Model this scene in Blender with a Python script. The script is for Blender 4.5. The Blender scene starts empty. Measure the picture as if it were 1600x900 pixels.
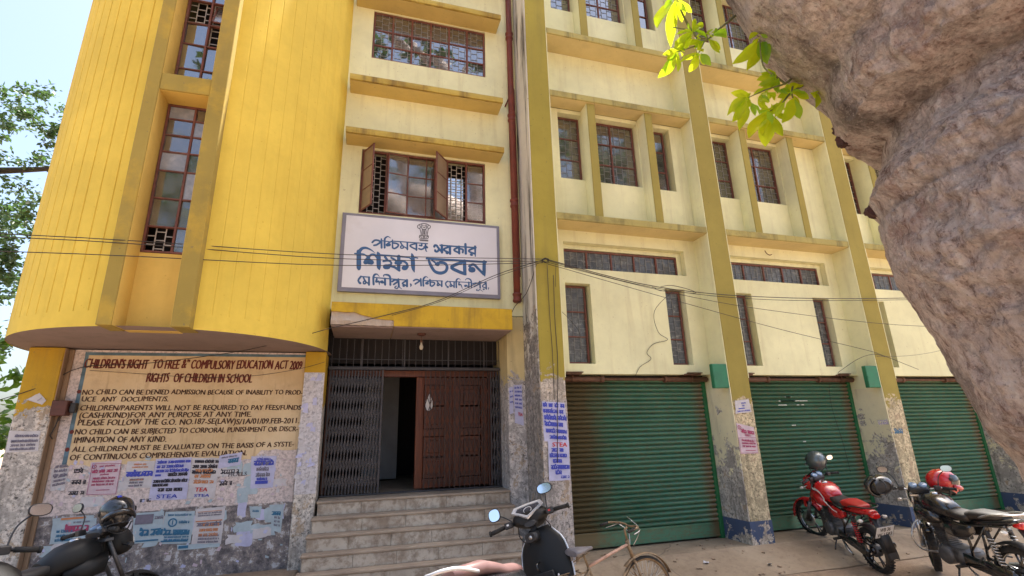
import bpy, bmesh, math, random
from mathutils import Vector, Matrix, noise
PI = math.pi
R = math.radians
random.seed(7)
scn = bpy.context.scene
C = scn.collection

# ---------------- camera ----------------
F_PX, PITCH, ROLL, YAW = 775.96, .2820079, -.0278994, .2905604
cam_d = bpy.data.cameras.new('camera')
cam = bpy.data.objects.new('camera', cam_d)
C.objects.link(cam)
fw = Vector((math.sin(YAW)*math.cos(PITCH), math.cos(YAW)*math.cos(PITCH), math.sin(PITCH)))
rt = Vector((math.cos(YAW), -math.sin(YAW), 0))
up = rt.cross(fw)
r2 = math.cos(ROLL)*rt + math.sin(ROLL)*up
u2 = -math.sin(ROLL)*rt + math.cos(ROLL)*up
cam.matrix_world = Matrix(((r2.x, u2.x, -fw.x, 0), (r2.y, u2.y, -fw.y, 0), (r2.z, u2.z, -fw.z, 1.6), (0, 0, 0, 1)))
cam_d.sensor_width = 36
cam_d.lens = 36*F_PX/1600
cam_d.clip_start = .05
cam_d.clip_end = 3000
scn.camera = cam

# ---------------- world, sun, exposure ----------------
SUN_EL, SUN_AZ = R(68), R(70)          # azimuth measured from +Y towards +X
w = bpy.data.worlds.new('World')
scn.world = w
w.use_nodes = True
nt = w.node_tree
sky = nt.nodes.new('ShaderNodeTexSky')
sky.sky_type = 'NISHITA'
sky.sun_disc = False
sky.sun_elevation = SUN_EL
sky.sun_rotation = SUN_AZ
sky.air_density = 1.0
sky.dust_density = 5.0
sky.ozone_density = 1.0
nt.links.new(sky.outputs[0], nt.nodes['Background'].inputs[0])
nt.nodes['Background'].inputs[1].default_value = .13
sd = bpy.data.lights.new('sun', 'SUN')
sd.energy = 4.5
sd.angle = R(.5)
sd.color = (1, .95, .88)
so = bpy.data.objects.new('sun', sd)
C.objects.link(so)
sdir = Vector((math.sin(SUN_AZ)*math.cos(SUN_EL), math.cos(SUN_AZ)*math.cos(SUN_EL), math.sin(SUN_EL)))
so.rotation_euler = (-sdir).to_track_quat('-Z', 'Y').to_euler()
so.location = (6, 6, 30)
scn.view_settings.view_transform = 'Standard'
scn.view_settings.look = 'None'
scn.view_settings.exposure = 1.76
scn.view_settings.gamma = 1
scn.cycles.max_bounces = 8
scn.cycles.diffuse_bounces = 4
scn.cycles.use_denoising = True

# ---------------- mesh helpers ----------------
class MB:
    """collects faces with material slots, builds one mesh object"""
    def __init__(s): s.v = []; s.f = []; s.sm = []
    def quad(s, a, b, c, d, smooth=False):
        n = len(s.v); s.v += [tuple(a), tuple(b), tuple(c), tuple(d)]; s.f.append((n, n+1, n+2, n+3)); s.sm.append(smooth)
    def tri(s, a, b, c):
        n = len(s.v); s.v += [tuple(a), tuple(b), tuple(c)]; s.f.append((n, n+1, n+2)); s.sm.append(False)
    def poly(s, pts):
        n = len(s.v); s.v += [tuple(p) for p in pts]; s.f.append(tuple(range(n, n+len(pts)))); s.sm.append(False)
    def box(s, x0, x1, y0, y1, z0, z1):
        n = len(s.v)
        s.v += [(x0,y0,z0),(x1,y0,z0),(x1,y1,z0),(x0,y1,z0),(x0,y0,z1),(x1,y0,z1),(x1,y1,z1),(x0,y1,z1)]
        for f in ((0,3,2,1),(4,5,6,7),(0,1,5,4),(1,2,6,5),(2,3,7,6),(3,0,4,7)):
            s.f.append(tuple(n+i for i in f)); s.sm.append(False)
        return s
    def bbox(s, x0, x1, y0, y1, z0, z1, b=.005):
        """box with chamfered edges"""
        cx,cy,cz=(x0+x1)/2,(y0+y1)/2,(z0+z1)/2
        hx,hy,hz=abs(x1-x0)/2,abs(y1-y0)/2,abs(z1-z0)/2
        b=min(b,hx*.45,hy*.45,hz*.45)
        bm=bmesh.new(); bmesh.ops.create_cube(bm,size=2)
        for v in bm.verts: v.co=Vector((v.co.x*hx,v.co.y*hy,v.co.z*hz))
        bmesh.ops.bevel(bm,geom=bm.edges[:]+bm.verts[:],offset=b,segments=1,affect='EDGES')
        n=len(s.v)
        bm.verts.index_update()
        s.v+=[(v.co.x+cx,v.co.y+cy,v.co.z+cz) for v in bm.verts]
        for f in bm.faces: s.f.append(tuple(n+v.index for v in f.verts)); s.sm.append(False)
        bm.free(); return s
    def tube(s, pts, r, n=8, cap=True, smooth=True):
        pts=[Vector(p) for p in pts]
        if not isinstance(r,(list,tuple)): r=[r]*len(pts)
        base=len(s.v); up=None
        for i,p in enumerate(pts):
            t=(pts[min(i+1,len(pts)-1)]-pts[max(i-1,0)])
            if t.length<1e-9: t=Vector((0,0,1))
            t.normalize()
            if up is None:
                up=Vector((0,0,1)) if abs(t.z)<.9 else Vector((1,0,0))
            a=t.cross(up)
            if a.length<1e-6: a=t.cross(Vector((0,1,0)))
            a.normalize(); b=a.cross(t).normalized(); up=b
            for k in range(n):
                an=2*PI*k/n
                s.v.append(tuple(p+a*math.cos(an)*r[i]+b*math.sin(an)*r[i]))
        for i in range(len(pts)-1):
            for k in range(n):
                k2=(k+1)%n
                s.f.append((base+i*n+k,base+i*n+k2,base+(i+1)*n+k2,base+(i+1)*n+k)); s.sm.append(smooth)
        if cap:
            s.f.append(tuple(base+k for k in range(n))[::-1]); s.sm.append(False)
            s.f.append(tuple(base+(len(pts)-1)*n+k for k in range(n))); s.sm.append(False)
        return s
    def loft(s, rings, cap=True, smooth=True, closed=True):
        base=len(s.v); n=len(rings[0])
        for r in rings: s.v+=[tuple(p) for p in r]
        for i in range(len(rings)-1):
            for k in range(n if closed else n-1):
                k2=(k+1)%n
                s.f.append((base+i*n+k,base+i*n+k2,base+(i+1)*n+k2,base+(i+1)*n+k)); s.sm.append(smooth)
        if cap and closed:
            s.f.append(tuple(base+k for k in range(n))[::-1]); s.sm.append(False)
            s.f.append(tuple(base+(len(rings)-1)*n+k for k in range(n))); s.sm.append(False)
        return s
    def body(s, secs, n=14, e=2.4):
        """superellipse loft along x: secs = (x, zc, halfwidth y, halfheight z[, exponent])"""
        rings=[]
        for q in secs:
            x,zc,hw,hz=q[:4]; ee=q[4] if len(q)>4 else e
            rg=[]
            for k in range(n):
                a=2*PI*k/n; c,si=math.cos(a),math.sin(a)
                rg.append((x,hw*math.copysign(abs(c)**(2/ee),c),zc+hz*math.copysign(abs(si)**(2/ee),si)))
            rings.append(rg)
        return s.loft(rings)
    def lathe(s, prof, n=24, axis='z', o=(0,0,0), smooth=True, a0=0, a1=2*PI):
        """prof = (radius, height) list"""
        base=len(s.v); full=abs(a1-a0-2*PI)<1e-6; m=n if full else n+1
        for (r,h) in prof:
            for k in range(m):
                a=a0+(a1-a0)*k/n; c,si=math.cos(a)*r,math.sin(a)*r
                p={'z':(c,si,h),'y':(c,h,si),'x':(h,c,si)}[axis]
                s.v.append((p[0]+o[0],p[1]+o[1],p[2]+o[2]))
        for i in range(len(prof)-1):
            for k in range(n):
                k2=(k+1)%m if full else k+1
                s.f.append((base+i*m+k,base+i*m+k2,base+(i+1)*m+k2,base+(i+1)*m+k)); s.sm.append(smooth)
        return s
    def xform(s, M):
        s.v=[tuple(M@Vector(p)) for p in s.v]; return s
    def mesh(s, name):
        me=bpy.data.meshes.new(name); me.from_pydata(s.v,[],s.f)
        me.polygons.foreach_set('use_smooth',s.sm)
        return me
    def build(s, name, mat, parent=None, recalc=True):
        me=s.mesh(name)
        if recalc:
            bm=bmesh.new(); bm.from_mesh(me); bmesh.ops.remove_doubles(bm,verts=bm.verts,dist=1e-5)
            bmesh.ops.recalc_face_normals(bm,faces=bm.faces); bm.to_mesh(me); bm.free()
        if mat: me.materials.append(mat)
        o=bpy.data.objects.new(name,me); C.objects.link(o)
        if parent: o.parent=parent
        return o

def link_copy(src, name, parent=None, loc=None):
    o=src.copy(); C.objects.link(o)
    if parent: o.parent=parent
    if loc is not None: o.location=loc
    return o
def empty(name, loc=(0,0,0), rot=(0,0,0), scale=1):
    o=bpy.data.objects.new(name,None); C.objects.link(o); o.location=loc; o.rotation_euler=rot; o.scale=(scale,)*3
    o.empty_display_size=.2
    return o
def tag(o, label=None, cat=None, group=None, kind=None):
    if label: o['label']=label
    if cat: o['category']=cat
    if group: o['group']=group
    if kind: o['kind']=kind
    return o
def smooth_pts(p, n=6):
    """Catmull-Rom through points of any dimension"""
    if len(p)<3:
        return [tuple(a+(b-a)*i/n for a,b in zip(p[0],p[1])) for i in range(n+1)]
    out=[]
    for i in range(len(p)-1):
        p0=p[max(i-1,0)];p1=p[i];p2=p[i+1];p3=p[min(i+2,len(p)-1)]
        for k in range(n):
            t=k/n
            out.append(tuple(.5*((2*b)+(-a+c)*t+(2*a-5*b+4*c-d)*t*t+(-a+3*b-3*c+d)*t**3) for a,b,c,d in zip(p0,p1,p2,p3)))
    out.append(tuple(p[-1])); return out

# ---------------- material helpers ----------------
class NT:
    def __init__(s, name):
        s.m=bpy.data.materials.new(name); s.m.use_nodes=True; s.t=s.m.node_tree
        s.b=s.t.nodes['Principled BSDF']; s.geo=s.t.nodes.new('ShaderNodeNewGeometry')
    def n(s, typ, **kw):
        x=s.t.nodes.new(typ)
        for k,v in kw.items(): setattr(x,k,v)
        return x
    def l(s,a,b): s.t.links.new(a,b)
    def noise(s, scale, detail=4, rough=.6, sc=(1,1,1), off=(0,0,0), obj=False, dist=0):
        mp=s.n('ShaderNodeMapping'); mp.inputs['Scale'].default_value=sc; mp.inputs['Location'].default_value=off
        if obj: s.l(s.n('ShaderNodeTexCoord').outputs['Object'],mp.inputs[0])
        else: s.l(s.geo.outputs['Position'],mp.inputs[0])
        x=s.n('ShaderNodeTexNoise'); x.inputs['Scale'].default_value=scale; x.inputs['Detail'].default_value=detail
        x.inputs['Roughness'].default_value=rough; x.inputs['Distortion'].default_value=dist
        s.l(mp.outputs[0],x.inputs['Vector']); return x.outputs['Fac']
    def ramp(s, fac, stops, interp='LINEAR'):
        x=s.n('ShaderNodeValToRGB'); cr=x.color_ramp; cr.interpolation=interp
        cr.elements[0].position=stops[0][0]; cr.elements[1].position=stops[1][0]
        for e,(p,c) in zip(cr.elements,stops[:2]): e.color=(*c,1) if isinstance(c,tuple) else (c,c,c,1)
        for p,c in stops[2:]:
            e=cr.elements.new(p); e.color=(*c,1) if isinstance(c,tuple) else (c,c,c,1)
        s.l(fac,x.inputs[0]); return x.outputs[0]
    def mix(s, fac, a, b, mode='MIX'):
        x=s.n('ShaderNodeMix'); x.data_type='RGBA'; x.blend_type=mode
        if isinstance(fac,(int,float)): x.inputs[0].default_value=fac
        else: s.l(fac,x.inputs[0])
        for v,i in ((a,6),(b,7)):
            if isinstance(v,tuple): x.inputs[i].default_value=(*v,1) if len(v)==3 else v
            else: s.l(v,x.inputs[i])
        return x.outputs[2]
    def math(s, op, a, b=0., c=None, clamp=False):
        x=s.n('ShaderNodeMath',operation=op); x.use_clamp=clamp
        for v,i in ((a,0),(b,1),(c,2)):
            if v is None: continue
            if isinstance(v,(int,float)): x.inputs[i].default_value=v
            else: s.l(v,x.inputs[i])
        return x.outputs[0]
    def z(s):
        x=s.n('ShaderNodeSeparateXYZ'); s.l(s.geo.outputs['Position'],x.inputs[0]); return x.outputs[2]
    def bump(s, h, strength=.3, dist=.01):
        x=s.n('ShaderNodeBump'); x.inputs['Strength'].default_value=strength; x.inputs['Distance'].default_value=dist
        s.l(h,x.inputs['Height']); s.l(x.outputs[0],s.b.inputs['Normal'])
    def col(s, c):
        if isinstance(c,tuple): s.b.inputs['Base Color'].default_value=(*c,1)
        else: s.l(c,s.b.inputs['Base Color'])
    def set(s, **kw):
        for k,v in kw.items():
            i=s.b.inputs[k.replace('_',' ')]
            if hasattr(v,'is_linked') or hasattr(v,'links'): s.l(v,i)
            else: i.default_value=v
        return s
def mul(c,k): return tuple(min(1,x*k) for x in c)

def plain(name, c, rough=.5, metal=0, var=.15, scale=30, bump=.0, dirt=None, coat=0, obj=True):
    t=NT(name); nz=t.noise(scale,5,obj=obj)
    base=t.mix(t.ramp(nz,[(.3,0.),(.7,1.)]),mul(c,1-var),mul(c,1+var))
    if dirt:
        d=t.ramp(t.noise(scale*.35,7,.7,obj=obj,off=(3,1,7)),[(dirt[1],0.),(dirt[1]+.12,1.)])
        base=t.mix(t.math('MULTIPLY',d,dirt[2]),base,dirt[0])
    t.col(base); t.set(Roughness=t.math('MULTIPLY_ADD',nz,.3,rough-.12,clamp=True),Metallic=metal)
    if coat: t.set(Coat_Weight=coat,Coat_Roughness=.08)
    if bump: t.bump(nz,bump,.004)
    return t.m

def plaster(name, c, streak=.35, grime=(.13,.11,.08), peel=None, under=None, bump=.25, seed=0., topstain=0., tint=None):
    """painted plaster: tone drift, rain streaks, fine grain; peel=(z_full, z_none, amount) bares the layer below"""
    t=NT(name)
    n1=t.noise(.9,5,.6,off=(seed,seed*2,0)); n2=t.noise(7,8,.7,off=(seed,0,seed)); n3=t.noise(90,3,.6)
    base=t.mix(t.ramp(n1,[(.3,0.),(.7,1.)]),mul(c,.86),mul(c,1.1))
    if tint: base=t.mix(t.ramp(t.noise(1.7,6,.7,off=(5,seed,1)),[(.5,0.),(.62,.7)]),base,tint)
    base=t.mix(t.math('MULTIPLY',t.ramp(n2,[(.45,0.),(.75,1.)]),.25),base,mul(c,.7))
    st=t.noise(5,7,.65,sc=(1,1,.09),off=(seed*3,1,0))
    stm=t.math('MULTIPLY',t.ramp(st,[(.52,0.),(.72,1.)]),streak)
    base=t.mix(stm,base,grime)
    sp=t.ramp(t.noise(28,3,.5,off=(2,seed,8)),[(.70,0.),(.73,.55)])
    base=t.mix(sp,base,mul(grime,1.1))
    hgt=t.math('ADD',t.math('MULTIPLY',n2,.5),t.math('MULTIPLY',n3,.35))
    if peel:
        z0,z1,am=peel
        hz=t.math('DIVIDE',t.math('SUBTRACT',t.z(),z0),z1-z0,clamp=True)    # 0 at z0 .. 1 at z1
        pn=t.noise(4.5,10,.72,off=(seed,7,seed),dist=.4)
        mask=t.math('SUBTRACT',t.math('MULTIPLY_ADD',pn,1.6,am-1.3),hz)
        mask=t.ramp(mask,[(.0,0.),(.04,1.)])
        u=under or (.5,.46,.42)
        ub=t.noise(24,10,.8,off=(seed,3,9),dist=.15); ub2=t.noise(5.5,9,.75,off=(seed,8,1),dist=.3)
        uc=t.ramp(ub,[(.38,mul(u,.10)),(.43,mul(u,.45)),(.47,u),(.56,mul(u,1.35)),(.64,mul(u,1.5)),(.70,mul(u,.6))])
        uc=t.mix(t.ramp(ub2,[(.50,0.),(.54,.7)]),uc,mul(u,.62)); uc=t.mix(t.ramp(ub2,[(.40,.8),(.44,0.)]),uc,(.40,.30,.20))
        us=t.ramp(t.noise(8,8,.7,sc=(1.5,1.5,.16),off=(seed,9,2)),[(.5,0.),(.66,.6)])
        uc=t.mix(us,uc,mul(u,.3))
        base=t.mix(mask,base,uc)
        hgt=t.math('ADD',hgt,t.math('MULTIPLY',mask,-.6)); hgt=t.math('ADD',hgt,t.math('MULTIPLY',ub,.5))
    t.col(base); t.set(Roughness=.88); t.b.inputs['Specular IOR Level'].default_value=.25
    t.bump(hgt,bump,.012)
    return t.m
SIGN_INK = "0.003,4.275,0.0284 0.035,4.309,0.0284 0.085,4.311,0.0284 0.122,4.287,0.0284;0.114,4.284,0.0284 0.066,4.243,0.0284 0.028,4.231,0.0284;0.126,4.338,0.0213 0.129,4.295,0.0284 0.135,4.201,0.0284;0.177,4.206,0.0284 0.172,4.317,0.0284 0.181,4.358,0.0255 0.217,4.383,0.0184 0.257,4.362,0.0057;0.141,4.311,0.0156 0.203,4.307,0.0156 0.243,4.304,0.0156;0.214,4.252,0.0496 0.239,4.258,0.0496;0.21,4.268,0.0213 0.243,4.295,0.0213 0.276,4.314,0.0213;0.282,4.336,0.017 0.289,4.215,0.0255;0.289,4.215,0.0255 0.315,4.204,0.0255 0.356,4.233,0.0255 0.369,4.268,0.0255 0.334,4.287,0.0255 0.292,4.289,0.0255;0.276,4.317,0.017 0.448,4.319,0.017 0.791,4.319,0.017;0.395,4.314,0.0217 0.417,4.276,0.0217 0.437,4.254,0.0217;0.436,4.256,0.0204 0.406,4.248,0.0204 0.407,4.219,0.0204 0.438,4.222,0.0204 0.442,4.248,0.0204;0.439,4.248,0.0191 0.468,4.234,0.0191 0.5,4.215,0.0191;0.497,4.313,0.0255 0.5,4.205,0.0255;0.624,4.31,0.0241 0.536,4.266,0.0241 0.63,4.214,0.0241;0.628,4.312,0.0269 0.632,4.206,0.0269;0.675,4.284,0.0255 0.704,4.28,0.0255 0.706,4.302,0.0255;0.667,4.23,0.0255 0.705,4.223,0.0255 0.751,4.255,0.0255 0.762,4.304,0.0255;0.739,4.264,0.0227 0.793,4.256,0.0227 0.763,4.285,0.0227;0.763,4.26,0.0184 0.77,4.21,0.0184 0.788,4.189,0.0057;0.978,4.31,0.0238 1.188,4.31,0.0238 1.527,4.315,0.0238;0.891,4.28,0.034 0.899,4.302,0.034 0.925,4.301,0.034 0.95,4.269,0.034 0.979,4.232,0.034 1.012,4.207,0.034;0.906,4.226,0.0323 0.909,4.208,0.0323 0.938,4.207,0.0323 0.963,4.243,0.0323;1.004,4.312,0.0374 1.007,4.197,0.0374;1.122,4.301,0.0306 1.032,4.245,0.0306 1.127,4.197,0.0306;1.125,4.305,0.0374 1.128,4.187,0.0374;1.078,4.197,0.0408 1.087,4.194,0.0408;1.264,4.313,0.034 1.267,4.202,0.034;1.264,4.305,0.0306 1.188,4.251,0.0306 1.267,4.211,0.0306;1.268,4.279,0.0306 1.323,4.268,0.0306 1.32,4.221,0.0306;1.362,4.36,0.0374 1.368,4.207,0.0374;1.509,4.314,0.0306 1.412,4.253,0.0306 1.509,4.214,0.0306;1.512,4.333,0.0374 1.514,4.175,0.017;1.449,4.197,0.0408 1.458,4.195,0.0408;-0.169,3.852,0.017 -0.162,3.885,0.0613 -0.176,4.121,0.0613;-0.178,4.099,0.0511 -0.14,4.164,0.0442 -0.082,4.183,0.0357 -0.007,4.156,0.0204 0.051,4.113,0.0051;-0.227,4.086,0.0221 -0.168,4.085,0.0221 -0.103,4.084,0.0221 -0.045,4.044,0.0221;-0.044,4.037,0.034 -0.004,4.083,0.034 0.042,4.087,0.034 0.084,4.046,0.034;-0.073,3.966,0.0681 -0.045,3.986,0.0936 0.002,3.971,0.0766;-0.065,3.999,0.0511 -0.038,4.037,0.0511;0.084,4.126,0.0255 0.097,4.083,0.0579 0.109,3.917,0.0579 0.12,3.869,0.017;0.092,4.09,0.0255 0.297,4.09,0.0255 0.529,4.085,0.0255;0.529,4.085,0.0221 0.574,4.049,0.0221;0.19,4.065,0.0357 0.222,4.023,0.0357;0.169,3.998,0.0289 0.239,4.012,0.0289 0.277,3.987,0.0289 0.268,3.954,0.0289 0.182,3.933,0.0289;0.203,3.917,0.0766 0.233,3.919,0.0766;0.255,3.938,0.0374 0.33,3.918,0.0374 0.396,3.875,0.0374;0.277,4.06,0.0306 0.329,4.031,0.0306 0.375,3.987,0.0306;0.381,4.09,0.0494 0.387,3.922,0.0494 0.396,3.864,0.017;0.374,4.016,0.034 0.448,4.02,0.034 0.497,3.988,0.034 0.512,3.938,0.034;0.462,3.916,0.0715 0.482,3.921,0.0715;0.348,3.985,0.0511 0.408,3.996,0.0511;0.565,4.145,0.017 0.58,4.083,0.0562 0.591,3.936,0.0562 0.61,3.864,0.0136;0.59,4.091,0.0187 0.653,4.082,0.0187;0.783,4.085,0.034 1.146,4.089,0.034 1.678,4.094,0.034;0.811,4.08,0.0238 0.834,4.007,0.0442 0.899,3.9,0.0442 0.984,3.873,0.0511 1.061,3.903,0.0442 1.086,3.972,0.0442 1.053,4.03,0.0442 0.982,4.038,0.0442;0.982,4.038,0.0306 0.946,4.03,0.0306 0.925,4.013,0.0306;0.932,4.008,0.0579 0.949,4.006,0.0579;0.861,4.069,0.0272 0.911,4.027,0.0272 0.939,4.014,0.0272;1.349,4.081,0.0511 1.154,3.981,0.0511 1.255,3.916,0.0511 1.356,3.885,0.0511;1.349,4.089,0.0511 1.353,3.922,0.0511 1.371,3.866,0.0136;1.652,4.098,0.0511 1.649,3.926,0.0511 1.66,3.866,0.0136;1.422,4.01,0.0408 1.488,4.041,0.0408 1.562,3.974,0.0408 1.643,3.895,0.0408;1.448,3.956,0.0885 1.473,3.957,0.0885;-0.126,3.752,0.0272 -0.157,3.696,0.0272 -0.139,3.655,0.0272;-0.133,3.656,0.034 -0.13,3.653,0.034;-0.132,3.751,0.017 -0.009,3.748,0.017;-0.095,3.748,0.0231 -0.077,3.708,0.0231 -0.061,3.685,0.0231;-0.062,3.687,0.0218 -0.085,3.679,0.0218 -0.084,3.649,0.0218 -0.06,3.652,0.0218 -0.057,3.679,0.0218;-0.06,3.679,0.0204 -0.036,3.664,0.0204 -0.011,3.645,0.0204;-0.016,3.747,0.0272 -0.011,3.635,0.0272;0.051,3.645,0.0289 0.043,3.748,0.0289 0.061,3.792,0.0289 0.094,3.797,0.017 0.124,3.763,0.0068;0.037,3.748,0.017 0.188,3.743,0.017 0.51,3.736,0.017;0.09,3.725,0.0272 0.083,3.685,0.0272 0.118,3.693,0.0272 0.13,3.643,0.0102;0.202,3.741,0.0289 0.208,3.65,0.0289;0.154,3.689,0.0408 0.167,3.684,0.0408;0.164,3.704,0.0204 0.208,3.661,0.0204;0.28,3.651,0.0289 0.272,3.762,0.0289 0.239,3.797,0.0289 0.186,3.794,0.017 0.184,3.771,0.0136;0.305,3.703,0.0272 0.342,3.729,0.0272 0.386,3.715,0.0272 0.327,3.661,0.0272;0.388,3.743,0.0289 0.399,3.635,0.0289;0.362,3.639,0.017 0.342,3.615,0.017 0.377,3.603,0.017 0.395,3.629,0.017 0.44,3.6,0.0068;0.507,3.729,0.0238 0.447,3.681,0.0238 0.51,3.65,0.0238;0.51,3.739,0.0289 0.513,3.642,0.0289;0.461,3.647,0.0306 0.469,3.645,0.0306;0.563,3.679,0.0238 0.569,3.662,0.0238 0.561,3.639,0.0068;0.603,3.733,0.024 0.641,3.754,0.024 0.698,3.739,0.024;0.694,3.736,0.024 0.628,3.685,0.024;0.704,3.767,0.0258 0.712,3.664,0.0258;0.746,3.663,0.0258 0.741,3.749,0.0258 0.756,3.79,0.0258 0.784,3.805,0.0147 0.811,3.788,0.0046;0.75,3.744,0.0147 0.832,3.744,0.0147;0.788,3.705,0.0406 0.803,3.706,0.0406;0.788,3.717,0.0184 0.832,3.744,0.0184;0.838,3.763,0.024 0.845,3.674,0.024;0.845,3.677,0.0221 0.867,3.664,0.0221 0.903,3.696,0.0221 0.897,3.723,0.0221 0.844,3.728,0.0221;0.828,3.751,0.0147 0.919,3.752,0.0147 1.022,3.752,0.0147;0.939,3.751,0.0204 0.954,3.723,0.0204 0.967,3.706,0.0204;0.967,3.708,0.0192 0.946,3.702,0.0192 0.946,3.68,0.0192 0.968,3.683,0.0192 0.971,3.702,0.0192;0.969,3.702,0.018 0.989,3.692,0.018 1.011,3.679,0.018;1.01,3.752,0.024 1.011,3.671,0.024;1.096,3.755,0.0203 1.068,3.723,0.0203 1.076,3.684,0.0203;1.095,3.669,0.0313 1.1,3.667,0.0313;1.09,3.753,0.0129 1.21,3.753,0.0129;1.128,3.751,0.0188 1.141,3.721,0.0188 1.153,3.704,0.0188;1.153,3.706,0.0177 1.134,3.699,0.0177 1.134,3.677,0.0177 1.153,3.679,0.0177 1.156,3.699,0.0177;1.154,3.699,0.0166 1.173,3.689,0.0166 1.193,3.675,0.0166;1.192,3.752,0.0221 1.193,3.667,0.0221;1.226,3.666,0.024 1.224,3.762,0.024 1.238,3.793,0.024 1.263,3.805,0.0129 1.291,3.785,0.0046;1.218,3.754,0.0129 1.46,3.754,0.0129;1.268,3.745,0.0203 1.263,3.707,0.0203 1.292,3.712,0.0203 1.317,3.651,0.0074;1.358,3.698,0.035 1.366,3.698,0.035;1.37,3.71,0.0184 1.413,3.683,0.0184;1.413,3.757,0.024 1.414,3.675,0.024;1.452,3.675,0.0221 1.449,3.776,0.0221 1.421,3.809,0.0221 1.381,3.81,0.0147 1.361,3.789,0.0111;1.472,3.734,0.0203 1.515,3.751,0.0203 1.565,3.739,0.0203 1.491,3.693,0.0203;1.579,3.779,0.024 1.586,3.678,0.024;1.54,3.657,0.0129 1.527,3.639,0.0129 1.562,3.635,0.0129 1.577,3.656,0.0129 1.627,3.623,0.0046;1.675,3.759,0.0184 1.62,3.708,0.0184 1.67,3.68,0.0184;1.675,3.77,0.024 1.679,3.669,0.024;1.635,3.661,0.0258 1.642,3.659,0.0258;1.563,3.764,0.0129 1.683,3.764,0.0129;1.714,3.685,0.0184 1.71,3.657,0.0055"
EMBLEM_INK = "0.665,4.617,0.0119 0.638,4.591,0.0119 0.645,4.56,0.0119 0.67,4.552,0.0119 0.68,4.579,0.0119 0.668,4.604,0.0119;0.791,4.625,0.0119 0.825,4.608,0.0119 0.823,4.577,0.0119 0.798,4.559,0.0119 0.787,4.585,0.0119 0.794,4.613,0.0119;0.668,4.617,0.0119 0.707,4.633,0.0119 0.757,4.638,0.0119 0.793,4.626,0.0119;0.67,4.552,0.0119 0.689,4.495,0.0119 0.695,4.449,0.0119;0.798,4.559,0.0119 0.789,4.504,0.0119 0.783,4.457,0.0119;0.701,4.62,0.0119 0.698,4.573,0.0119 0.709,4.546,0.0119 0.735,4.543,0.0119 0.761,4.551,0.0119 0.769,4.58,0.0119 0.762,4.623,0.0119;0.711,4.598,0.0119 0.725,4.601,0.0119;0.742,4.601,0.0119 0.757,4.6,0.0119;0.723,4.575,0.0119 0.735,4.57,0.0119 0.749,4.578,0.0119;0.71,4.536,0.0119 0.708,4.497,0.0119 0.714,4.454,0.0119;0.761,4.54,0.0119 0.767,4.502,0.0119 0.763,4.459,0.0119;0.727,4.529,0.0119 0.733,4.461,0.0119;0.744,4.531,0.0119 0.743,4.461,0.0119;0.672,4.44,0.0119 0.668,4.409,0.0119 0.692,4.396,0.0119 0.777,4.4,0.0119 0.8,4.416,0.0119 0.8,4.446,0.0119;0.672,4.44,0.0119 0.8,4.446,0.0119;0.729,4.434,0.0119 0.724,4.418,0.0119 0.738,4.41,0.0119 0.749,4.421,0.0119 0.743,4.435,0.0119 0.729,4.434,0.0119;0.684,4.426,0.0119 0.706,4.412,0.0119;0.766,4.417,0.0119 0.79,4.435,0.0119;0.674,4.374,0.0119 0.798,4.376,0.0119;0.679,4.359,0.0119 0.796,4.362,0.0119"
NOTICE_LINES = [("CHILDREN'S RIGHT  TO FREE &” COMPULSORY EDUCATION ACT 2009", -3.23, 2.468, -0.816, 2.476, 0.116), ('RIGHTS  OF CHILDREN IN SCHOOL', -2.566, 2.306, -1.396, 2.299, 0.114), ('NO CHILD CAN BE DENIED ADMISSION BECAUSE OF INABILITY TO PROD-', -3.191, 2.16, -0.774, 2.146, 0.061), ('UCE  ANY  DOCUMENT/S.', -3.184, 2.079, -2.299, 2.074, 0.06), ('CHILDREN/PARENTS WILL NOT BE REQUIRED TO PAY FEES/FUNDS', -3.181, 1.976, -0.777, 1.951, 0.063), ('(CASH/KIND)FOR ANY PURPOSE AT ANY TIME.', -3.174, 1.892, -1.354, 1.875, 0.065), ('PLEASE FOLLOW THE G.O. NO.187-SE(LAW)S/1A/01/09.FEB-2011.', -3.174, 1.806, -0.786, 1.782, 0.069), ('NO CHILD CAN BE SUBJECTED TO CORPORAL PUNISHMENT OR DISCR-', -3.182, 1.703, -0.793, 1.685, 0.063), ('IMINATION OF ANY KIND.', -3.173, 1.614, -2.248, 1.6, 0.067), ('ALL CHILDREN MUST BE EVALUATED ON THE BASIS OF A SYSTE-', -3.175, 1.513, -0.824, 1.498, 0.061), ('OF CONTINUOUS COMPREHENSIVE EVALUATION.', -3.181, 1.424, -1.358, 1.411, 0.064)]
NOTICE_BULLETS = [(-3.228, 2.194), (-3.215, 1.736), (-3.223, 1.542)]
M={}
CREAM=(.77,.76,.48); OLIVE=(.31,.255,.065); YEL=(.70,.515,.085); ORG=(.68,.47,.12)
M['tower']=plaster('tower_yellow_paint',YEL,streak=.22,grime=(.46,.29,.03),bump=.12,seed=1.)
M['tower_recess']=plaster('recess_orange_paint',ORG,streak=.15,grime=(.35,.2,.03),bump=.12,seed=2.)
M['tower_trim']=plaster('tower_trim_khaki_paint',(.33,.245,.06),streak=.25,bump=.2,seed=3.,tint=(.48,.32,.05))
M['soffit']=plaster('soffit_brown_grey_plaster',(.29,.22,.20),streak=.3,bump=.2,seed=4.)
M['cream']=plaster('cream_wall_paint',CREAM,streak=.34,grime=(.40,.33,.18),bump=.15,seed=5.)
M['cream_left']=plaster('cream_entrance_wall_paint',(.77,.76,.48),streak=.32,grime=(.34,.28,.15),bump=.15,seed=6.)
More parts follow.
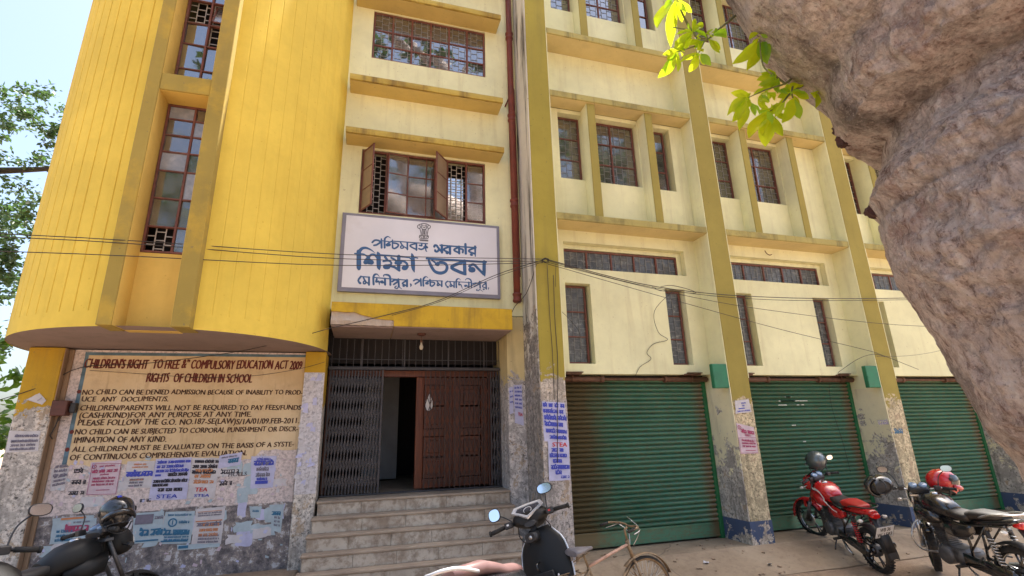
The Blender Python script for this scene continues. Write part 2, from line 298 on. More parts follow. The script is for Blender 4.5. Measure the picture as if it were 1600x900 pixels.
M['olive']=plaster('olive_pilaster_paint',(.33,.27,.05),streak=.25,grime=(.15,.12,.05),peel=(2.0,2.8,.9),under=(.46,.41,.35),bump=.3,seed=7.)
M['olive2']=plaster('olive_pilaster_paint_low_wear',OLIVE,streak=.25,grime=(.15,.12,.05),peel=(1.8,2.5,.72),under=(.50,.43,.28),bump=.3,seed=17.)
M['ledge']=plaster('ledge_paint_weathered',(.40,.34,.12),streak=.9,grime=(.10,.09,.045),bump=.35,seed=8.,tint=(.20,.17,.07))
M['ledge_left']=plaster('mustard_ledge_paint_weathered',(.46,.34,.08),streak=.9,grime=(.14,.09,.04),bump=.35,seed=9.,tint=(.30,.19,.04))
M['ledge_under']=plaster('ledge_soffit_ochre_paint',(.60,.49,.24),streak=.1,bump=.15,seed=10.)
M['canopy']=plaster('canopy_mustard_paint',(.52,.34,.03),streak=.9,grime=(.2,.13,.04),bump=.3,seed=11.,tint=(.36,.23,.03))
M['raw_concrete']=plaster('broken_canopy_concrete',(.5,.43,.37),streak=.6,bump=.9,seed=12.)
M['side_dirty']=plaster('whitewashed_side_wall_blackened',(.66,.64,.58),streak=1.3,grime=(.05,.045,.04),peel=(1.5,4.8,.95),under=(.30,.28,.26),bump=.45,seed=13.)
M['jamb']=plaster('entrance_jamb_peeling_paint',(.60,.50,.26),streak=.5,peel=(2.0,3.0,.85),under=(.50,.47,.45),bump=.4,seed=14.)
M['pier']=plaster('notice_wall_pier_mustard_peeling',(.50,.31,.03),streak=.3,peel=(1.75,2.4,.92),under=(.52,.48,.43),bump=.5,seed=15.)
M['pier_edge']=plaster('pier_edge_brown_plaster',(.33,.22,.14),streak=.4,bump=.3,seed=16.)
M['pipe']=plain('oxide_red_pipe_paint',(.15,.030,.022),.55,var=.25,scale=6,dirt=((.12,.05,.04),.55,.6),obj=False)
M['frame']=plain('red_oxide_window_steel',(.15,.05,.035),.6,var=.3,scale=14,dirt=((.2,.13,.09),.55,.6),obj=False)
M['grille_faint']=plain('grey_window_grille',(.26,.26,.26),.6,var=.3,scale=20,obj=False)
M['grille']=plain('dull_grille_steel',(.42,.38,.34),.55,metal=.3,var=.3,scale=20,obj=False)
M['gate']=plain('dark_grey_gate_steel',(.06,.057,.063),.5,metal=.5,var=.3,scale=9,dirt=((.1,.05,.03),.6,.4),obj=False)
M['shaft']=plain('rusty_shutter_shaft',(.13,.065,.04),.7,metal=.2,var=.4,scale=12,bump=.3,obj=False)
M['green_plate']=plain('green_motor_cover_paint',(.015,.16,.075),.5,var=.15,scale=7,dirt=((.05,.09,.05),.62,.5),obj=False)
M['dark']=plain('interior_shade_black',(.022,.019,.02),.9,obj=False)  # near-black colour stands for the shade inside rooms and recesses
M['room_pale']=plain('dim_lobby_wall_paint',(.30,.30,.31),.9,obj=False,scale=3)
M['wood']=None
t=NT('varnished_brown_door_wood'); g=t.noise(6,8,.6,sc=(9,9,.6),dist=.6)
t.col(t.ramp(g,[(.3,(.07,.017,.008)),(.55,(.15,.038,.014)),(.75,(.22,.06,.022))])); t.set(Roughness=.42); t.bump(g,.15,.004); M['wood']=t.m
t=NT('pale_marble_step_facing'); a=t.noise(1.6,7,.65,dist=.8); b=t.noise(10,8,.7); c=t.noise(3,8,.7,sc=(1,1,.5),off=(4,4,4))
base=t.ramp(a,[(.3,(.33,.27,.21)),(.6,(.50,.44,.36)),(.75,(.45,.39,.33))])
base=t.mix(t.ramp(b,[(.46,0.),(.62,.75)]),base,(.17,.12,.08)); base=t.mix(t.ramp(c,[(.52,0.),(.64,.75)]),base,(.22,.16,.11))
t.col(base); t.set(Roughness=.6); t.bump(b,.2,.004); M['marble']=t.m
t=NT('worn_step_tread_stone'); a=t.noise(2.2,8,.7); t.col(t.ramp(a,[(.3,(.20,.15,.11)),(.6,(.34,.27,.2)),(.75,(.42,.35,.28))])); t.set(Roughness=.75); t.bump(a,.3,.006); M['tread']=t.m
# shutter paint : green with rust-brown bleeding at the ends and lower left
def shutter_mat(name, cx, rust, x0, x1):
    t=NT(name); sx=t.n('ShaderNodeSeparateXYZ'); t.l(t.geo.outputs['Position'],sx.inputs[0])
    n1=t.noise(1.3,6,.65,off=(cx,0,0)); n2=t.noise(16,6,.7,sc=(1,1,2.5)); 
    g=t.mix(t.ramp(n1,[(.3,0.),(.7,1.)]),(.048,.165,.10),(.09,.24,.155))
    g=t.mix(t.ramp(n2,[(.44,0.),(.66,.85)]),g,(.12,.13,.075))
    e=t.math('SUBTRACT',1.,t.math('DIVIDE',t.math('SUBTRACT',sx.outputs[0],x0),1.1 if x0<3 else .55),clamp=True)
    e2=t.math('SUBTRACT',1.,t.math('DIVIDE',t.math('SUBTRACT',x1,sx.outputs[0]),.35),clamp=True)
    e3=t.math('MULTIPLY',t.math('SUBTRACT',sx.outputs[2],1.95),1.6,clamp=True)
    en=t.math('MAXIMUM',t.math('MAXIMUM',t.math('MULTIPLY',e,rust),t.math('MULTIPLY',e2,.8)),t.math('MULTIPLY',e3,.35))
    msk=t.ramp(t.math('ADD',t.math('MULTIPLY',en,.62),t.math('ADD',t.math('MULTIPLY',t.noise(2.6,8,.72,sc=(1,1,.8),off=(cx,2,2)),.45),t.math('MULTIPLY',t.noise(3,8,.8,sc=(.5,1,6.),off=(cx,4,1)),.36))),[(.52,0.),(.74,.9)])
    g=t.mix(msk,g,(.15,.11,.055))
    sc_=t.ramp(t.noise(9,9,.8,sc=(.35,1,2.2),off=(cx,5,5)),[(.66,0.),(.69,.8)])
    g=t.mix(sc_,g,(.38,.42,.36))
    t.col(g); t.set(Roughness=.38,Metallic=.15); t.bump(n2,.25,.003); return t.m
for k in range(4): M['shutter%d'%k]=shutter_mat('green_shutter_paint_%s'%'abcd'[k],3.7*k,(1.0,.45,.25,.2)[k],2.66+3.03*k,5.27+3.03*k)
M['guide']=plain('green_shutter_guide_paint',(.015,.14,.05),.5,var=.2,scale=8,dirt=((.1,.06,.03),.58,.6),obj=False)
# glass
t=NT('dusty_window_glass'); n1=t.noise(5,7,.7); n2=t.noise(45,6,.7)
t.col(t.ramp(n1,[(.35,(.055,.055,.06)),(.65,(.13,.125,.125))]))
t.set(Roughness=t.ramp(n1,[(.35,.05),(.7,.32)])); t.b.inputs['IOR'].default_value=1.9
t.b.inputs['Specular IOR Level'].default_value=.8; t.bump(t.noise(1.6,3,.5),.12,.02); M['glass']=t.m
t=NT('grimy_dark_glass'); n1=t.noise(14,8,.75); n2=t.noise(3,4)
cc=t.ramp(n1,[(.4,(.06,.062,.065)),(.58,(.12,.125,.12)),(.66,(.32,.33,.31))]); t.col(cc); t.set(Roughness=t.ramp(n2,[(.35,.22),(.7,.5)])); M['glass_dusty']=t.m
t=NT('clear_reflecting_glass'); n1=t.noise(9,7,.7)
t.col(t.ramp(n1,[(.4,(.03,.032,.036)),(.7,(.09,.09,.09))])); t.set(Roughness=.03); t.b.inputs['IOR'].default_value=2.4; t.bump(t.noise(2.2,2,.5),.1,.02); M['glass_clear']=t.m
M['curtain']=plain('pale_blue_grey_backing_paper',(.36,.42,.47),.8,var=.3,scale=4,obj=False)
# ground
t=NT('concrete_pavement'); a=t.noise(1.1,8,.65); b=t.noise(14,8,.7); c=t.noise(120,4)
base=t.ramp(a,[(.3,(.20,.145,.095)),(.5,(.30,.225,.15)),(.7,(.37,.29,.2))]); base=t.mix(t.ramp(b,[(.5,0.),(.7,.45)]),base,(.15,.105,.07))
cr=t.n('ShaderNodeTexVoronoi',feature='DISTANCE_TO_EDGE'); cr.inputs['Scale'].default_value=.55
mp=t.n('ShaderNodeMapping'); t.l(t.geo.outputs['Position'],mp.inputs[0]); wn=t.n('ShaderNodeTexNoise'); wn.inputs['Scale'].default_value=1.5; wn.inputs['Detail'].default_value=5
t.l(t.geo.outputs['Position'],wn.inputs[0]); mx=t.mix(.35,mp.outputs[0],wn.outputs['Color'],'ADD'); t.l(mx,cr.inputs['Vector'])
ck=t.ramp(cr.outputs[0],[(.0,1.),(.006,0.)]); base=t.mix(t.math('MULTIPLY',ck,.6),base,(.08,.055,.04))
t.col(base); t.set(Roughness=.9); t.bump(t.math('ADD',t.math('ADD',b,t.math('MULTIPLY',c,.4)),t.math('MULTIPLY',ck,-.5)),.3,.01); M['pave']=t.m
M['gate_thin']=plain('rusty_brown_gate_bars',(.045,.027,.024),.5,metal=.4,var=.3,scale=9,obj=False)
t=NT('dusty_brown_dirt'); a=t.noise(1.3,8,.65); b=t.noise(18,9,.75); base=t.ramp(a,[(.3,(.22,.15,.095)),(.55,(.34,.245,.165)),(.75,(.42,.32,.22))])
base=t.mix(t.ramp(b,[(.5,0.),(.68,.5)]),base,(.13,.08,.05)); t.col(base); t.set(Roughness=.95); t.bump(b,.6,.02); M['dirt']=t.m
# notice wall
t=NT('tan_notice_paint'); a=t.noise(1.2,6,.65); b=t.noise(6,8,.7); z=t.z()
base=t.mix(t.ramp(a,[(.35,0.),(.65,1.)]),(.58,.43,.24),(.70,.56,.36))
base=t.mix(t.ramp(b,[(.52,0.),(.7,.5)]),base,(.40,.27,.16))
base=t.mix(t.ramp(t.noise(12,4,.7,sc=(1,1,.08)),[(.56,0.),(.7,.45)]),base,(.34,.22,.12))
t.col(base); t.set(Roughness=.85); t.bump(b,.15,.006); M['notice']=t.m
def collage(name, hi, lo, zz, sd):
    t=NT(name); a=t.noise(7,12,.82,dist=.12,off=(sd,0,0)); b=t.noise(26,9,.8,dist=.1,off=(0,sd,0)); z=t.z(); c=t.noise(1.5,6,.6)
    base=t.ramp(b,[(.38,mul(hi,.10)),(.44,mul(hi,.5)),(.5,hi),(.60,mul(hi,1.4))])
    drk=t.ramp(a,[(.42,lo),(.50,mul(lo,2.2)),(.54,(.28,.23,.19)),(.58,(.55,.55,.57))])
    m=t.ramp(t.math('ADD',t.math('SUBTRACT',z,zz),t.math('MULTIPLY_ADD',c,.12,-.06)),[(.0,0.),(.012,1.)])
    bb=t.ramp(a,[(.3,mul(hi,.5)),(.45,hi),(.7,mul(hi,1.15))])
    base=t.mix(.5,base,bb); base=t.mix(m,drk,base)
    t.col(base); t.set(Roughness=.9); t.bump(t.math('ADD',a,b),.5,.01); return t.m
M['notice_wall']=collage('notice_wall_torn_paper_plaster',(.60,.52,.50),(.10,.09,.092),.84,1.)
M['paperband']=collage('pier_layers_of_torn_bills',(.52,.50,.52),(.20,.17,.15),.92,4.)
M['blue_base']=plaster('blue_skirting_paint',(.07,.10,.18),streak=.3,peel=(-.3,.9,.80),under=(.5,.45,.38),bump=.3,seed=21.)
M['pil_low']=plaster('cream_low_pilaster_peeling',(.78,.73,.50),streak=.5,peel=(.6,3.6,.72),under=(.45,.42,.38),bump=.4,seed=22.)
M['pil1_low']=plaster('low_pilaster_flaking_grey',(.5,.46,.4),streak=.4,peel=(0,6,1.0),under=(.42,.38,.35),bump=.6,seed=23.)
M['blue_line']=plain('blue_grey_border_paint',(.10,.17,.22),.8,var=.4,scale=9,obj=False)
M['red_ink']=plain('dark_red_lettering',(.13,.025,.02),.8,var=.3,scale=9,obj=False)
M['brown_ink']=plain('dark_brown_lettering',(.075,.035,.02),.8,var=.4,scale=9,obj=False)
M['sign_white']=plain('sign_lavender_white_paint',(.64,.64,.70),.6,var=.07,scale=1.2,dirt=((.42,.40,.42),.6,.4),obj=False)
M['sign_grey']=plain('sign_grey_border_paint',(.20,.20,.26),.7,var=.12,scale=5,obj=False)
M['sign_ink']=plain('sign_blue_lettering',(.035,.10,.24),.6,var=.15,scale=7,obj=False)
M['emblem_ink']=plain('sign_grey_emblem_ink',(.09,.09,.11),.7,var=.1,scale=9,obj=False)
M['rubber']=plain('tyre_rubber',(.022,.021,.02),.85,var=.3,scale=8,dirt=((.12,.09,.06),.5,.6))
M['black_plastic']=plain('black_plastic',(.022,.022,.024),.45,var=.2,scale=10,dirt=((.07,.06,.05),.6,.4))
M['black_gloss']=plain('black_gloss_paint',(.012,.012,.014),.22,var=.1,scale=3,coat=.8)
M['red_gloss']=plain('red_gloss_paint',(.50,.008,.012),.25,var=.1,scale=3,coat=.9)
M['seat_black']=plain('black_vinyl_seat',(.028,.026,.025),.5,var=.15,scale=9,bump=.1)
M['seat_red']=plain('red_vinyl_seat',(.42,.02,.015),.45,var=.1,scale=9,bump=.1)
M['seat_tan']=plain('worn_brown_scooter_seat',(.17,.095,.09),.42,var=.12,scale=6,bump=.1)
M['steel']=plain('polished_steel',(.55,.55,.55),.28,metal=.9,var=.15,scale=9)
M['alu']=plain('cast_engine_aluminium',(.14,.14,.145),.5,metal=.6,var=.3,scale=15,dirt=((.06,.05,.04),.5,.7))
M['mirror']=plain('mirror_glass',(.85,.88,.9),.04,metal=1,var=.02,scale=2)
M['dial']=plain('instrument_glass_blue',(.16,.24,.36),.15,var=.2,scale=12,coat=.5)
M['white_plastic']=plain('white_decal',(.72,.72,.72),.4,var=.05,scale=5)
M['silver']=plain('silver_trim_paint',(.62,.64,.68),.3,metal=.35,var=.08,scale=5,coat=.4)
M['lens_clear']=plain('clear_indicator_lens',(.62,.6,.56),.15,var=.1,scale=9,coat=.7)
M['lens_red']=plain('red_tail_lens',(.55,.01,.01),.15,var=.1,scale=9,coat=.7)
M['helmet_grey']=plain('silver_grey_helmet_shell',(.13,.15,.15),.3,metal=.4,var=.12,scale=4,coat=.6)
M['helmet_blue']=plain('blue_helmet_stripe',(.02,.06,.5),.3,var=.1,scale=4)
M['visor']=plain('dark_visor',(.02,.022,.025),.1,var=.1,scale=3,coat=.5)
M['yellow_sticker']=plain('yellow_sticker',(.6,.45,.08),.5,var=.1,scale=6)
M['rust_frame']=plain('faded_pink_brown_cycle_paint',(.42,.27,.21),.5,metal=.2,var=.3,scale=10,dirt=((.25,.12,.05),.5,.8))
M['rust']=plain('rusty_cycle_steel',(.25,.18,.11),.6,metal=.5,var=.4,scale=18)
M['saddle']=plain('grey_cycle_saddle',(.16,.15,.16),.5,var=.2,scale=9)
M['wire']=plain('black_cable_sheath',(.035,.028,.025),.6,var=.2,scale=20)
M['wire_grey']=plain('weathered_cable_sheath',(.10,.08,.07),.7,var=.2,scale=20)
M['bulb']=plain('clear_bulb_glass',(.5,.45,.35),.15,var=.1,scale=9)
M['brown_box']=plain('rusted_meter_box_paint',(.10,.035,.025),.6,var=.3,scale=12,obj=False)
# papers
def paper(name,c): 
    t=NT(name); a=t.noise(7,7,.7); b=t.noise(30,6,.7)
    base=t.mix(t.ramp(a,[(.35,0.),(.7,1.)]),mul(c,.8),mul(c,1.05)); base=t.mix(t.ramp(b,[(.6,0.),(.72,.35)]),base,(.38,.33,.3)); t.col(base); t.set(Roughness=.8); t.bump(a,.25,.01); return t.m
P_WHITE=paper('white_bill_paper',(.60,.58,.60)); P_LAV=paper('lavender_bill_paper',(.52,.53,.74)); P_PINK=paper('pink_bill_paper',(.62,.50,.56)); P_BLUE=paper('pale_blue_bill_paper',(.42,.52,.58)); P_YEL=paper('yellow_bill_strip',(.62,.55,.25))
INK={'blue':plain('blue_marker_ink',(.05,.07,.42),.7),'black':plain('black_marker_ink',(.02,.018,.03),.7),'red':plain('red_marker_ink',(.5,.02,.02),.7),'mag':plain('maroon_print_ink',(.33,.05,.12),.7),'teal':plain('teal_print_ink',(.03,.14,.26),.7),'grey':plain('grey_print_ink',(.16,.15,.2),.7),'orange':plain('orange_print_ink',(.5,.2,.08),.7)}
M['fin']=plaster('fin_edge_olive_paint',OLIVE,streak=.15,grime=(.15,.12,.05),bump=.2,seed=31.)
M['ledge_left_under']=plaster('mustard_ledge_soffit_paint',(.56,.42,.15),streak=.15,bump=.15,seed=33.)
def glassy(name,c0,c1,r0,r1,ior,alpha=1.):
    t=NT(name); n1=t.noise(6,7,.7); t.col(t.ramp(n1,[(.35,c0),(.65,c1)])); t.set(Roughness=t.ramp(n1,[(.35,r0),(.7,r1)]),Alpha=alpha)
    t.b.inputs['IOR'].default_value=ior; t.bump(t.noise(1.8,3,.5),.1,.02); return t.m
M['glass']=glassy('dusty_window_glass_a',(.07,.065,.065),(.17,.16,.15),.02,.16,3.1,.6)
M['glass_clear']=glassy('reflecting_window_glass',(.03,.03,.035),(.07,.07,.07),.01,.05,3.6,.9)
M['glass_brown']=glassy('brown_dusty_casement_glass',(.20,.14,.09),(.30,.22,.15),.3,.5,1.5,.97)
M['curtain_glass']=glassy('glass_with_pale_backing',(.2,.22,.26),(.34,.36,.42),.08,.3,1.6,1.)
M['glass_mirror']=glassy('view_through_mirror',(.1,.12,.1),(.14,.16,.14),.02,.04,6.,1.)
M['black_matt']=plain('matt_black_paint',(.014,.014,.014),.5,var=.15,scale=5); M['black_matt'].node_tree.nodes['Principled BSDF'].inputs['Specular IOR Level'].default_value=.3
M['maroon_gloss']=plain('dark_maroon_gloss_paint',(.022,.004,.005),.25,var=.2,scale=3,coat=.8)
M['scrape']=plain('bare_scraped_shutter_metal',(.42,.46,.40),.6,var=.3,scale=40,obj=False)
# =====================================================================
# SETTING : ground
# =====================================================================
def grid_sheet(name, x0,x1,y0,y1,z,nx,ny,amp,mat,seed=0,fall=None):
    m=MB()
    for j in range(ny+1):
        for i in range(nx+1):
            x=x0+(x1-x0)*i/nx; y=y0+(y1-y0)*j/ny
            zz=z+amp*(noise.noise(Vector((x*.7+seed,y*.7,0)))+.4*noise.noise(Vector((x*3,y*3,seed))))
            if fall: zz+=fall(x,y)
            m.v.append((x,y,zz))
    for j in range(ny):
        for i in range(nx):
            a=j*(nx+1)+i; m.f.append((a,a+1,a+nx+2,a+nx+1)); m.sm.append(True)
    return tag(m.build(name,mat,recalc=False),kind='structure')
far=MB(); far.quad((-900,-900,-.30),(900,-900,-.30),(900,900,-.30),(-900,900,-.30)); tag(far.build('ground',M['dirt'],recalc=False),kind='structure')
grid_sheet('dirt_road',-14,20,-16,6.5,-.245,190,126,.018,M['dirt'],2,fall=lambda x,y: .05*max(0,min(1,(y-5.0)/.8))**2)
pv=MB()
xs_=[-.58+14.78*i/60 for i in range(61)]
pv.loft([[(x,5.72+.03*noise.noise(Vector((x*1.3,0,0)))+.012*noise.noise(Vector((x*7,2,0))),-.30),(x,5.70+.03*noise.noise(Vector((x*1.3,0,0)))+.02*noise.noise(Vector((x*7,0,0))),-.19),(x,5.76+.03*noise.noise(Vector((x*1.3,0,0))),-.165),(x,6.33,-.012),(x,6.36,0),(x,7.3,0),(x,7.3,-.30)] for x in xs_],smooth=False)
tag(pv.build('pavement',M['pave']),kind='structure')
pl=MB(); pl.bbox(-14,-.62,6.35,7.6,-.28,.10,.03); tag(pl.build('raised_pavement',M['dirt']),kind='structure')

# =====================================================================
# THE BUILDING
# =====================================================================
B=tag(empty('office_building',(2,6.4,0)),'yellow and cream government office with rounded tower, barred windows and green roller shutters','building')
B.location=(0,0,0)
def part(name,mb,mat,parent=B,kind=None,label=None):
    o=mb.build(name,M[mat] if isinstance(mat,str) else mat,parent)
    if kind: o['kind']=kind
    if label: o['label']=label
    return o
def holed_wall(x0,x1,z0,z1,y0,y1,ops):
    """wall slab with rectangular openings (ox0,ox1,oz0,oz1)"""
    xs=sorted({x0,x1,*[v for o in ops for v in o[:2] if x0<v<x1]}); zs=sorted({z0,z1,*[v for o in ops for v in o[2:] if z0<v<z1]})
    def solid(i,j):
        if i<0 or j<0 or i>=len(xs)-1 or j>=len(zs)-1: return None
        cx=(xs[i]+xs[i+1])/2; cz=(zs[j]+zs[j+1])/2
        return not any(o[0]<cx<o[1] and o[2]<cz<o[3] for o in ops)
    m=MB()
    for i in range(len(xs)-1):
        for j in range(len(zs)-1):
            if not solid(i,j): continue
            a,b,c,d=xs[i],xs[i+1],zs[j],zs[j+1]
            m.quad((a,y0,c),(b,y0,c),(b,y0,d),(a,y0,d)); m.quad((b,y1,c),(a,y1,c),(a,y1,d),(b,y1,d))
            if solid(i-1,j) is not True: m.quad((a,y1,c),(a,y0,c),(a,y0,d),(a,y1,d))
            if solid(i+1,j) is not True: m.quad((b,y0,c),(b,y1,c),(b,y1,d),(b,y0,d))
            if solid(i,j-1) is not True: m.quad((a,y1,c),(b,y1,c),(b,y0,c),(a,y0,c))
            if solid(i,j+1) is not True: m.quad((a,y0,d),(b,y0,d),(b,y1,d),(a,y1,d))
    return m
rg=random.Random(11)
def maze_grille(m,x0,x1,z0,z1,y,cx=.11,cz=.13,r=.006):
    """square-bar security grille of short offset links"""
    nx=max(2,round((x1-x0)/cx)); nz=max(2,round((z1-z0)/cz)); dx=(x1-x0)/nx; dz=(z1-z0)/nz
    for i in range(nx+1):
        x=x0+i*dx
        if 0<i<nx: m.box(x-r,x+r,y-r,y+r,z0,z1)
    for j in range(nz+1):
        z=z0+j*dz
        for i in range(nx):
            zz=z+(dz*.5 if i%2 else 0)
            if zz<z1: m.box(x0+i*dx,x0+(i+1)*dx,y-r*.8,y+r*.8,zz-r,zz+r)
def window(x0,x1,z0,z1,y,cols,rows,glass='glass',grille=True,open_=(),broken=(),bar=.028,gy=.05,parent=B,gr=.006,gm_='grille'):
    """steel window; cols/rows = fractional divider positions"""
    f=MB(); t=bar
    f.bbox(x0,x1,y-.02,y+.03,z0,z0+t,.003); f.bbox(x0,x1,y-.02,y+.03,z1-t,z1,.003)
    f.bbox(x0,x0+t,y-.021,y+.031,z0,z1,.003); f.bbox(x1-t,x1,y-.021,y+.031,z0,z1,.003)
    xs=[x0]+[x0+(x1-x0)*c for c in cols]+[x1]; zs=[z0]+[z0+(z1-z0)*c for c in rows]+[z1]
    for i,x in enumerate(xs[1:-1]): f.bbox(x-t*.5,x+t*.5,y-.018,y+.028,z0+t,z1-t,.003)
    for z in zs[1:-1]: f.bbox(x0+t,x1-t,y-.014,y+.024,z-t*.35,z+t*.35,.002)
    w=part('window',f,'frame',parent)
    for i in range(len(xs)-1):
        for j in range(len(zs)-1):
            if (i,j) in broken: continue
            g=MB(); a,b,c,d=xs[i]+t*.4,xs[i+1]-t*.4,zs[j]+t*.3,zs[j+1]-t*.3
            tw=rg.uniform(-.006,.006); tv=rg.uniform(-.006,.006)
            g.loft([[(a,y+.004+tw,c),(b,y+.004-tw,c),(b,y+.004-tw+tv,d),(a,y+.004+tw+tv,d)],[(a,y+.008+tw,c),(b,y+.008-tw,c),(b,y+.008-tw+tv,d),(a,y+.008+tw+tv,d)]],smooth=False)
            part('pane',g,glass(i,j) if callable(glass) else glass,w)
    if grille:
        gm=MB(); maze_grille(gm,x0+t,x1-t,z0+t,z1-t,y+gy,r=gr); part('grille',gm,gm_,w)
    return w

# ---- right wing ----
PITCHX=3.03; X0=2.27; PW=.36; PF=6.38
for k in range(4):
    xo=PITCHX*k; a=X0+xo
    m=MB(); m.bbox(a,a+PW,PF,7.35,-.05 if k==0 else -.05,15.3,.008)
    part('pilaster',m,'olive' if k==0 else 'olive2')
    s=MB()
    if k==0:
        s.box(a-.012,a-.001,PF+.006,7.03,0,15.2); part('pilaster_side',s,'side_dirty')
        s=MB(); s.box(a-.003,a+PW+.003,PF-.004,PF+.02,0,2.0); part('flaked_render',s,'pil1_low')
    else:
        s.box(a-.012,a-.001,PF+.006,6.99,2.16,15.2); part('pilaster_side',s,'cream')
        s=MB(); s.box(a-.014,a-.001,PF+.003,6.97,.30,2.16); part('pilaster_side',s,'pil_low')
        s=MB(); s.box(a-.018,a+PW+.004,PF-.006,6.95,.0,.30); part('skirting',s,'blue_base')
    s=MB(); s.box(a+PW+.001,a+PW+.012,PF+.006,6.7,2.3,15.2); part('pilaster_side',s,'cream')
# ---- bays ----
for k in range(4):
    xo=PITCHX*k; xl=X0+PW+xo+.012; xr=X0+PITCHX+xo-.012
    if k==3: xr=xl+2.6
    # lower storey
    ops=[(2.88+xo,5.07+xo,4.02,4.46),(2.87+xo,3.29+xo,2.54,3.78),(4.62+xo,4.99+xo,2.54,3.78)]
    part('wall',holed_wall(xl,xr,2.39,4.66,6.76,6.95,ops),'cream')
    gd='glass_dusty'
    window(2.90+xo,4.98+xo,4.03,4.37,6.89,(.20,.41,.61,.81),(),gd,True,gy=-.006,gr=.0028,gm_='grille_faint')
    m=MB(); m.box(2.88+xo,5.07+xo,6.87,6.93,4.385,4.455); m.box(4.985+xo,5.065+xo,6.87,6.93,4.03,4.385); part('window_packing',m,'cream')
    for (a,b) in ((2.89,3.25),(4.66,4.96)):
        window(a+xo,b+xo,2.55,3.765,6.89,(),(.34,.66),gd,k<2,gy=-.006,gr=.0025,gm_='grille_faint')
    # storeys above; the unseen top one is added to keep the facade shaded
    for st in range(3):
        zo=3.42*st
        # ledge over the lower band
        for (lz,mt) in ((4.66,'ledge'),(6.84,'ledge')):
            m=MB(); m.bbox(xl-.011,xr+.011,PF+.006,6.82,lz+zo,lz+zo+.11,.006); part('ledge',m,mt)
            m=MB(); m.box(xl,xr,PF+.03,(6.755 if st==0 else 6.795) if lz<6 else 6.67,lz+zo-.006,lz+zo-.001); part('ledge_underside',m,'ledge_under')
        f1,f2=3.31+xo,4.39+xo
        ops=[(2.88+xo,3.312+xo,5.53+zo,6.76+zo),(3.448+xo,4.37+xo,5.53+zo,6.76+zo),(4.528+xo,5.03+xo,5.53+zo,6.76+zo)]
        if k==1 and st==0: ops=ops[:2]+[(4.56+xo,4.80+xo,5.53,6.76)]
        part('wall',holed_wall(xl,xr,4.77+zo,6.83+zo,6.68,6.87,ops),'cream')
        for fx in (f1,f2):
            m=MB(); m.bbox(fx,fx+.14,6.425,6.679,4.772+zo,6.832+zo,.006); part('fin',m,'fin')
            m=MB(); m.box(fx-.006,fx-.0005,6.44,6.678,4.775+zo,6.83+zo); part('fin_side',m,'cream')
        if st<2:
            gl='glass' if st==0 else 'glass_clear'
            window(2.90+xo,3.305+xo,5.54+zo,6.75+zo,6.81,(),(.33,.66),gl,gy=-.003,gr=.0028,gm_='grille_faint')
            window(3.47+xo,4.345+xo,5.54+zo,6.75+zo,6.81,(.49,),(.33,.66),gl,gy=-.003,gr=.0028,gm_='grille_faint')
            if not(k==1 and st==0): window(4.55+xo,4.97+xo,5.54+zo,6.75+zo,6.81,(),(.33,.66),gl)
            else:
                m=MB(); m.box(4.56+xo,4.80+xo,6.80,6.86,5.53,6.76); part('blocked_window',m,'cream')
        # spandrel with drip line
        m=MB(); m.box(xl,xr,6.80,6.9,7.70+zo,8.08+zo); m.box(xl,xr,6.775,6.9,6.95+zo,7.70+zo); part('spandrel',m,'cream')
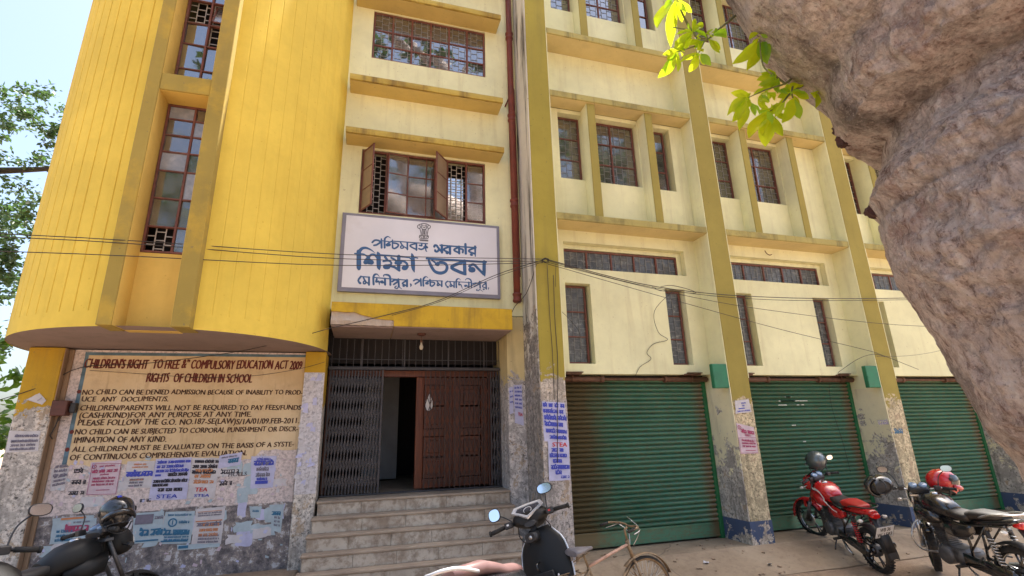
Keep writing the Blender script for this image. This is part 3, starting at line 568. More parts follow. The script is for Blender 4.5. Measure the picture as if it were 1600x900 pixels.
# ---- shutters ----
slat=MB(); zz=[(.006,0),(-.010,.004),(-.026,.016),(-.032,.032),(-.026,.046),(-.008,.057),(.006,.062),(.006,.066)]
L=PITCHX-PW-.13
slat.v=[(x,y,z) for x in (0,L) for (y,z) in zz]+[(x,.012,z) for x in (0,L) for z in (0,.066)]
n=len(zz)
for i in range(n-1): slat.f.append((i,n+i,n+i+1,i+1)); slat.sm.append(True)
slat.f.append((2*n,2*n+1,2*n+3,2*n+2)); slat.sm.append(False)
for q in (0,1):
    slat.f.append(tuple([q*n+i for i in range(n)]+[2*n+2*q+1,2*n+2*q])); slat.sm.append(False)
for k in range(4):
    xo=PITCHX*k; xl=X0+PW+xo+.015; xr=X0+PITCHX+xo-.02
    sh=MB(); sh.bbox(xl+.04,xr-.04,6.965,7.0,.025,.225,.004); sh.box(xl+.04,xr-.04,6.955,6.965,.03,.05); sh.box(xl+.04,xr-.04,6.955,6.965,.2,.218)
    S=part('roller_shutter',sh,'shutter%d'%k,label=('green roller shutter stained rust brown at its left end','green roller shutter with scraped white marks behind the red motorcycle','green roller shutter behind the black motorcycle, partly hidden by the tree trunk',None)[k])
    me=slat.mesh('slat'); me.materials.append(M['shutter%d'%k])
    for j in range(32):
        o=bpy.data.objects.new('slat',me); C.objects.link(o); o.parent=S; o.location=(xl+.045,6.985+rg.uniform(-.0025,.0025),.228+.0662*j)
        o.rotation_euler=(rg.uniform(-.03,.03),0,rg.uniform(-.0006,.0006)); o.scale=((xr-xl-.09)/L,1,1)
    g=MB(); g.bbox(xl,xl+.06,6.93,7.02,0,2.36,.004); part('guide_rail',g,'guide',S)
    g=MB(); g.bbox(xr-.06,xr,6.93,7.02,0,2.36,.004); part('guide_rail',g,'guide',S)
    d=MB(); y,z=6.86,2.325
    d.tube([(xl,y,z),(xr,y,z)],.022,10); d.tube([(xl,y,z),(xl+.78,y,z)],.042,12); d.tube([(xl+.74,y,z),(xl+.80,y,z)],.05,12); d.tube([(xr-.78,y,z),(xr-.02,y,z)],.042,12); d.tube([(xr-.80,y,z),(xr-.76,y,z)],.05,12)
    sft=part('shutter_shaft',d,'shaft',S)
    d=MB()
    for bx in (xl+.28,xr-.32):
        d.bbox(bx-.12,bx+.14,6.72,6.98,2.405,2.42,.002); d.bbox(bx-.17,bx+.12,6.74,6.96,2.38,2.40,.002); d.tube([(bx,6.86,2.41),(bx,6.80,2.36),(bx,6.80,2.30),(bx,6.86,2.275)],.009,6)
    part('bracket',d,'shaft',S)
    if k<3:
        d=MB(); d.bbox(xr-.25,xr+.012,6.385,6.46,2.15,2.51,.008); d.box(xr-.24,xr-.21,6.378,6.386,2.3,2.34); o=part('shaft_cover_plate',d,'green_plate',S)
    # near-black strip standing for the shade in the recess above the shutter
    d=MB(); d.box(xl,xr,6.98,7.05,2.28,2.39); part('recess_shade',d,'dark')

# ---- unseen solid core added to block light, hollow at the lobby ----
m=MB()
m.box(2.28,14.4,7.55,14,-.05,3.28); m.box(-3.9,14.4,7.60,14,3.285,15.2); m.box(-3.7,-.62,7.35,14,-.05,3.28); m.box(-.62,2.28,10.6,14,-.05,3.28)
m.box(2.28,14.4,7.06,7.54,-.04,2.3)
part('light_blocking_core',m,'dark')
m=MB(); m.box(2.27,14.4,6.9,7.58,15.0,15.2); m.box(-.6,2.27,7.25,7.58,15.0,15.2); m.box(14.0,14.4,6.45,7.5,-.05,15.0); part('roof_seal',m,'cream')  # unseen roof slab and end wall closing the shell against light
# left and rear skins
m=MB(); m.box(-3.75,-3.71,7.36,14,0.05,2.7); m.box(-3.95,-3.9,7.5,14,2.7,15.2); part('side_wall',m,'tower')

# ---- entrance block ----
ops=[(-.17,1.73,7.49,8.44),(-.22,1.70,4.745,5.81),(-.17,1.73,10.2,11.1)]
part('wall',holed_wall(-.60,2.258,3.281,15.0,7.02,7.2,ops),'cream_left')
for z,th in ((5.86,.09),(6.78,.09),(8.47,.09),(9.40,.09),(11.1,.09)):
    m=MB(); xs=[-.455+i*.12 for i in range(21)]
    rings=[]
    for i in range(21):
        x=-.455+2.39*i/20; d=.004*noise.noise(Vector((x*4,z,1))); e=.008*noise.noise(Vector((x*9,z,5)))
        rings.append([(x,6.69+d,z+e*.6),(x,6.685+d,z+th*.5),(x,6.69+e,z+th+e),(x,7.019,z+th),(x,7.019,z)])
    m.loft(rings,smooth=False); part('ledge',m,'ledge_left')
    m=MB(); m.box(-.45,1.93,6.72,7.018,z-.016,z-.008); part('ledge_underside',m,'ledge_left_under')
window(-.165,1.725,7.495,8.435,7.06,(1/6,2/6,.5,4/6,5/6),(.30,.62),lambda i,j:'glass_clear' if j<2 else 'glass',True,gy=-.003,gr=.003,gm_='grille_faint')
window(-.165,1.725,10.205,11.0,7.06,(1/6,2/6,.5,4/6,5/6),(.30,.62),'glass',False)
# window with open casements
wf=MB(); t=.028; x0,x1,z0,z1,y=-.215,1.695,4.75,5.805,7.06
wf.bbox(x0,x1,y-.02,y+.03,z0,z0+t,.003); wf.bbox(x0,x1,y-.02,y+.03,z1-t,z1,.003)
for x in (x0,.14,.46,.88,1.075,1.38,x1-t): wf.bbox(x,x+t,y-.021,y+.031,z0,z1,.003)
W2=part('window',wf,'frame',label='wide steel window with two casements swung open above the signboard')
def leaf(hx,wd,ang,glass,hinge=1,name='casement'):
    """casement leaf; hinge at x=hx, extends wd to +x (hinge=1) or -x, swung outwards by ang"""
    f=MB(); b=.02; h=z1-z0-2*t
    f.bbox(0,wd,-.01,.01,0,b,.002); f.bbox(0,wd,-.01,.01,h-b,h,.002); f.bbox(0,b,-.011,.011,0,h,.002); f.bbox(wd-b,wd,-.011,.011,0,h,.002)
    for q in (.33,.66): f.bbox(b,wd-b,-.009,.009,h*q-.007,h*q+.007,.002)
    o=part(name,f,'frame',W2)
    o.location=(hx,y-.022,z0+t); o.rotation_euler=(0,0,-ang if hinge==1 else PI+ang)
    for q0,q1 in ((.02,.33),(.33,.66),(.66,.98)):
        g=MB(); g.box(b,wd-b,-.002,.002,h*q0+.004,h*q1-.004); part('pane',g,glass,o)
leaf(-.19,.31,R(62),'glass_brown',1)
leaf(.485,.32,R(9),'glass',-1)
leaf(1.085,.34,R(52),'glass_brown',-1)
for (a,b2) in ((.49,.76),(.76,.88),(1.41,1.665)):
    for q0,q1 in ((.02,.33),(.33,.66),(.66,.98)):
        h=z1-z0-2*t; g=MB(); g.box(a,b2-.006,y-.002,y+.004,z0+t+h*q0+.005,z0+t+h*q1-.005); part('pane',g,'glass',W2)
        g=MB(); g.bbox(a,b2,y-.012,y+.01,z0+t+h*q0-.008,z0+t+h*q0+.006,.002); part('glazing_bar',g,'frame',W2)
g=MB(); g.bbox(.752,.768,y-.012,y+.01,z0+t,z1-t,.002); part('glazing_bar',g,'frame',W2)
g=MB(); maze_grille(g,x0+t,x1-t,z0+t,z1-t,y+.05,.085,.10,.005); part('grille',g,'grille',W2)
g=MB(); g.box(1.10,1.37,y+.09,y+.1,z0,z1-.25); part('backing_pane',g,'glass_mirror',W2)  # added mirror pane stands in for the bright view through the room
g=MB(); g.box(.17,1.08,y+.09,y+.1,z0,z1-.1); part('backing_pane',g,'curtain',W2)

# canopy over the door
m=MB(); xa,xb,ya,yb,za,zb=-.46,1.965,6.60,7.50,2.985,3.28
prof=[(xa,zb)]; br=[(xa,3.16),(-.30,3.15),(-.18,3.155),(-.08,3.12),(.02,3.10),(.10,3.075),(.22,3.07),(.33,3.06),(.335,za)]
front=[(xa,zb)]+br+[(xb,za),(xb,zb)]
m.poly([(x,ya,z) for x,z in front][::-1]); m.poly([(x,yb,z) for x,z in front])
fr=front
for i in range(len(fr)):
    a=fr[i]; b=fr[(i+1)%len(fr)]; m.quad((a[0],ya,a[1]),(b[0],ya,b[1]),(b[0],yb,b[1]),(a[0],yb,a[1]))
part('door_canopy',m,'canopy')
m=MB(); rings=[]
for i in range(40):
    x=xa+.003+(.33-xa)*i/39; rg_=[]
    for (yy,z) in ((6.635,2.99),(6.62,3.04),(6.625,3.10),(6.64,3.18),(7.0,3.18),(7.0,2.99)):
        d=.022*noise.noise(Vector((x*13,z*25,yy))); rg_.append((x,yy+(d if yy<6.9 else 0),z+(d*.5 if z<3.0 else 0)))
    rings.append(rg_)
m.loft(rings,smooth=False); part('broken_canopy_edge',m,'raw_concrete')
m=MB(); m.box(xa+.34+.46,xb-.01,6.62,7.49,2.972,2.984); m.box(xa+.01,xa+.79,6.66,7.49,2.968,2.984); part('canopy_soffit',m,'soffit')
# jambs and lobby
m=MB(); m.box(1.995,2.257,7.022,7.9,-.04,3.27); part('entrance_jamb',m,'jamb')
m=MB(); m.box(1.99,2.0,7.9,10.6,.8,3.1); m.box(-.62,-.5,7.5,10.6,.8,3.1); m.box(-.5,2.0,10.5,10.6,.8,3.1); m.box(-.5,2.0,7.5,10.6,3.02,3.1); part('lobby_wall',m,'dark')  # walls coloured near-black for the shade inside the lobby
m=MB(); m.box(.02,.62,9.5,9.6,.87,2.75); part('lobby_partition',m,'room_pale')
# steps
SZ=(.84,.675,.51,.345,.18); SY=(7.0,6.80,6.64,6.49,6.34); XL=(-.485,-.52,-.55,-.575,-.6)
core=MB()
for k in range(5):
    yb_=10.5 if k==0 else SY[k-1]+.05
    zb_=SZ[k+1]-.03 if k<4 else -.05
    core.box(XL[k]+.01,1.985,SY[k]+.03,yb_,zb_-.02,SZ[k]-.031)
core_o=part('entrance_steps',core,'tread')
for k in range(5):
    m=MB(); rings=[]; nn=24; xr_=1.99 if k else 1.992
    yb_=10.5 if k==0 else SY[k-1]+.02
    for i in range(nn+1):
        x=XL[k]+(xr_-XL[k])*i/nn; d=.005*noise.noise(Vector((x*5,k,2)))
        y0=SY[k]+d; z=SZ[k]+.3*d
        rings.append([(x,y0+.004,z-.028),(x,y0,z-.02),(x,y0+.001,z-.006),(x,y0+.008,z),(x,yb_,SZ[k]),(x,yb_,SZ[k]-.03)])
    m.loft(rings,smooth=False); part('tread',m,'tread',core_o)
    zt=SZ[k]-.030; zl=(SZ[k+1] if k<4 else 0)+.001
    x=XL[k]+.012
    j=0
    while x<1.97:
        wd=(.50,.54,.51,.49,.50)[(j+k)%5]+rg.uniform(-.02,.02)
        if j==0: wd*=(1,1.05,.92,1.1,1.0)[k]
        e=min(x+wd,1.985)
        if e-x>.06:
            m=MB(); dy=rg.uniform(-.003,.003); m.bbox(x+.0015,e-.0015,SY[k]+.012+dy,SY[k]+.03,zl,zt,.003); part('riser_slab',m,'marble',core_o)
        x=e; j+=1
# gate
G=empty('collapsible_gate'); G.parent=B
G['label']='dark grey collapsible steel gate, folded open at the left of the entrance'
m=MB(); m.bbox(-.49,1.99,7.40,7.46,2.505,2.545,.003); part('rail',m,'gate',G)
m=MB(); m.bbox(-.49,1.99,7.40,7.47,.842,.862,.003); part('rail',m,'gate',G)
def gate_run(xa,xb,nb,y,hw=.008,mt='gate'):
    dx=(xb-xa)/(nb-1)
    for i in range(nb):
        m=MB(); x=xa+dx*i; m.box(x-hw,x+hw,y-.008,y+.008,.865,2.50); m.box(x-hw*.6,x+hw*.6,y+.014,y+.022,.865,2.50); part('picket',m,mt,G)
    for zc in (1.02,1.24,1.46,1.68,1.9,2.12,2.34):
        s=MB(); hh=.105
        for i in range(nb-1):
            a,b=xa+dx*i,xa+dx*(i+1)
            for (za_,zb_,yy) in ((zc-hh,zc+hh,y-.013),(zc+hh,zc-hh,y+.028)):
                L_=math.hypot(b-a,zb_-za_); nx_,nz_=-(zb_-za_)/L_*hw*.75,(b-a)/L_*hw*.75
                s.loft([[(a+nx_,yy,za_+nz_),(a-nx_,yy,za_-nz_),(a-nx_,yy+.004,za_-nz_),(a+nx_,yy+.004,za_+nz_)],[(b+nx_,yy,zb_+nz_),(b-nx_,yy,zb_-nz_),(b-nx_,yy+.004,zb_-nz_),(b+nx_,yy+.004,zb_+nz_)]],smooth=False)
        part('lattice',s,mt,G)
gate_run(-.46,.245,18,7.43)
gate_run(.86,1.80,14,7.43,.006,'gate_thin')
gate_run(1.84,1.975,4,7.44)
m=MB(); m.bbox(.232,.262,7.39,7.47,.86,2.50,.004); part('lock_stile',m,'gate',G)
# transom grille above the gate
T=MB(); T.box(-.5,1.99,7.47,7.49,2.55,2.56); T.box(-.5,1.99,7.47,7.48,2.66,2.668)
for i in range(26): x=-.46+i*.098; T.box(x-.004,x+.004,7.472,7.482,2.56,2.97)
for x in (-.05,.55,1.2,1.75): T.box(x-.01,x+.01,7.465,7.485,2.55,2.98)
part('transom_grille',T,'gate')
T=MB(); T.box(-.5,1.99,7.62,7.64,2.62,3.02); part('transom_shade',T,'dark')  # near-black sheet stands for the shade behind the transom
T=MB(); T.bbox(-.5,1.99,7.60,7.70,2.43,2.52,.004); T.bbox(-.5,-.44,7.60,7.70,.86,2.43,.004); T.bbox(1.84,1.90,7.60,7.70,.86,2.43,.004); part('door_frame',T,'wood')
# wooden doors with raised panels
def door_leaf(x0,x1,y0,ang,hx,label):
    D=empty('door',(hx,y0,.87)); D.parent=B; D.rotation_euler=(0,0,ang); D['label']=label
    w=x1-x0
    for a,b in ((0,.11),(w-.11,w)):
        m=MB(); m.bbox(x0-hx+a,x0-hx+b,-.02,.02,0,1.55,.004); part('stile',m,'wood',D)
    for a,b in ((0,.12),(.70,.80),(1.44,1.55)):
        m=MB(); m.bbox(x0-hx+.11,x0-hx+w-.11,-.018,.018,a,b,.004); part('door_rail',m,'wood',D)
    for a,b in ((.13,.40),(.42,.69),(.81,1.12),(1.14,1.43)):
        m=MB(); m.bbox(x0-hx+.12,x0-hx+w-.12,-.012,.008,a,b,.008); m.bbox(x0-hx+.17,x0-hx+w-.17,-.024,.0,a+.05,b-.05,.01); part('door_panel',m,'wood',D)
    return D
door_leaf(.74,1.29,7.64,R(6),1.29,'brown panelled door leaf standing ajar with pale flame sticker')
door_leaf(1.295,1.84,7.66,0,1.84,'brown panelled door leaf closed behind the gate')
# flame shaped sticker on the door
m=MB(); pts=[(0,.17),(.03,.11),(.055,.05),(.06,-.02),(.04,-.07),(0,-.09),(-.04,-.07),(-.06,-.02),(-.05,.04),(-.02,.1)]
m.poly([(.93+x,7.575,2.02+z) for x,z in pts][::-1]); m.poly([(.93+x,7.58,2.02+z) for x,z in pts])
for i in range(len(pts)):
    a,b=pts[i],pts[(i+1)%len(pts)]; m.quad((.93+a[0],7.575,2.02+a[1]),(.93+b[0],7.575,2.02+b[1]),(.93+b[0],7.58,2.02+b[1]),(.93+a[0],7.58,2.02+a[1]))
part('door_sticker',m,'white_plastic')

# ---- notice wall and piers ----
m=MB(); m.box(-3.395,-.78,7.16,7.34,.0,2.69); part('notice_wall',m,'notice_wall')
m=MB(); m.bbox(-3.75,-3.405,7.05,7.355,.0,2.698,.01); part('pier',m,'pier')
m=MB(); m.box(-3.404,-3.396,7.056,7.159,.05,2.69); m.bbox(-3.398,-3.35,7.13,7.165,.1,2.69,.01); part('pier_edge',m,'pier_edge')
m=MB(); m.bbox(-.765,-.505,7.05,7.9,.0,2.698,.01); part('pier',m,'pier')
m=MB(); m.box(-.76,-.51,7.045,7.051,.93,2.42); part('torn_bill_layer',m,'paperband')
# ragged papers lifting off the pier
for i in range(46):
    x=rg.uniform(-.755,-.56); z=rg.uniform(1.0,2.40); a=rg.uniform(.015,.05); b=rg.uniform(.015,.05); m=MB()
    p=[(x-a+rg.uniform(-.01,.01),7.043-rg.uniform(0,.004),z-b),(x+a,7.042-rg.uniform(0,.012),z-b+rg.uniform(-.02,.02)),(x+a*rg.uniform(.4,1),7.043-rg.uniform(0,.012),z+b),(x-a*rg.uniform(.3,1),7.043,z+b*rg.uniform(.5,1))]
    p=[(min(q[0],-.512),q[1],q[2]) for q in p]
    m.loft([p,[(q[0],q[1]+.0012,q[2]) for q in p]],smooth=False); part('torn_paper',m,P_WHITE if i%3 else P_LAV)

# ---- tower ----
TC=(-2.2,7.4); TR=1.74; TZ0,TZ1=2.7,15.2
def tower_arc(a_from,a_to,groove,depth,zlo):
    """angles measured from -Y towards +X; vertical grooves cut every `groove` metres"""
    st=groove/TR; n=max(1,int(abs(a_to-a_from)/st)); st=(a_to-a_from)/n; prof=[]
    for i in range(n):
        a=a_from+i*st; g=.012/TR*math.copysign(1,st)
        for (da,d) in ((0,depth),(g*.5,depth),(g,0),(abs(st)*.33*math.copysign(1,st),0),(abs(st)*.66*math.copysign(1,st),0),(st-g*.5,0)):
            prof.append((a+da,TR-d))
    prof.append((a_to,TR-depth)); return prof
def pol(a,r): return (TC[0]+r*math.sin(a),TC[1]-r*math.cos(a))
aL=math.asin((-2.50-TC[0])/TR); aR=math.asin((-1.735-TC[0])/TR)
def shell(prof,zlo_g):
    m=MB()
    plain_=[(a,TR) for a,r in prof]
    rings=[[(*pol(a,TR),TZ0) for a,r in prof],[(*pol(a,TR),zlo_g) for a,r in prof],[(*pol(a,r),zlo_g+.002) for a,r in prof],[(*pol(a,r),TZ1) for a,r in prof]]
    m.loft(rings,cap=False,closed=False,smooth=False); return m
part('tower_wall',shell(tower_arc(R(-125),aL,.150,.010,2.9),2.86),'tower')
part('tower_wall',shell(tower_arc(aR,R(78),.150,.0045,2.9),2.86),'tower')
m=MB(); ring=[(*pol(R(-125)+R(215)*i/60,TR-.002),TZ0+.006) for i in range(61)]
m.poly(ring); part('tower_soffit',m,'soffit')
# trim strips, recess, windows
for a,b in ((-2.515,-2.385),(-1.885,-1.72)):
    m=MB(); m.bbox(a,b,5.60,5.92,TZ0-.004,15.1,.006); part('tower_trim',m,'tower_trim')
m=MB(); m.box(-2.384,-2.379,5.615,5.9,TZ0+.002,15.0); m.box(-1.891,-1.886,5.615,5.9,TZ0+.002,15.0); m.box(-2.38,-1.89,5.885,6.0,TZ0+.002,3.55); part('recess_wall',m,'tower_recess'); m=MB(); m.box(-2.38,-1.89,6.2,6.3,3.5,15); part('stairwell_shade',m,'dark')  # near-black back sheet stands for the shade behind the tower panes
for z in (5.405,8.0,10.6):
    m=MB(); m.bbox(-2.385,-1.886,5.612,5.96,z,z+.215,.004); part('tower_trim',m,'tower_trim')
    m=MB(); m.box(-2.378,-1.892,5.63,5.93,z-.006,z-.001); part('head_soffit',m,'tower_recess')
def rel(zs,z0,z1): return tuple((z-z0)/(z1-z0) for z in zs)
window(-2.375,-1.895,3.555,5.40,5.90,(.60,),rel((3.86,4.20,4.54,4.78,5.0,5.21),3.555,5.4),lambda i,j:'curtain_glass' if (i+j)%3==0 else 'glass',False,broken=((0,0),),bar=.024)
m=MB(); maze_grille(m,-2.37,-2.09,3.565,3.86,5.93,.09,.09,.005); part('grille',m,'grille')
window(-2.375,-1.895,5.63,7.99,5.90,(.56,),rel((5.92,6.28,6.6,6.95,7.3,7.65),5.63,7.99),'glass_clear',False,broken=((1,2),(0,3),(1,3)),bar=.024)
m=MB(); maze_grille(m,-2.37,-1.9,5.63,7.98,5.94,.10,.10,.005); part('grille',m,'grille')
# small casement leaf tilted out in the upper tower window
lf=MB(); lf.bbox(0,.2,-.008,.008,0,.02,.002); lf.bbox(0,.2,-.008,.008,.32,.34,.002); lf.bbox(0,.02,-.008,.008,0,.34,.002); lf.bbox(.18,.2,-.008,.008,0,.34,.002)
o=part('casement',lf,'frame'); o.location=(-2.08,5.86,6.63); o.rotation_euler=(R(-18),0,0)
g=MB(); g.box(.02,.18,-.002,.002,.02,.32); part('pane',g,'glass',o)

# ---- drain pipe ----
m=MB(); m.tube([(2.15,6.93,3.47),(2.15,6.93,15)],.052,16)
dp=part('drain_pipe',m,'pipe')
for z in (3.48,5.04,6.62,8.30,10.0,11.7):
    m=MB(); m.lathe([(.052,0),(.066,.004),(.068,.03),(.060,.05),(.060,.10),(.07,.105),(.07,.13),(.053,.14)],16,o=(2.15,6.93,z)); part('pipe_collar',m,'pipe',dp)
m=MB(); m.tube([(2.225,6.99,3.9),(2.225,6.99,7.3),(2.215,6.99,7.34),(2.06,7.0,6.95)],.012,8); part('conduit',m,'pipe',dp)
# bulb under the canopy
Bu=tag(empty('light_bulb',(.74,7.0,2.97)),'bare light bulb hanging in its holder under the door canopy','bulb')
m=MB(); m.lathe([(.0,0),(.06,0),(.06,-.02),(.03,-.035),(.0,-.036)],16); part('ceiling_rose',m,'brown_box',Bu)
m=MB(); m.tube([(0,0,-.03),(.004,0,-.10)],.004,6); m.lathe([(.0,-.09),(.016,-.09),(.018,-.13),(.0,-.131)],12); part('holder',m,'shaft',Bu)
m=MB(); m.lathe([(.012,-.13),(.014,-.15),(.027,-.18),(.028,-.20),(.018,-.225),(0,-.23)],14); part('glass_bulb',m,'bulb',Bu)
# rusty meter box
Mt=tag(empty('meter_box',(-3.33,7.08,2.0)),'small rusty brown meter box on the pier left of the painted notice','box')
m=MB(); m.bbox(-.075,.075,-.06,.05,-.085,.085,.006); part('case',m,'brown_box',Mt)
m=MB(); m.bbox(.085,.14,-.02,.05,-.05,.06,.006); m.tube([(.08,0,0),(.09,0,0)],.02,8); part('switch',m,'black_plastic',Mt)
m=MB(); m.tube([(0,0,-.08),(-.02,0,-.2),(-.05,.0,-.3),(-.03,.02,-.34)],.006,6); m.tube([(.02,-.0,-.08),(.0,0,-.14),(.06,0,-.14)],.005,6); part('wire_tail',m,'wire',Mt)
# =====================================================================
# SIGNBOARD, NOTICE, BILLS
# =====================================================================
def ink_mesh(data, y, ky=.00012, n=5):
    """brush strokes x,z,width;... on the plane y (facing -Y), each a hair proud of the last"""
    m=MB(); q=0
    for s in data.split(';'):
        p=[tuple(float(v) for v in t.split(',')) for t in s.split(' ')]
        sp=smooth_pts(p,n) if len(p)>2 else smooth_pts(p,2)
        q+=1; yy=y-ky*(q%14)
        L=[];Rr=[]
        for i,(x,z,w_) in enumerate(sp):
            a=sp[max(i-1,0)]; b=sp[min(i+1,len(sp)-1)]
            dx,dz=b[0]-a[0],b[1]-a[1]; l=math.hypot(dx,dz) or 1
            nx,nz=-dz/l*w_/2,dx/l*w_/2
            L.append((x+nx,z+nz)); Rr.append((x-nx,z-nz))
        # rounded caps
        def cap(c,prev,w_):
            dx,dz=c[0]-prev[0],c[1]-prev[1]; l=math.hypot(dx,dz) or 1; a0=math.atan2(dz,dx)
            return [(c[0]+math.cos(a0+t)*w_/2,c[1]+math.sin(a0+t)*w_/2) for t in (-.9,-.3,.3,.9)]
        for i in range(len(sp)-1):
            m.quad((L[i][0],yy,L[i][1]),(Rr[i][0],yy,Rr[i][1]),(Rr[i+1][0],yy,Rr[i+1][1]),(L[i+1][0],yy,L[i+1][1]))
        for (c,pv_,l_,r_) in ((sp[-1],sp[-2],L[-1],Rr[-1]),(sp[0],sp[1],Rr[0],L[0])):
            cp=cap(c,pv_,c[2]); m.poly([(r_[0],yy,r_[1])]+[(a,yy,b) for a,b in cp]+[(l_[0],yy,l_[1])])
    return m
def fix_dir(m):
    """all faces towards -Y"""
    return m
SB=tag(empty('signboard',(.735,6.96,4.12)),'large white signboard with blue Bengali lettering and grey border above the entrance','sign')
def rel_build(name,m,mat,par):
    l=par.location; m.v=[(x-l.x,y-l.y,z-l.z) for x,y,z in m.v]
    return m.build(name,mat,par,recalc=False)
m=MB(); m.bbox(-.43,1.90,6.964,7.019,3.525,4.705,.004); rel_build('board',m,M['sign_grey'],SB)
m=MB(); m.loft([[(-.375,6.962,3.585),(1.855,6.962,3.585),(1.855,6.962,4.665),(-.375,6.962,4.665)],[(-.375,6.966,3.585),(1.855,6.966,3.585),(1.855,6.966,4.665),(-.375,6.966,4.665)]],smooth=False)
rel_build('painted_panel',m,M['sign_white'],SB)
rel_build('lettering',ink_mesh(SIGN_INK,6.9605),M['sign_ink'],SB)
rel_build('emblem',ink_mesh(EMBLEM_INK,6.9605),M['emblem_ink'],SB)

def text_line(body,x0,zb0,x1,zb1,h,y,mat,par,name='lettering',weight=.012,jit=.0,align_h=True,ux=(1,0,0)):
    """one painted line fitted between two points on a wall plane facing -Y"""
    cu=bpy.data.curves.new('lettering_curve','FONT'); cu.body=body; cu.resolution_u=3; cu.space_word=1.15
    to=bpy.data.objects.new('lettering_tmp',cu); C.objects.link(to)
    dg=bpy.context.evaluated_depsgraph_get(); me=bpy.data.meshes.new_from_object(to.evaluated_get(dg))
    bpy.data.objects.remove(to); bpy.data.curves.remove(cu)
    xs=[v.co.x for v in me.vertices]; a,b=min(xs),max(xs); H=.72
    rr=random.Random(len(body))
    ph=rr.uniform(0,9)
    for v in me.vertices:
        u=(v.co.x-a)/(b-a); zz=v.co.y/H*h; x=x0+(x1-x0)*u+zz*.06
        wob=jit*h*(noise.noise(Vector((u*22,ph,0)))); x+=jit*h*.6*noise.noise(Vector((u*17,3,ph)))
        v.co=Vector((x,y,zb0+(zb1-zb0)*u+zz*(1+.25*jit*noise.noise(Vector((u*30,ph,8))))+wob))
    # three overlaid passes of the brush make the strokes bold
    vs=[v.co.copy() for v in me.vertices]; fs=[tuple(p.vertices) for p in me.polygons]; nv=len(vs); bpy.data.meshes.remove(me)
    V_=[];F_=[]; kk=weight*h*2.2
    for q_,dx in enumerate((-1,0,1)):
        V_+=[(c.x+dx*kk-par.location.x,c.y-.0002*q_-par.location.y,c.z+dx*kk*.3-par.location.z) for c in vs]; F_+=[tuple(i+nv*q_ for i in f_) for f_ in fs]
    me=bpy.data.meshes.new(name); me.from_pydata(V_,[],F_); me.materials.append(mat)
    o=bpy.data.objects.new(name,me); C.objects.link(o); o.parent=par; return o
NB=tag(empty('wall_notice',(-2.0,7.156,2.0)),'tan painted wall notice headed Children\'s Right to Free & Compulsory Education Act','sign')
m=MB(); pts=[(-3.235,2.655),(-.775,2.655),(-.775,1.50)]
k_=[]
for i in range(30):
    x=-.775-(2.44)*i/29; k_.append((x,1.36+.035*noise.noise(Vector((x*5,0,0)))+.02*noise.noise(Vector((x*17,0,3)))+(.10 if x>-1.2 else 0)))
outl=pts+k_
m.poly([(x,7.1572,z) for x,z in outl]); rel_build('painted_ground',m,M['notice'],NB)
m=MB(); m.poly([(-3.245,7.1562,2.625),(-.775,7.1562,2.635),(-.775,7.1562,2.668),(-3.245,7.1562,2.662)]); m.poly([(-3.245,7.1558,1.38),(-3.20,7.1558,1.38),(-3.205,7.1558,2.63),(-3.243,7.1558,2.63)]); rel_build('border',m,M['blue_line'],NB)
for i,(tx,a,b,c,d,h) in enumerate(NOTICE_LINES):
    text_line(tx,a,b,c,d,h,7.1548,M['red_ink'] if i<2 else M['brown_ink'],NB,weight=.020 if i<2 else .022,jit=.13)
for i,(x,z) in enumerate(NOTICE_BULLETS):
    m=MB(); m.poly([(x+.022*math.cos(t*PI/5),7.1546,z+.024*math.sin(t*PI/5)) for t in range(10)]); rel_build('bullet',m,M['red_ink'],NB)
# blotch where the paint has come away near the lower right
m=MB(); m.poly([(-1.28+ .42*t+.01*math.sin(t*40),7.1536,1.575+.03*noise.noise(Vector((t*9,1,1)))) for t in [i/12 for i in range(13)]]+[(-.86-.42*t,7.1536,1.50+.035*noise.noise(Vector((t*9,5,1)))) for t in [i/12 for i in range(13)]])

# ---- bills pasted on walls ----
sr=random.Random(5)
def scribble(m,x0,x1,z,h,y,seed,headline=True,w=.10):
    """handwriting-like strokes hanging from a head line"""
    r=random.Random(seed); x=x0; q=0; lw=h*w
    def seg(a,b,wd=None):
        nonlocal q; q+=1; yy=y-.00008*(q%12); wd=(wd or lw); dx,dz=b[0]-a[0],b[1]-a[1]; l=math.hypot(dx,dz) or 1; nx,nz=-dz/l*wd,dx/l*wd
        m.quad((a[0]+nx,yy,a[1]+nz),(a[0]-nx,yy,a[1]-nz),(b[0]-nx,yy,b[1]-nz),(b[0]+nx,yy,b[1]+nz))
    while x<x1-h*.3:
        n=r.randint(2,5); xe=min(x+n*h*.62,x1)
        if headline: seg((x,z+h*.9+r.uniform(-.04,.04)*h),(xe,z+h*.9+r.uniform(-.06,.06)*h),lw*.8)
        while x<xe-h*.2:
            cw=h*r.uniform(.45,.65); k=r.random()
            seg((x+cw*.85,z+h*.9),(x+cw*.85+r.uniform(-.05,.05)*h,z+r.uniform(0,.1)*h))
            if k<.4: seg((x+cw*.8,z+h*.65),(x+cw*.15,z+h*.4)); seg((x+cw*.15,z+h*.4),(x+cw*.8,z+h*.12))
            elif k<.7: seg((x+cw*.1,z+h*.7),(x+cw*.5,z+h*.55)); seg((x+cw*.5,z+h*.55),(x+cw*.2,z+h*.2)); seg((x+cw*.2,z+h*.2),(x+cw*.8,z+h*.2))
            else: seg((x+cw*.1,z+h*.3),(x+cw*.45,z+h*.1)); seg((x+cw*.45,z+h*.1),(x+cw*.75,z+h*.5))
            if r.random()<.2: seg((x+cw*.6,z+h*1.0),(x+cw*.1,z+h*1.25))
            x+=cw
        x=xe+h*.35
    return m
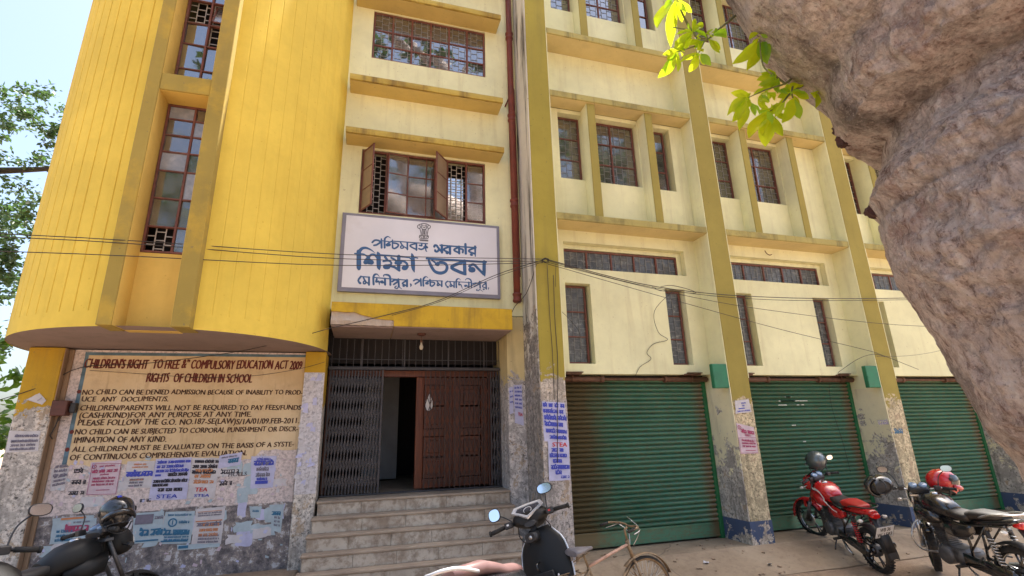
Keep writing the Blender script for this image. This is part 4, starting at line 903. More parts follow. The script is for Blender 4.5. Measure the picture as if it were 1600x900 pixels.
def bill(corners,y,pap,label,ink=(),texts=(),group=None,curl=.006,cat='poster',normal='y',tear=.006):
    """corners (tl,tr,br,bl) as (x,z) on a wall facing -Y; ink rows (kind,color,x0f,x1f,zf,hf)"""
    tl,tr,br,bl=corners
    cx=sum(c[0] for c in corners)/4; cz=sum(c[1] for c in corners)/4
    P=tag(empty('poster',(cx,y,cz)),label,cat,group)
    def uv(u,v):
        return (tl[0]*(1-u)*v+tr[0]*u*v+br[0]*u*(1-v)+bl[0]*(1-u)*(1-v), tl[1]*(1-u)*v+tr[1]*u*v+br[1]*u*(1-v)+bl[1]*(1-u)*(1-v))
    n=8; m=MB(); sd=sr.uniform(0,99)
    for j in range(n+1):
        for i in range(n+1):
            u,v=i/n,j/n; x,z=uv(u,v)
            if i in(0,n): x+=tear*noise.noise(Vector((v*6,sd,i)))
            if j in(0,n): z+=tear*noise.noise(Vector((u*6,sd,j)))
            e=max(abs(u-.5),abs(v-.5))*2
            yy=-.0022-.0012*abs(noise.noise(Vector((u*3,v*3,sd))))-(curl*max(0,noise.noise(Vector((u*2,v*2,sd+4))))*(e**6))
            m.v.append((x-cx,yy,z-cz))
    for j in range(n):
        for i in range(n):
            a=j*(n+1)+i; m.f.append((a,a+1,a+n+2,a+n+1)); m.sm.append(True)
    m.build('sheet',pap,P,recalc=False)
    for row in ink:
        kind,colr,u0,u1,v,hv=row
        a=uv(u0,v); b=uv(u1,v); h=abs(uv(u0,v+hv)[1]-a[1]); yy=-.0085
        mm=MB()
        if kind=='s': scribble(mm,0,b[0]-a[0],0,h,0,sr.randint(0,9999))
        elif kind=='S': scribble(mm,0,b[0]-a[0],0,h,0,sr.randint(0,9999),w=.15)
        elif kind=='b': mm.quad((0,0,0),(b[0]-a[0],0,0),(b[0]-a[0],0,h),(0,0,h))
        elif kind=='t':
            for r_ in range(3): scribble(mm,0,(b[0]-a[0]),h*(.7*r_),h*.42,0,sr.randint(0,9999),w=.12)
        elif kind=='f':     # rectangular outline
            W_=b[0]-a[0]; q=.004
            for (p0,p1,q0,q1) in ((0,W_,0,q),(0,W_,h-q,h),(0,q,q,h-q),(W_-q,W_,q,h-q)): mm.quad((p0,0,q0),(p1,0,q0),(p1,0,q1),(p0,0,q1))
        elif kind=='o':     # round device
            rr=h/2; rx=rr
            for t in range(16):
                a0,a1=2*PI*t/16,2*PI*(t+1)/16
                mm.quad((rx+rr*math.cos(a0),0,rr+rr*math.sin(a0)),(rx+rr*.68*math.cos(a0),0,rr+rr*.68*math.sin(a0)),(rx+rr*.68*math.cos(a1),0,rr+rr*.68*math.sin(a1)),(rx+rr*math.cos(a1),0,rr+rr*math.sin(a1)))
            mm.box(rx-rr*.12,rx+rr*.12,-.0004,0,rr*.5,rr*1.5)
        sl=(b[1]-a[1])/max(1e-6,(b[0]-a[0]))
        mm.v=[(x+a[0]-cx,yq+yy,z+a[1]-cz+x*sl) for x,yq,z in mm.v]
        mm.build('print',INK[colr],P,recalc=False)
    for (tx,colr,u0,u1,v,hv) in texts:
        a=uv(u0,v); b=uv(u1,v); h=abs(uv(u0,v+hv)[1]-a[1])
        o=text_line(tx,a[0],a[1],b[0],b[1],h,y-.009,INK[colr],P,name='print',weight=.02)
    return P
YN=7.157
bill([(-3.33,1.34),(-3.17,1.34),(-3.17,1.13),(-3.30,1.10)],YN,P_WHITE,'torn white bill with faint lines at the far left of the notice wall',[('t','grey',.1,.9,.62,.28),('t','grey',.1,.9,.2,.25)])
bill([(-2.97,1.39),(-2.67,1.41),(-2.66,1.03),(-2.955,1.04)],YN,P_PINK,'pink bill with maroon print and round emblem on the notice wall',[('f','mag',.02,.98,.02,.95),('o','mag',.06,.3,.80,.13),('s','mag',.3,.8,.83,.05),('S','mag',.08,.92,.66,.09),('s','mag',.35,.65,.58,.05),('b','mag',.2,.8,.47,.015),('t','mag',.12,.85,.28,.14),('b','mag',.3,.75,.14,.02)])
bill([(-2.61,1.39),(-2.33,1.385),(-2.33,1.09),(-2.615,1.09)],YN,P_WHITE,'white bill with one large dark word between the pink and the blue bill',[('s','orange',.25,.7,.85,.06),('s','orange',.2,.8,.75,.05),('S','blue',.04,.96,.42,.20),('s','orange',.2,.7,.28,.06),('t','grey',.2,.7,.06,.16)])
bill([(-2.325,1.405),(-1.95,1.41),(-1.945,.94),(-2.335,.95)],YN,P_LAV,'lavender handwritten bill in blue and black ending in STEA',[('S','blue',.06,.96,.875,.07),('S','blue',.06,.8,.765,.07),('S','blue',.06,.92,.66,.07),('b','blue',.06,.22,.57,.05),('S','black',.4,.95,.56,.08),('S','black',.04,.97,.41,.075),('S','black',.04,.45,.32,.07),('S','black',.2,.85,.20,.08)],[('STEA','blue',.2,.75,.04,.095)])
bill([(-1.945,1.405),(-1.645,1.39),(-1.65,.935),(-1.94,.945)],YN,P_WHITE,'white bill with black lines and a red word over blue STEA',[('S','black',.1,.95,.87,.07),('S','black',.05,.95,.74,.08),('S','black',.05,.9,.60,.09),('t','orange',.15,.85,.36,.2)],[('TEA','red',.25,.7,.17,.10),('STEA','blue',.25,.8,.04,.07)])
bill([(-1.655,1.42),(-1.405,1.45),(-1.41,1.30),(-1.65,1.27)],YN-.004,P_LAV,'small pale bill with green patches overlapping the last notice line',[('S','teal',.4,.9,.25,.35),('s','grey',.1,.8,.72,.12)])
bill([(-1.30,1.395),(-1.01,1.39),(-1.02,1.02),(-1.27,1.02)],YN,P_LAV,'pale bill with dark blue heading at the right of the notice wall',[('S','blue',.1,.9,.70,.15),('s','blue',.2,.8,.86,.08),('t','grey',.2,.8,.35,.26),('b','blue',.2,.75,.13,.10),('S','blue',.25,.7,.24,.08)])
bill([(-3.22,.82),(-2.84,.83),(-2.80,.55),(-3.20,.56)],YN,P_BLUE,'pale blue bill with yellow strip and pink word behind the parked motorcycle',[('b','orange',.2,.8,.90,.08),('s','grey',.5,.9,.74,.07),('S','mag',.3,.85,.42,.24),('t','teal',.1,.5,.08,.24),('b','teal',.5,.9,.1,.04)])
bill([(-2.46,.82),(-2.155,.825),(-2.14,.50),(-2.42,.50)],YN,P_BLUE,'torn pale blue bill with dark picture at the top on the notice wall',[('b','grey',.05,.65,.62,.32),('s','grey',.7,.95,.75,.1),('S','teal',.2,.95,.22,.22),('b','teal',.1,.9,.05,.05)])
bill([(-2.14,.815),(-1.835,.805),(-1.84,.46),(-2.15,.475)],YN,P_BLUE,'pale blue bill with round crescent emblem and teal word on the notice wall',[('o','teal',.15,.5,.52,.28),('S','teal',.05,.85,.26,.18),('s','teal',.5,.85,.62,.08),('s','teal',.1,.9,.86,.06),('b','teal',.02,.9,.06,.05),('t','teal',.1,.9,.1,.12)])
bill([(-1.83,.825),(-1.52,.835),(-1.52,.425),(-1.83,.44)],YN,P_WHITE,'cream bill with yellow bands and orange picture on the lower notice wall',[('b','orange',.08,.9,.90,.015),('s','grey',.1,.9,.84,.04),('s','grey',.1,.9,.78,.04),('b','orange',.05,.95,.63,.03),('S','grey',.1,.9,.50,.1),('t','orange',.2,.85,.22,.2),('t','grey',.2,.9,.05,.12)])
bill([(-1.97,.455),(-1.53,.435),(-1.53,.40),(-1.96,.395)],YN-.004,P_BLUE,'narrow blue strip of paper below the cream bill',[('b','teal',.02,.25,.3,.5)])
bill([(-1.26,.82),(-1.12,.81),(-1.13,.68),(-1.23,.69)],YN,P_BLUE,'small torn pale blue scrap on the dark lower wall',[('s','teal',.2,.8,.5,.2)])
bill([(-1.04,.82),(-.87,.82),(-.88,.50),(-.98,.53)],YN,P_BLUE,'torn blue bill hanging in strips beside the right pier',[('S','teal',.1,.8,.6,.15),('t','grey',.2,.8,.2,.2)])
bill([(-3.745,1.76),(-3.46,1.75),(-3.44,1.535),(-3.73,1.53)],7.047,P_WHITE,'white bill with dark lines on the leftmost mustard pier',[('S','grey',.2,.95,.7,.12),('s','grey',.1,.9,.45,.12),('t','grey',.1,.9,.08,.26)])
bill([(-3.66,2.10),(-3.55,2.17),(-3.47,2.09),(-3.50,2.04)],7.046,P_WHITE,'crumpled grey paper scrap stuck high on the leftmost pier',[('s','grey',.2,.8,.4,.2)],curl=.05)
for i in range(48):
    x=rg.uniform(-3.25,-1.2) if i%4 else rg.uniform(-1.4,-.9); z=rg.uniform(.46,.80) if i%3 else rg.uniform(.93,1.3); a=rg.uniform(.05,.13); b=rg.uniform(.04,.11); m=MB()
    nn=14; p=[]
    for k in range(nn):
        t_=2*PI*k/nn; rr=1+.45*noise.noise(Vector((math.cos(t_)*1.5+i,math.sin(t_)*1.5,i*.7))); p.append((x+a*rr*max(-.9,min(.9,1.3*math.cos(t_))),YN-.0006-i*.00003,z+b*rr*max(-.9,min(.9,1.3*math.sin(t_)))))
    m.loft([p,[(q[0],q[1]+.0004,q[2]) for q in p]],smooth=False); part('torn_paper',m,(P_WHITE,P_BLUE,P_WHITE,P_LAV,P_BLUE)[i%5])
# loose torn scraps over the notice wall
for i in range(150):
    x=rg.uniform(-3.3,-.8); z=rg.choice([rg.uniform(.9,1.42),rg.uniform(.2,.84),rg.uniform(.9,1.42)]); a=rg.uniform(.006,.032); b=rg.uniform(.006,.03); m=MB()
    p=[(x-a,YN-.001,z-b*rg.uniform(.2,1)),(x+a*rg.uniform(.3,1),YN-.001-rg.uniform(0,.006),z-b),(x+a,YN-.001-rg.uniform(0,.006),z+b*rg.uniform(.1,1)),(x-a*rg.uniform(.2,1),YN-.001,z+b)]
    m.loft([p,[(q[0],q[1]+.001,q[2]) for q in p]],smooth=False); part('torn_paper',m,(P_WHITE,P_LAV,P_BLUE,P_PINK)[i%4])
# pilaster bills
bill([(2.275,1.98),(2.60,1.96),(2.625,1.44),(2.285,1.47)],6.374,P_LAV,'upper lavender bill with blue handwriting on the pilaster beside the first shutter',[('S','blue',.02,.95,.86,.10),('S','blue',.02,.95,.71,.10),('S','blue',.04,.95,.54,.11),('S','blue',.04,.9,.38,.11),('S','blue',.08,.97,.22,.10),('S','blue',.22,.9,.07,.09)])
bill([(2.335,1.475),(2.625,1.46),(2.615,.985),(2.325,.985)],6.369,P_LAV,'lower lavender bill with red STEA over blue writing on the first pilaster',[('S','blue',.15,.7,.72,.10),('S','blue',.05,.9,.58,.10),('S','blue',.2,.7,.44,.10),('S','blue',.1,.95,.28,.11),('S','blue',.3,.6,.15,.10),('s','blue',.55,.95,.05,.07)],[('STEA','red',.2,.9,.86,.11)])
bill([(5.34,1.96),(5.59,1.98),(5.605,1.79),(5.315,1.77)],6.374,P_WHITE,'small white bill with cut corner high on the second pilaster',[('s','blue',.4,.7,.7,.1),('s','blue',.45,.6,.5,.1),('b','blue',.2,.6,.32,.07),('s','blue',.1,.9,.1,.1)])
bill([(5.30,1.64),(5.60,1.57),(5.615,1.20),(5.30,1.205)],6.374,P_PINK,'pink bill with maroon heading and round emblem on the second pilaster',[('o','mag',.04,.2,.80,.14),('S','mag',.2,.95,.70,.12),('s','mag',.4,.7,.60,.08),('b','mag',.3,.85,.42,.02),('t','mag',.15,.9,.22,.14),('b','mag',.3,.85,.10,.02),('f','mag',.02,.98,.02,.5)])
bill([(2.075,2.25),(2.205,2.26),(2.215,1.68),(2.085,1.72)],7.018,P_LAV,'narrow lavender bill with blue writing on the wall right of the gate',[('s','blue',.1,.9,.9,.05),('s','blue',.1,.9,.8,.05),('s','blue',.1,.9,.7,.05),('s','blue',.1,.9,.6,.05),('s','blue',.1,.9,.5,.05),('s','blue',.1,.9,.4,.05)],[('TEA','red',.4,.9,.22,.08)])
bill([(2.01,2.22),(2.07,2.23),(2.07,1.86),(2.01,1.84)],7.016,P_LAV,'slim pale bill beside the narrow lavender one right of the gate',[('s','blue',.1,.9,.8,.06),('s','blue',.1,.9,.6,.06),('s','blue',.1,.9,.4,.06)])
# stencilled and scratched marks
def mark(x0,x1,z,h,y,col,seed,name='scrawl'):
    m=MB(); scribble(m,x0,x1,z,h,y,seed); o=m.build(name,INK[col],B,recalc=False); return o
for a in ((-3.12,-3.0,1.28,.05,7.155,'black',3),(-3.12,-2.99,1.16,.05,7.155,'black',4),(-3.13,-2.98,1.05,.04,7.155,'black',5),(-2.42,-2.3,.93,.04,7.155,'black',6),(-1.62,-1.42,1.20,.05,7.155,'black',17),(-1.62,-1.48,1.07,.05,7.155,'black',18),(8.05,8.29,1.55,.07,6.377,'grey',41),(8.36,8.6,1.4,.07,6.377,'teal',42)): mark(*a)
text_line('HOELS',-1.53,1.17,-1.33,1.175,.045,7.154,INK['black'],NB,name='scrawl',weight=.01)

# =====================================================================
# CABLES
# =====================================================================
def cable(label,pts,r=.006,mat='wire',sag=0,group='cables strung across the facade',n=20):
    m=MB()
    if len(pts)==2 and sag:
        a,b=Vector(pts[0]),Vector(pts[1]); P_=[tuple(a.lerp(b,i/n)-Vector((0,0,sag*4*(i/n)*(1-i/n)))) for i in range(n+1)]
    else: P_=smooth_pts(pts,6)
    m.tube(P_,r*.78,6)
    return tag(m.build('cable',M[mat]),label,'cable',group)
NODE=(2.40,6.30,3.965)
cable('upper of the two long cables running left from the pilaster across the yellow tower',[(-9,4.9,3.05),(-3.4,5.45,3.50),(-.35,6.0,3.72),NODE],.006)
cable('second long cable just below the topmost one across tower and signboard',[(-9,4.95,2.98),(-3.4,5.45,3.47),(-.35,6.0,3.665),(2.38,6.30,3.93)],.006)
cable('lowest long cable across the yellow tower and the sign lettering',[(-9,4.9,2.85),(-3.4,5.40,3.31),(-.35,6.0,3.58),(2.36,6.31,3.91)],.006)
cable('cable sloping from the pilaster down across the signboard corner to the door canopy',[NODE,(1.7,6.4,3.72),(.9,6.5,3.33),(.22,6.58,3.12),(-.45,6.55,2.92)],.007)
cable('second sloping cable just below the one crossing the signboard corner',[(2.38,6.31,3.93),(1.7,6.41,3.69),(.95,6.5,3.33),(.3,6.57,3.12)],.005)
cable('cable running from canopy to the left pier across the painted notice heading',[(-.45,6.55,2.92),(-1.4,6.75,2.66),(-2.6,7.08,2.52),(-3.25,7.12,2.47),(-3.75,7.03,2.15),(-5.5,6.8,1.5)],.006)
cable('slack cable drooping under the notice heading',[(-3.15,7.12,2.44),(-2.6,7.11,2.40),(-2.0,7.11,2.36),(-1.4,7.11,2.38),(-.85,7.03,2.46),(-.52,6.98,2.55)],.004)
cable('topmost cable running right from the pilaster past the fanlights',[NODE,(4.2,6.33,3.66),(6.3,6.33,3.60),(9.4,6.33,3.74),(14.2,6.3,4.1)],.008)
cable('cable just under the topmost right-hand one',[(2.42,6.31,3.95),(4.2,6.34,3.64),(6.3,6.34,3.56),(9.4,6.34,3.71),(14.2,6.3,4.0)],.006)
cable('middle right-hand cable crossing both fanlight bays',[(2.42,6.32,3.93),(4.3,6.33,3.60),(6.3,6.32,3.37),(9.6,6.32,3.22),(14.2,6.3,3.4)],.005)
cable('lower right-hand cable sagging towards the third pilaster',[(2.42,6.33,3.91),(4.3,6.33,3.50),(6.3,6.32,3.08),(8.0,6.32,2.78),(8.45,6.33,2.68),(9.2,6.34,2.45)],.005)
cable('pale thin cable rising right from the third pilaster',[(8.3,6.33,2.66),(9.6,6.33,2.75),(12.5,6.33,3.3)],.004,'wire_grey')
cable('cable end looping over the green cover plate at the third pilaster',[(7.7,6.6,2.42),(7.95,6.4,2.62),(8.25,6.34,2.70),(8.5,6.34,2.66)],.005)
cable('coil of slack wire tied at the second narrow window',[(4.25,6.33,3.66),(4.45,6.34,3.70),(4.75,6.35,3.66),(4.9,6.36,3.61),(4.7,6.35,3.60),(4.45,6.34,3.63),(4.25,6.33,3.60),(4.12,6.34,3.66)],.006)
cable('thin wire snaking down the cream wall to the first shutter',[(4.5,6.4,3.62),(4.28,6.6,3.35),(4.38,6.72,3.05),(4.55,6.74,2.93),(4.30,6.745,2.86),(4.16,6.745,2.72),(4.22,6.745,2.62),(4.02,6.745,2.50),(3.92,6.745,2.36)],.005)
cable('black cable hanging straight down the first pilaster',[(2.44,6.36,3.9),(2.445,6.368,3.2),(2.46,6.37,2.6),(2.45,6.365,2.0)],.005)
cable('second cable hanging down the first pilaster with a bright tip',[(2.53,6.36,3.75),(2.52,6.368,3.1),(2.53,6.37,2.5),(2.49,6.365,1.9),(2.45,6.36,1.2)],.006)
cable('curved wire from the first pilaster into the first narrow window',[(2.58,6.36,3.95),(2.56,6.37,3.6),(2.68,6.6,3.35),(2.9,6.74,3.2),(3.05,6.74,3.0),(3.06,6.745,2.75)],.004)
cable('short wire looping below the drain pipe end beside the canopy',[(2.28,6.37,3.9),(2.2,6.6,3.55),(2.10,6.9,3.40),(2.02,6.9,3.22),(1.99,6.95,3.05)],.007)
cable('wire hanging across the second shutter',[(7.65,6.75,2.36),(7.75,6.9,1.9),(7.88,6.94,1.3),(7.92,6.94,.8)],.004)
m=MB()
for i in range(5):
    a=i*1.1; m.tube(smooth_pts([(2.40+.05*math.cos(a+t),6.31+.02*math.sin(3*t),3.95+.03*math.sin(a+t)) for t in [0,1.2,2.4,3.6,4.8,6]],4),.005,5)
tag(m.build('cable_knot',M['wire']),'tangled knot of black cables fixed to the first pilaster','cable')
# little hook under the ledge in bay two
m=MB(); m.tube(smooth_pts([(6.72,6.7,4.58),(6.73,6.68,4.52),(6.78,6.67,4.49),(6.84,6.68,4.51)],5),.008,6); part('hook',m,'shaft')
# loose pebbles and litter on the road and along the walls
lrd=random.Random(77)
m=MB()
for i in range(420):
    x=lrd.uniform(-4,9.5); y=lrd.choice([lrd.uniform(4.2,5.7),lrd.uniform(5.5,6.9)]); 
    z=-.24 if y<5.68 else (-.165+(y-5.76)*.268 if y<6.33 else 0)
    if x<-.6: z=-.24 if y<6.3 else .10
    if -.65<x<2.05 and y>6.3: continue
    s=lrd.uniform(.006,.022); q=MB(); q.box(-s,s,-s*.7,s*.7,0,s*.7); q.xform(Matrix.Translation((x,y,z))@Matrix.Rotation(lrd.uniform(0,6),4,'Z')@Matrix.Rotation(lrd.uniform(-.4,.4),4,'X'))
    n0=len(m.v); m.v+=q.v; m.f+=[tuple(n0+k for k in f) for f in q.f]; m.sm+=q.sm
tag(m.build('pebbles',M['dirt']),'small stones and grit scattered over pavement and road','gravel',kind='stuff')
for i,(x,y,lb) in enumerate(((4.3,6.1,'crumpled white scrap of paper on the pavement before the first shutter'),(5.1,5.9,'torn pale wrapper lying near the kerb below the second pilaster'),(6.05,4.9,'dry brown leaf litter scrap near the rear wheel of the red motorcycle'))):
    zz_=-.165+(y-5.76)*.268 if y>5.72 else -.225; q=MB(); pts=[(lrd.uniform(.02,.05)*math.cos(t),lrd.uniform(.02,.05)*math.sin(t),lrd.uniform(0,.025)) for t in (0,.9,1.8,2.7,3.6,4.6,5.5)]
    q.poly(pts); q.poly([(a,b,c+.004) for a,b,c in pts][::-1]); o=q.build('litter',P_WHITE if i<2 else M['dirt']); o.location=(x,y,zz_+.004); tag(o,lb,'litter')
# scraped bare-metal dashes on the second shutter
for i in range(15):
    x=lrd.uniform(6.62,7.15); j=lrd.choice([25,26,26,27,25,24,20,16]); z=.228+.0662*j+.030; L_=lrd.uniform(.04,.26) if j>24 else lrd.uniform(.03,.1)
    m=MB(); m.box(x,x+L_,6.9495,6.9515,z-.010,z+.008); o=m.build('paint_scrape',M['scrape'],B)
# =====================================================================
# TREES
# =====================================================================
t=NT('rough_pinkish_bark'); a=t.noise(2.3,10,.72,dist=.8); mpx=t.n('ShaderNodeMapping'); mpx.vector_type='TEXTURE'; mpx.inputs['Rotation'].default_value=(0,R(-28),0); mpx.inputs['Scale'].default_value=(1,1,3.2); t.l(t.geo.outputs['Position'],mpx.inputs[0])
bx_=t.n('ShaderNodeTexNoise'); bx_.inputs['Scale'].default_value=16; bx_.inputs['Detail'].default_value=13; bx_.inputs['Roughness'].default_value=.8; bx_.inputs['Distortion'].default_value=.3; t.l(mpx.outputs[0],bx_.inputs['Vector']); b=bx_.outputs['Fac']; c=t.noise(38,8,.7); d=t.noise(1.1,6,.6,off=(7,7,7))
base=t.ramp(b,[(.35,(.09,.06,.055)),(.415,(.38,.28,.25)),(.48,(.68,.56,.52)),(.62,(.86,.79,.76))])
base=t.mix(t.ramp(a,[(.46,0.),(.62,.8)]),base,(.60,.52,.49)); base=t.mix(t.ramp(d,[(.58,0.),(.68,.7)]),base,(.045,.04,.042))
base=t.mix(t.ramp(t.noise(1.6,6,.7,off=(1,9,4)),[(.55,0.),(.66,.55)]),base,(.27,.10,.065))
rid=t.math('ABSOLUTE',t.math('SUBTRACT',t.noise(3.2,10,.75,dist=.3,off=(3,0,5)),.5))
base=t.mix(t.ramp(rid,[(.0,.4),(.05,0.)]),base,(.10,.07,.065))
flk=t.noise(46,6,.75,dist=.3)
base=t.mix(t.ramp(flk,[(.56,0.),(.62,.55)]),base,(.74,.66,.62)); base=t.mix(t.ramp(flk,[(.36,.6),(.42,0.)]),base,(.14,.08,.07))
vd=t.n('ShaderNodeTexVoronoi',feature='F1'); vd.inputs['Scale'].default_value=2.1; t.l(t.geo.outputs['Position'],vd.inputs['Vector'])
base=t.mix(t.ramp(t.math('ADD',vd.outputs['Distance'],t.math('MULTIPLY',b,.35)),[(.28,.5),(.36,0.)]),base,(.11,.085,.085))
t.col(base); t.set(Roughness=.92)
vv=t.n('ShaderNodeTexVoronoi',feature='F1'); vv.inputs['Scale'].default_value=30; t.l(t.geo.outputs['Position'],vv.inputs['Vector'])
t.bump(t.math('ADD',t.math('ADD',b,t.math('MULTIPLY',c,.8)),t.math('MULTIPLY',vv.outputs['Distance'],.35)),1.,.05); M['bark']=t.m
M['bark_dark']=plain('dark_branch_bark',(.05,.04,.035),.9,var=.3,scale=10)
def leafmat(name,c,trans,tc):
    t=NT(name); n=t.noise(3,4); oi=t.n('ShaderNodeObjectInfo')
    col=t.mix(t.ramp(n,[(.3,0.),(.7,1.)]),mul(c,.7),mul(c,1.35)); t.col(col); t.set(Roughness=.45)
    tr=t.n('ShaderNodeBsdfTranslucent'); tcn=t.mix(t.ramp(n,[(.3,0.),(.7,1.)]),mul(tc,.75),mul(tc,1.2)); t.l(tcn,tr.inputs[0])
    ms=t.n('ShaderNodeMixShader'); ms.inputs[0].default_value=trans
    out=t.t.nodes['Material Output']; t.l(t.b.outputs[0],ms.inputs[1]); t.l(tr.outputs[0],ms.inputs[2]); t.l(ms.outputs[0],out.inputs[0]); return t.m
M['leaf_bright']=leafmat('sunlit_lime_leaf',(.17,.33,.015),.72,(.80,1.,.02))
M['leaf_green']=leafmat('fresh_green_leaf',(.13,.28,.02),.6,(.6,.95,.02))
M['leaf_dark']=leafmat('dull_green_leaf',(.05,.085,.03),.3,(.10,.2,.03))
M['leaf_mid2']=leafmat('airy_green_leaf',(.045,.08,.035),.35,(.10,.2,.05))
M['leaf_mid']=leafmat('bushy_green_leaf',(.07,.14,.03),.35,(.2,.4,.04))

# --- the great leaning trunk in the foreground, right ---
TR_=tag(empty('old_tree',(4.9,2.3,-.17)),'huge gnarled pinkish brown tree trunk leaning in from the right with bright green leaf sprigs','tree')
SIL=[(2.12,4.9),(2.33,4.42),(2.45,4.15),(2.58,4.02),(2.67,3.92),(2.80,3.84),(2.96,3.72),(2.985,3.50),(3.06,3.40),(3.36,3.33),(3.30,3.14),(3.20,3.03),(3.155,2.93),(3.24,2.80),(3.25,2.62),(3.27,2.42),(3.36,2.27),(3.48,2.10),(3.60,1.82),(3.70,1.56),(3.88,1.33),(4.0,1.05),(4.05,.7),(4.0,.3),(3.9,-.05),(3.75,-.25)]
def trunk_mesh():
    # resample silhouette
    pts=[]; 
    for i in range(len(SIL)-1):
        for k in range(15): 
            t_=k/15; pts.append((SIL[i][0]*(1-t_)+SIL[i+1][0]*t_,SIL[i][1]*(1-t_)+SIL[i+1][1]*t_))
    pts.append(SIL[-1]); pts=pts[::-1]
    m=MB(); N_=400; rings=[]
    def disp(p,s): return noise.noise(p*s)
    for i,(x,z) in enumerate(pts):
        # section tangent to the sight line at (x, 2.2); the bole is nearly round there
        hh=max(0,(z+.25)/5.15)
        P_=Vector((x,2.2)); u_=P_.normalized(); r=.92+.30*hh+.05*noise.noise(Vector((z*.9,4,4)))
        ax=P_.x+u_.y*r; cy=P_.y-u_.x*r; phi=math.atan2(u_.x,-u_.y)+PI/2+PI/2
        a_t=math.atan2(P_.y-cy,P_.x-ax); rg2=[]
        for k in range(N_):
            a=2*PI*k/N_
            c,s=math.cos(a),math.sin(a)
            p=Vector((ax+r*c,cy+r*s,z)); q=p*1.0
            d=.045*disp(q,1.3)+.04*disp(q+Vector((5,1,2)),3.1)+.04*disp(q+Vector((9,9,9)),7.)+.032*disp(q,15.)+.026*disp(q,31.)
            d-=.05*max(0,.16-abs(disp(q+Vector((3,3,7)),1.9)))*3
            e_=.05*abs(disp(Vector((q.x*5,q.y*5,q.z*2)),1.)); d-=e_
            lw=1-.8*max(0,math.cos(a-a_t))**8
            n_=Vector((c,s,0))
            rg2.append(tuple(p+n_*(d*lw+(.05 if z<2.8 else .015))+Vector((0,0,.03*disp(q+Vector((2,8,1)),5)))))
        rings.append(rg2)
    m.loft(rings,smooth=True); return m
tm=trunk_mesh(); tm.v=[(x-4.9,y-2.3,z+.17) for x,y,z in tm.v]
tm.build('trunk',M['bark'],TR_,recalc=False)
# knobs / stubs on the silhouette
def knob(cx,cy,cz,r,seed):
    m=MB(); rings=[]
    for j in range(9):
        th=PI*j/8; rings.append([tuple(Vector((cx,cy,cz))+Vector((math.sin(th)*math.cos(2*PI*k/14),math.sin(th)*math.sin(2*PI*k/14),math.cos(th)))*r*(1+.55*noise.noise(Vector((math.sin(th)*math.cos(2*PI*k/14)*2.3+seed,math.sin(th)*math.sin(2*PI*k/14)*2.3,math.cos(th)*2.3))))) for k in range(14)])
    m.loft(rings,smooth=False); m.v=[(x-4.9,y-2.3,z+.17) for x,y,z in m.v]; m.build('burr',M['bark_knob'],TR_)
M['bark_knob']=plain('dark_rotten_bark',(.06,.028,.025),.95,var=.4,scale=14,bump=.6)
knob(3.15,2.2,2.93,.05,1); knob(3.20,2.2,2.97,.045,2); knob(3.24,2.18,2.90,.055,3); knob(3.04,2.2,3.44,.05,4); knob(3.03,2.2,3.53,.045,5); knob(3.97,2.2,1.40,.05,6); knob(4.0,2.18,1.33,.05,7)
# unseen limbs and crown, placed for shade with sun gaps and for reflections
def limb(pts,r0,r1,name='limb',par=None,mat='bark'):
    m=MB(); sp=smooth_pts(pts,8); n=len(sp); m.tube(sp,[r0+(r1-r0)*i/(n-1)+.06*r0*noise.noise(Vector(sp[i])*2) for i in range(n)],12)
    l=par.location if par else Vector((0,0,0)); m.v=[(x-l.x,y-l.y,z-l.z) for x,y,z in m.v]
    return m.build(name,M[mat],par)
limb([(3.4,1.35,4.4),(3.0,1.3,5.8),(2.2,1.8,7.2),(.6,.6,8.4),(-1.2,-.8,9.2)],.85,.22,par=TR_)
limb([(3.9,1.35,4.2),(4.9,1.9,6.0),(6.8,2.4,7.6),(8.8,2.2,8.8)],.75,.2,par=TR_)
def crown(name,par,center,rad,n,size,mat,seed,flat=.7,cl=60):
    r=random.Random(seed); m=MB(); cs=[]
    for i in range(cl):
        v=Vector((r.gauss(0,1),r.gauss(0,1),r.gauss(0,1))).normalized()*(r.random()**.4)
        cs.append((Vector(center)+Vector((v.x*rad[0],v.y*rad[1],v.z*rad[2])),r.uniform(.14,.3)*min(rad)))
    for i in range(n):
        c,cr=r.choice(cs); p=c+Vector((r.gauss(0,1),r.gauss(0,1),r.gauss(0,.7)))*cr*.6
        d=Vector((r.gauss(0,1),r.gauss(0,1),r.gauss(-.2,.6))).normalized(); u=d.cross(Vector((r.gauss(0,1),r.gauss(0,1),r.gauss(0,1)))).normalized()
        L_=size*r.uniform(.6,1.3); W_=L_*.24
        a=p; b=p+d*L_*.5+u*W_; c2=p+d*L_; e=p+d*L_*.5-u*W_
        m.quad(a,b,c2,e)
    l=par.location; m.v=[(x-l.x,y-l.y,z-l.z) for x,y,z in m.v]
    return m.build(name,M[mat],par,recalc=False)
crown('crown',TR_,(7.6,2.0,9.2),(3.2,2.2,1.6),5200,.24,'leaf_dark',3)
crown('crown',TR_,(-.3,-.4,10.2),(3.4,2.6,1.4),3000,.24,'leaf_dark',4)
crown('crown',TR_,(1.0,.6,14.2),(3.6,2.2,1.3),1500,.26,'leaf_dark',5,cl=22)
limb([(3.0,1.3,5.8),(2.9,1.1,9.0),(2.0,.8,12.0),(.2,.5,14.4),(-1.6,.3,15.2)],.35,.06,par=TR_)
limb([(2.4,.9,11.2),(3.0,.6,13.2),(3.4,.6,14.8)],.14,.04,par=TR_)
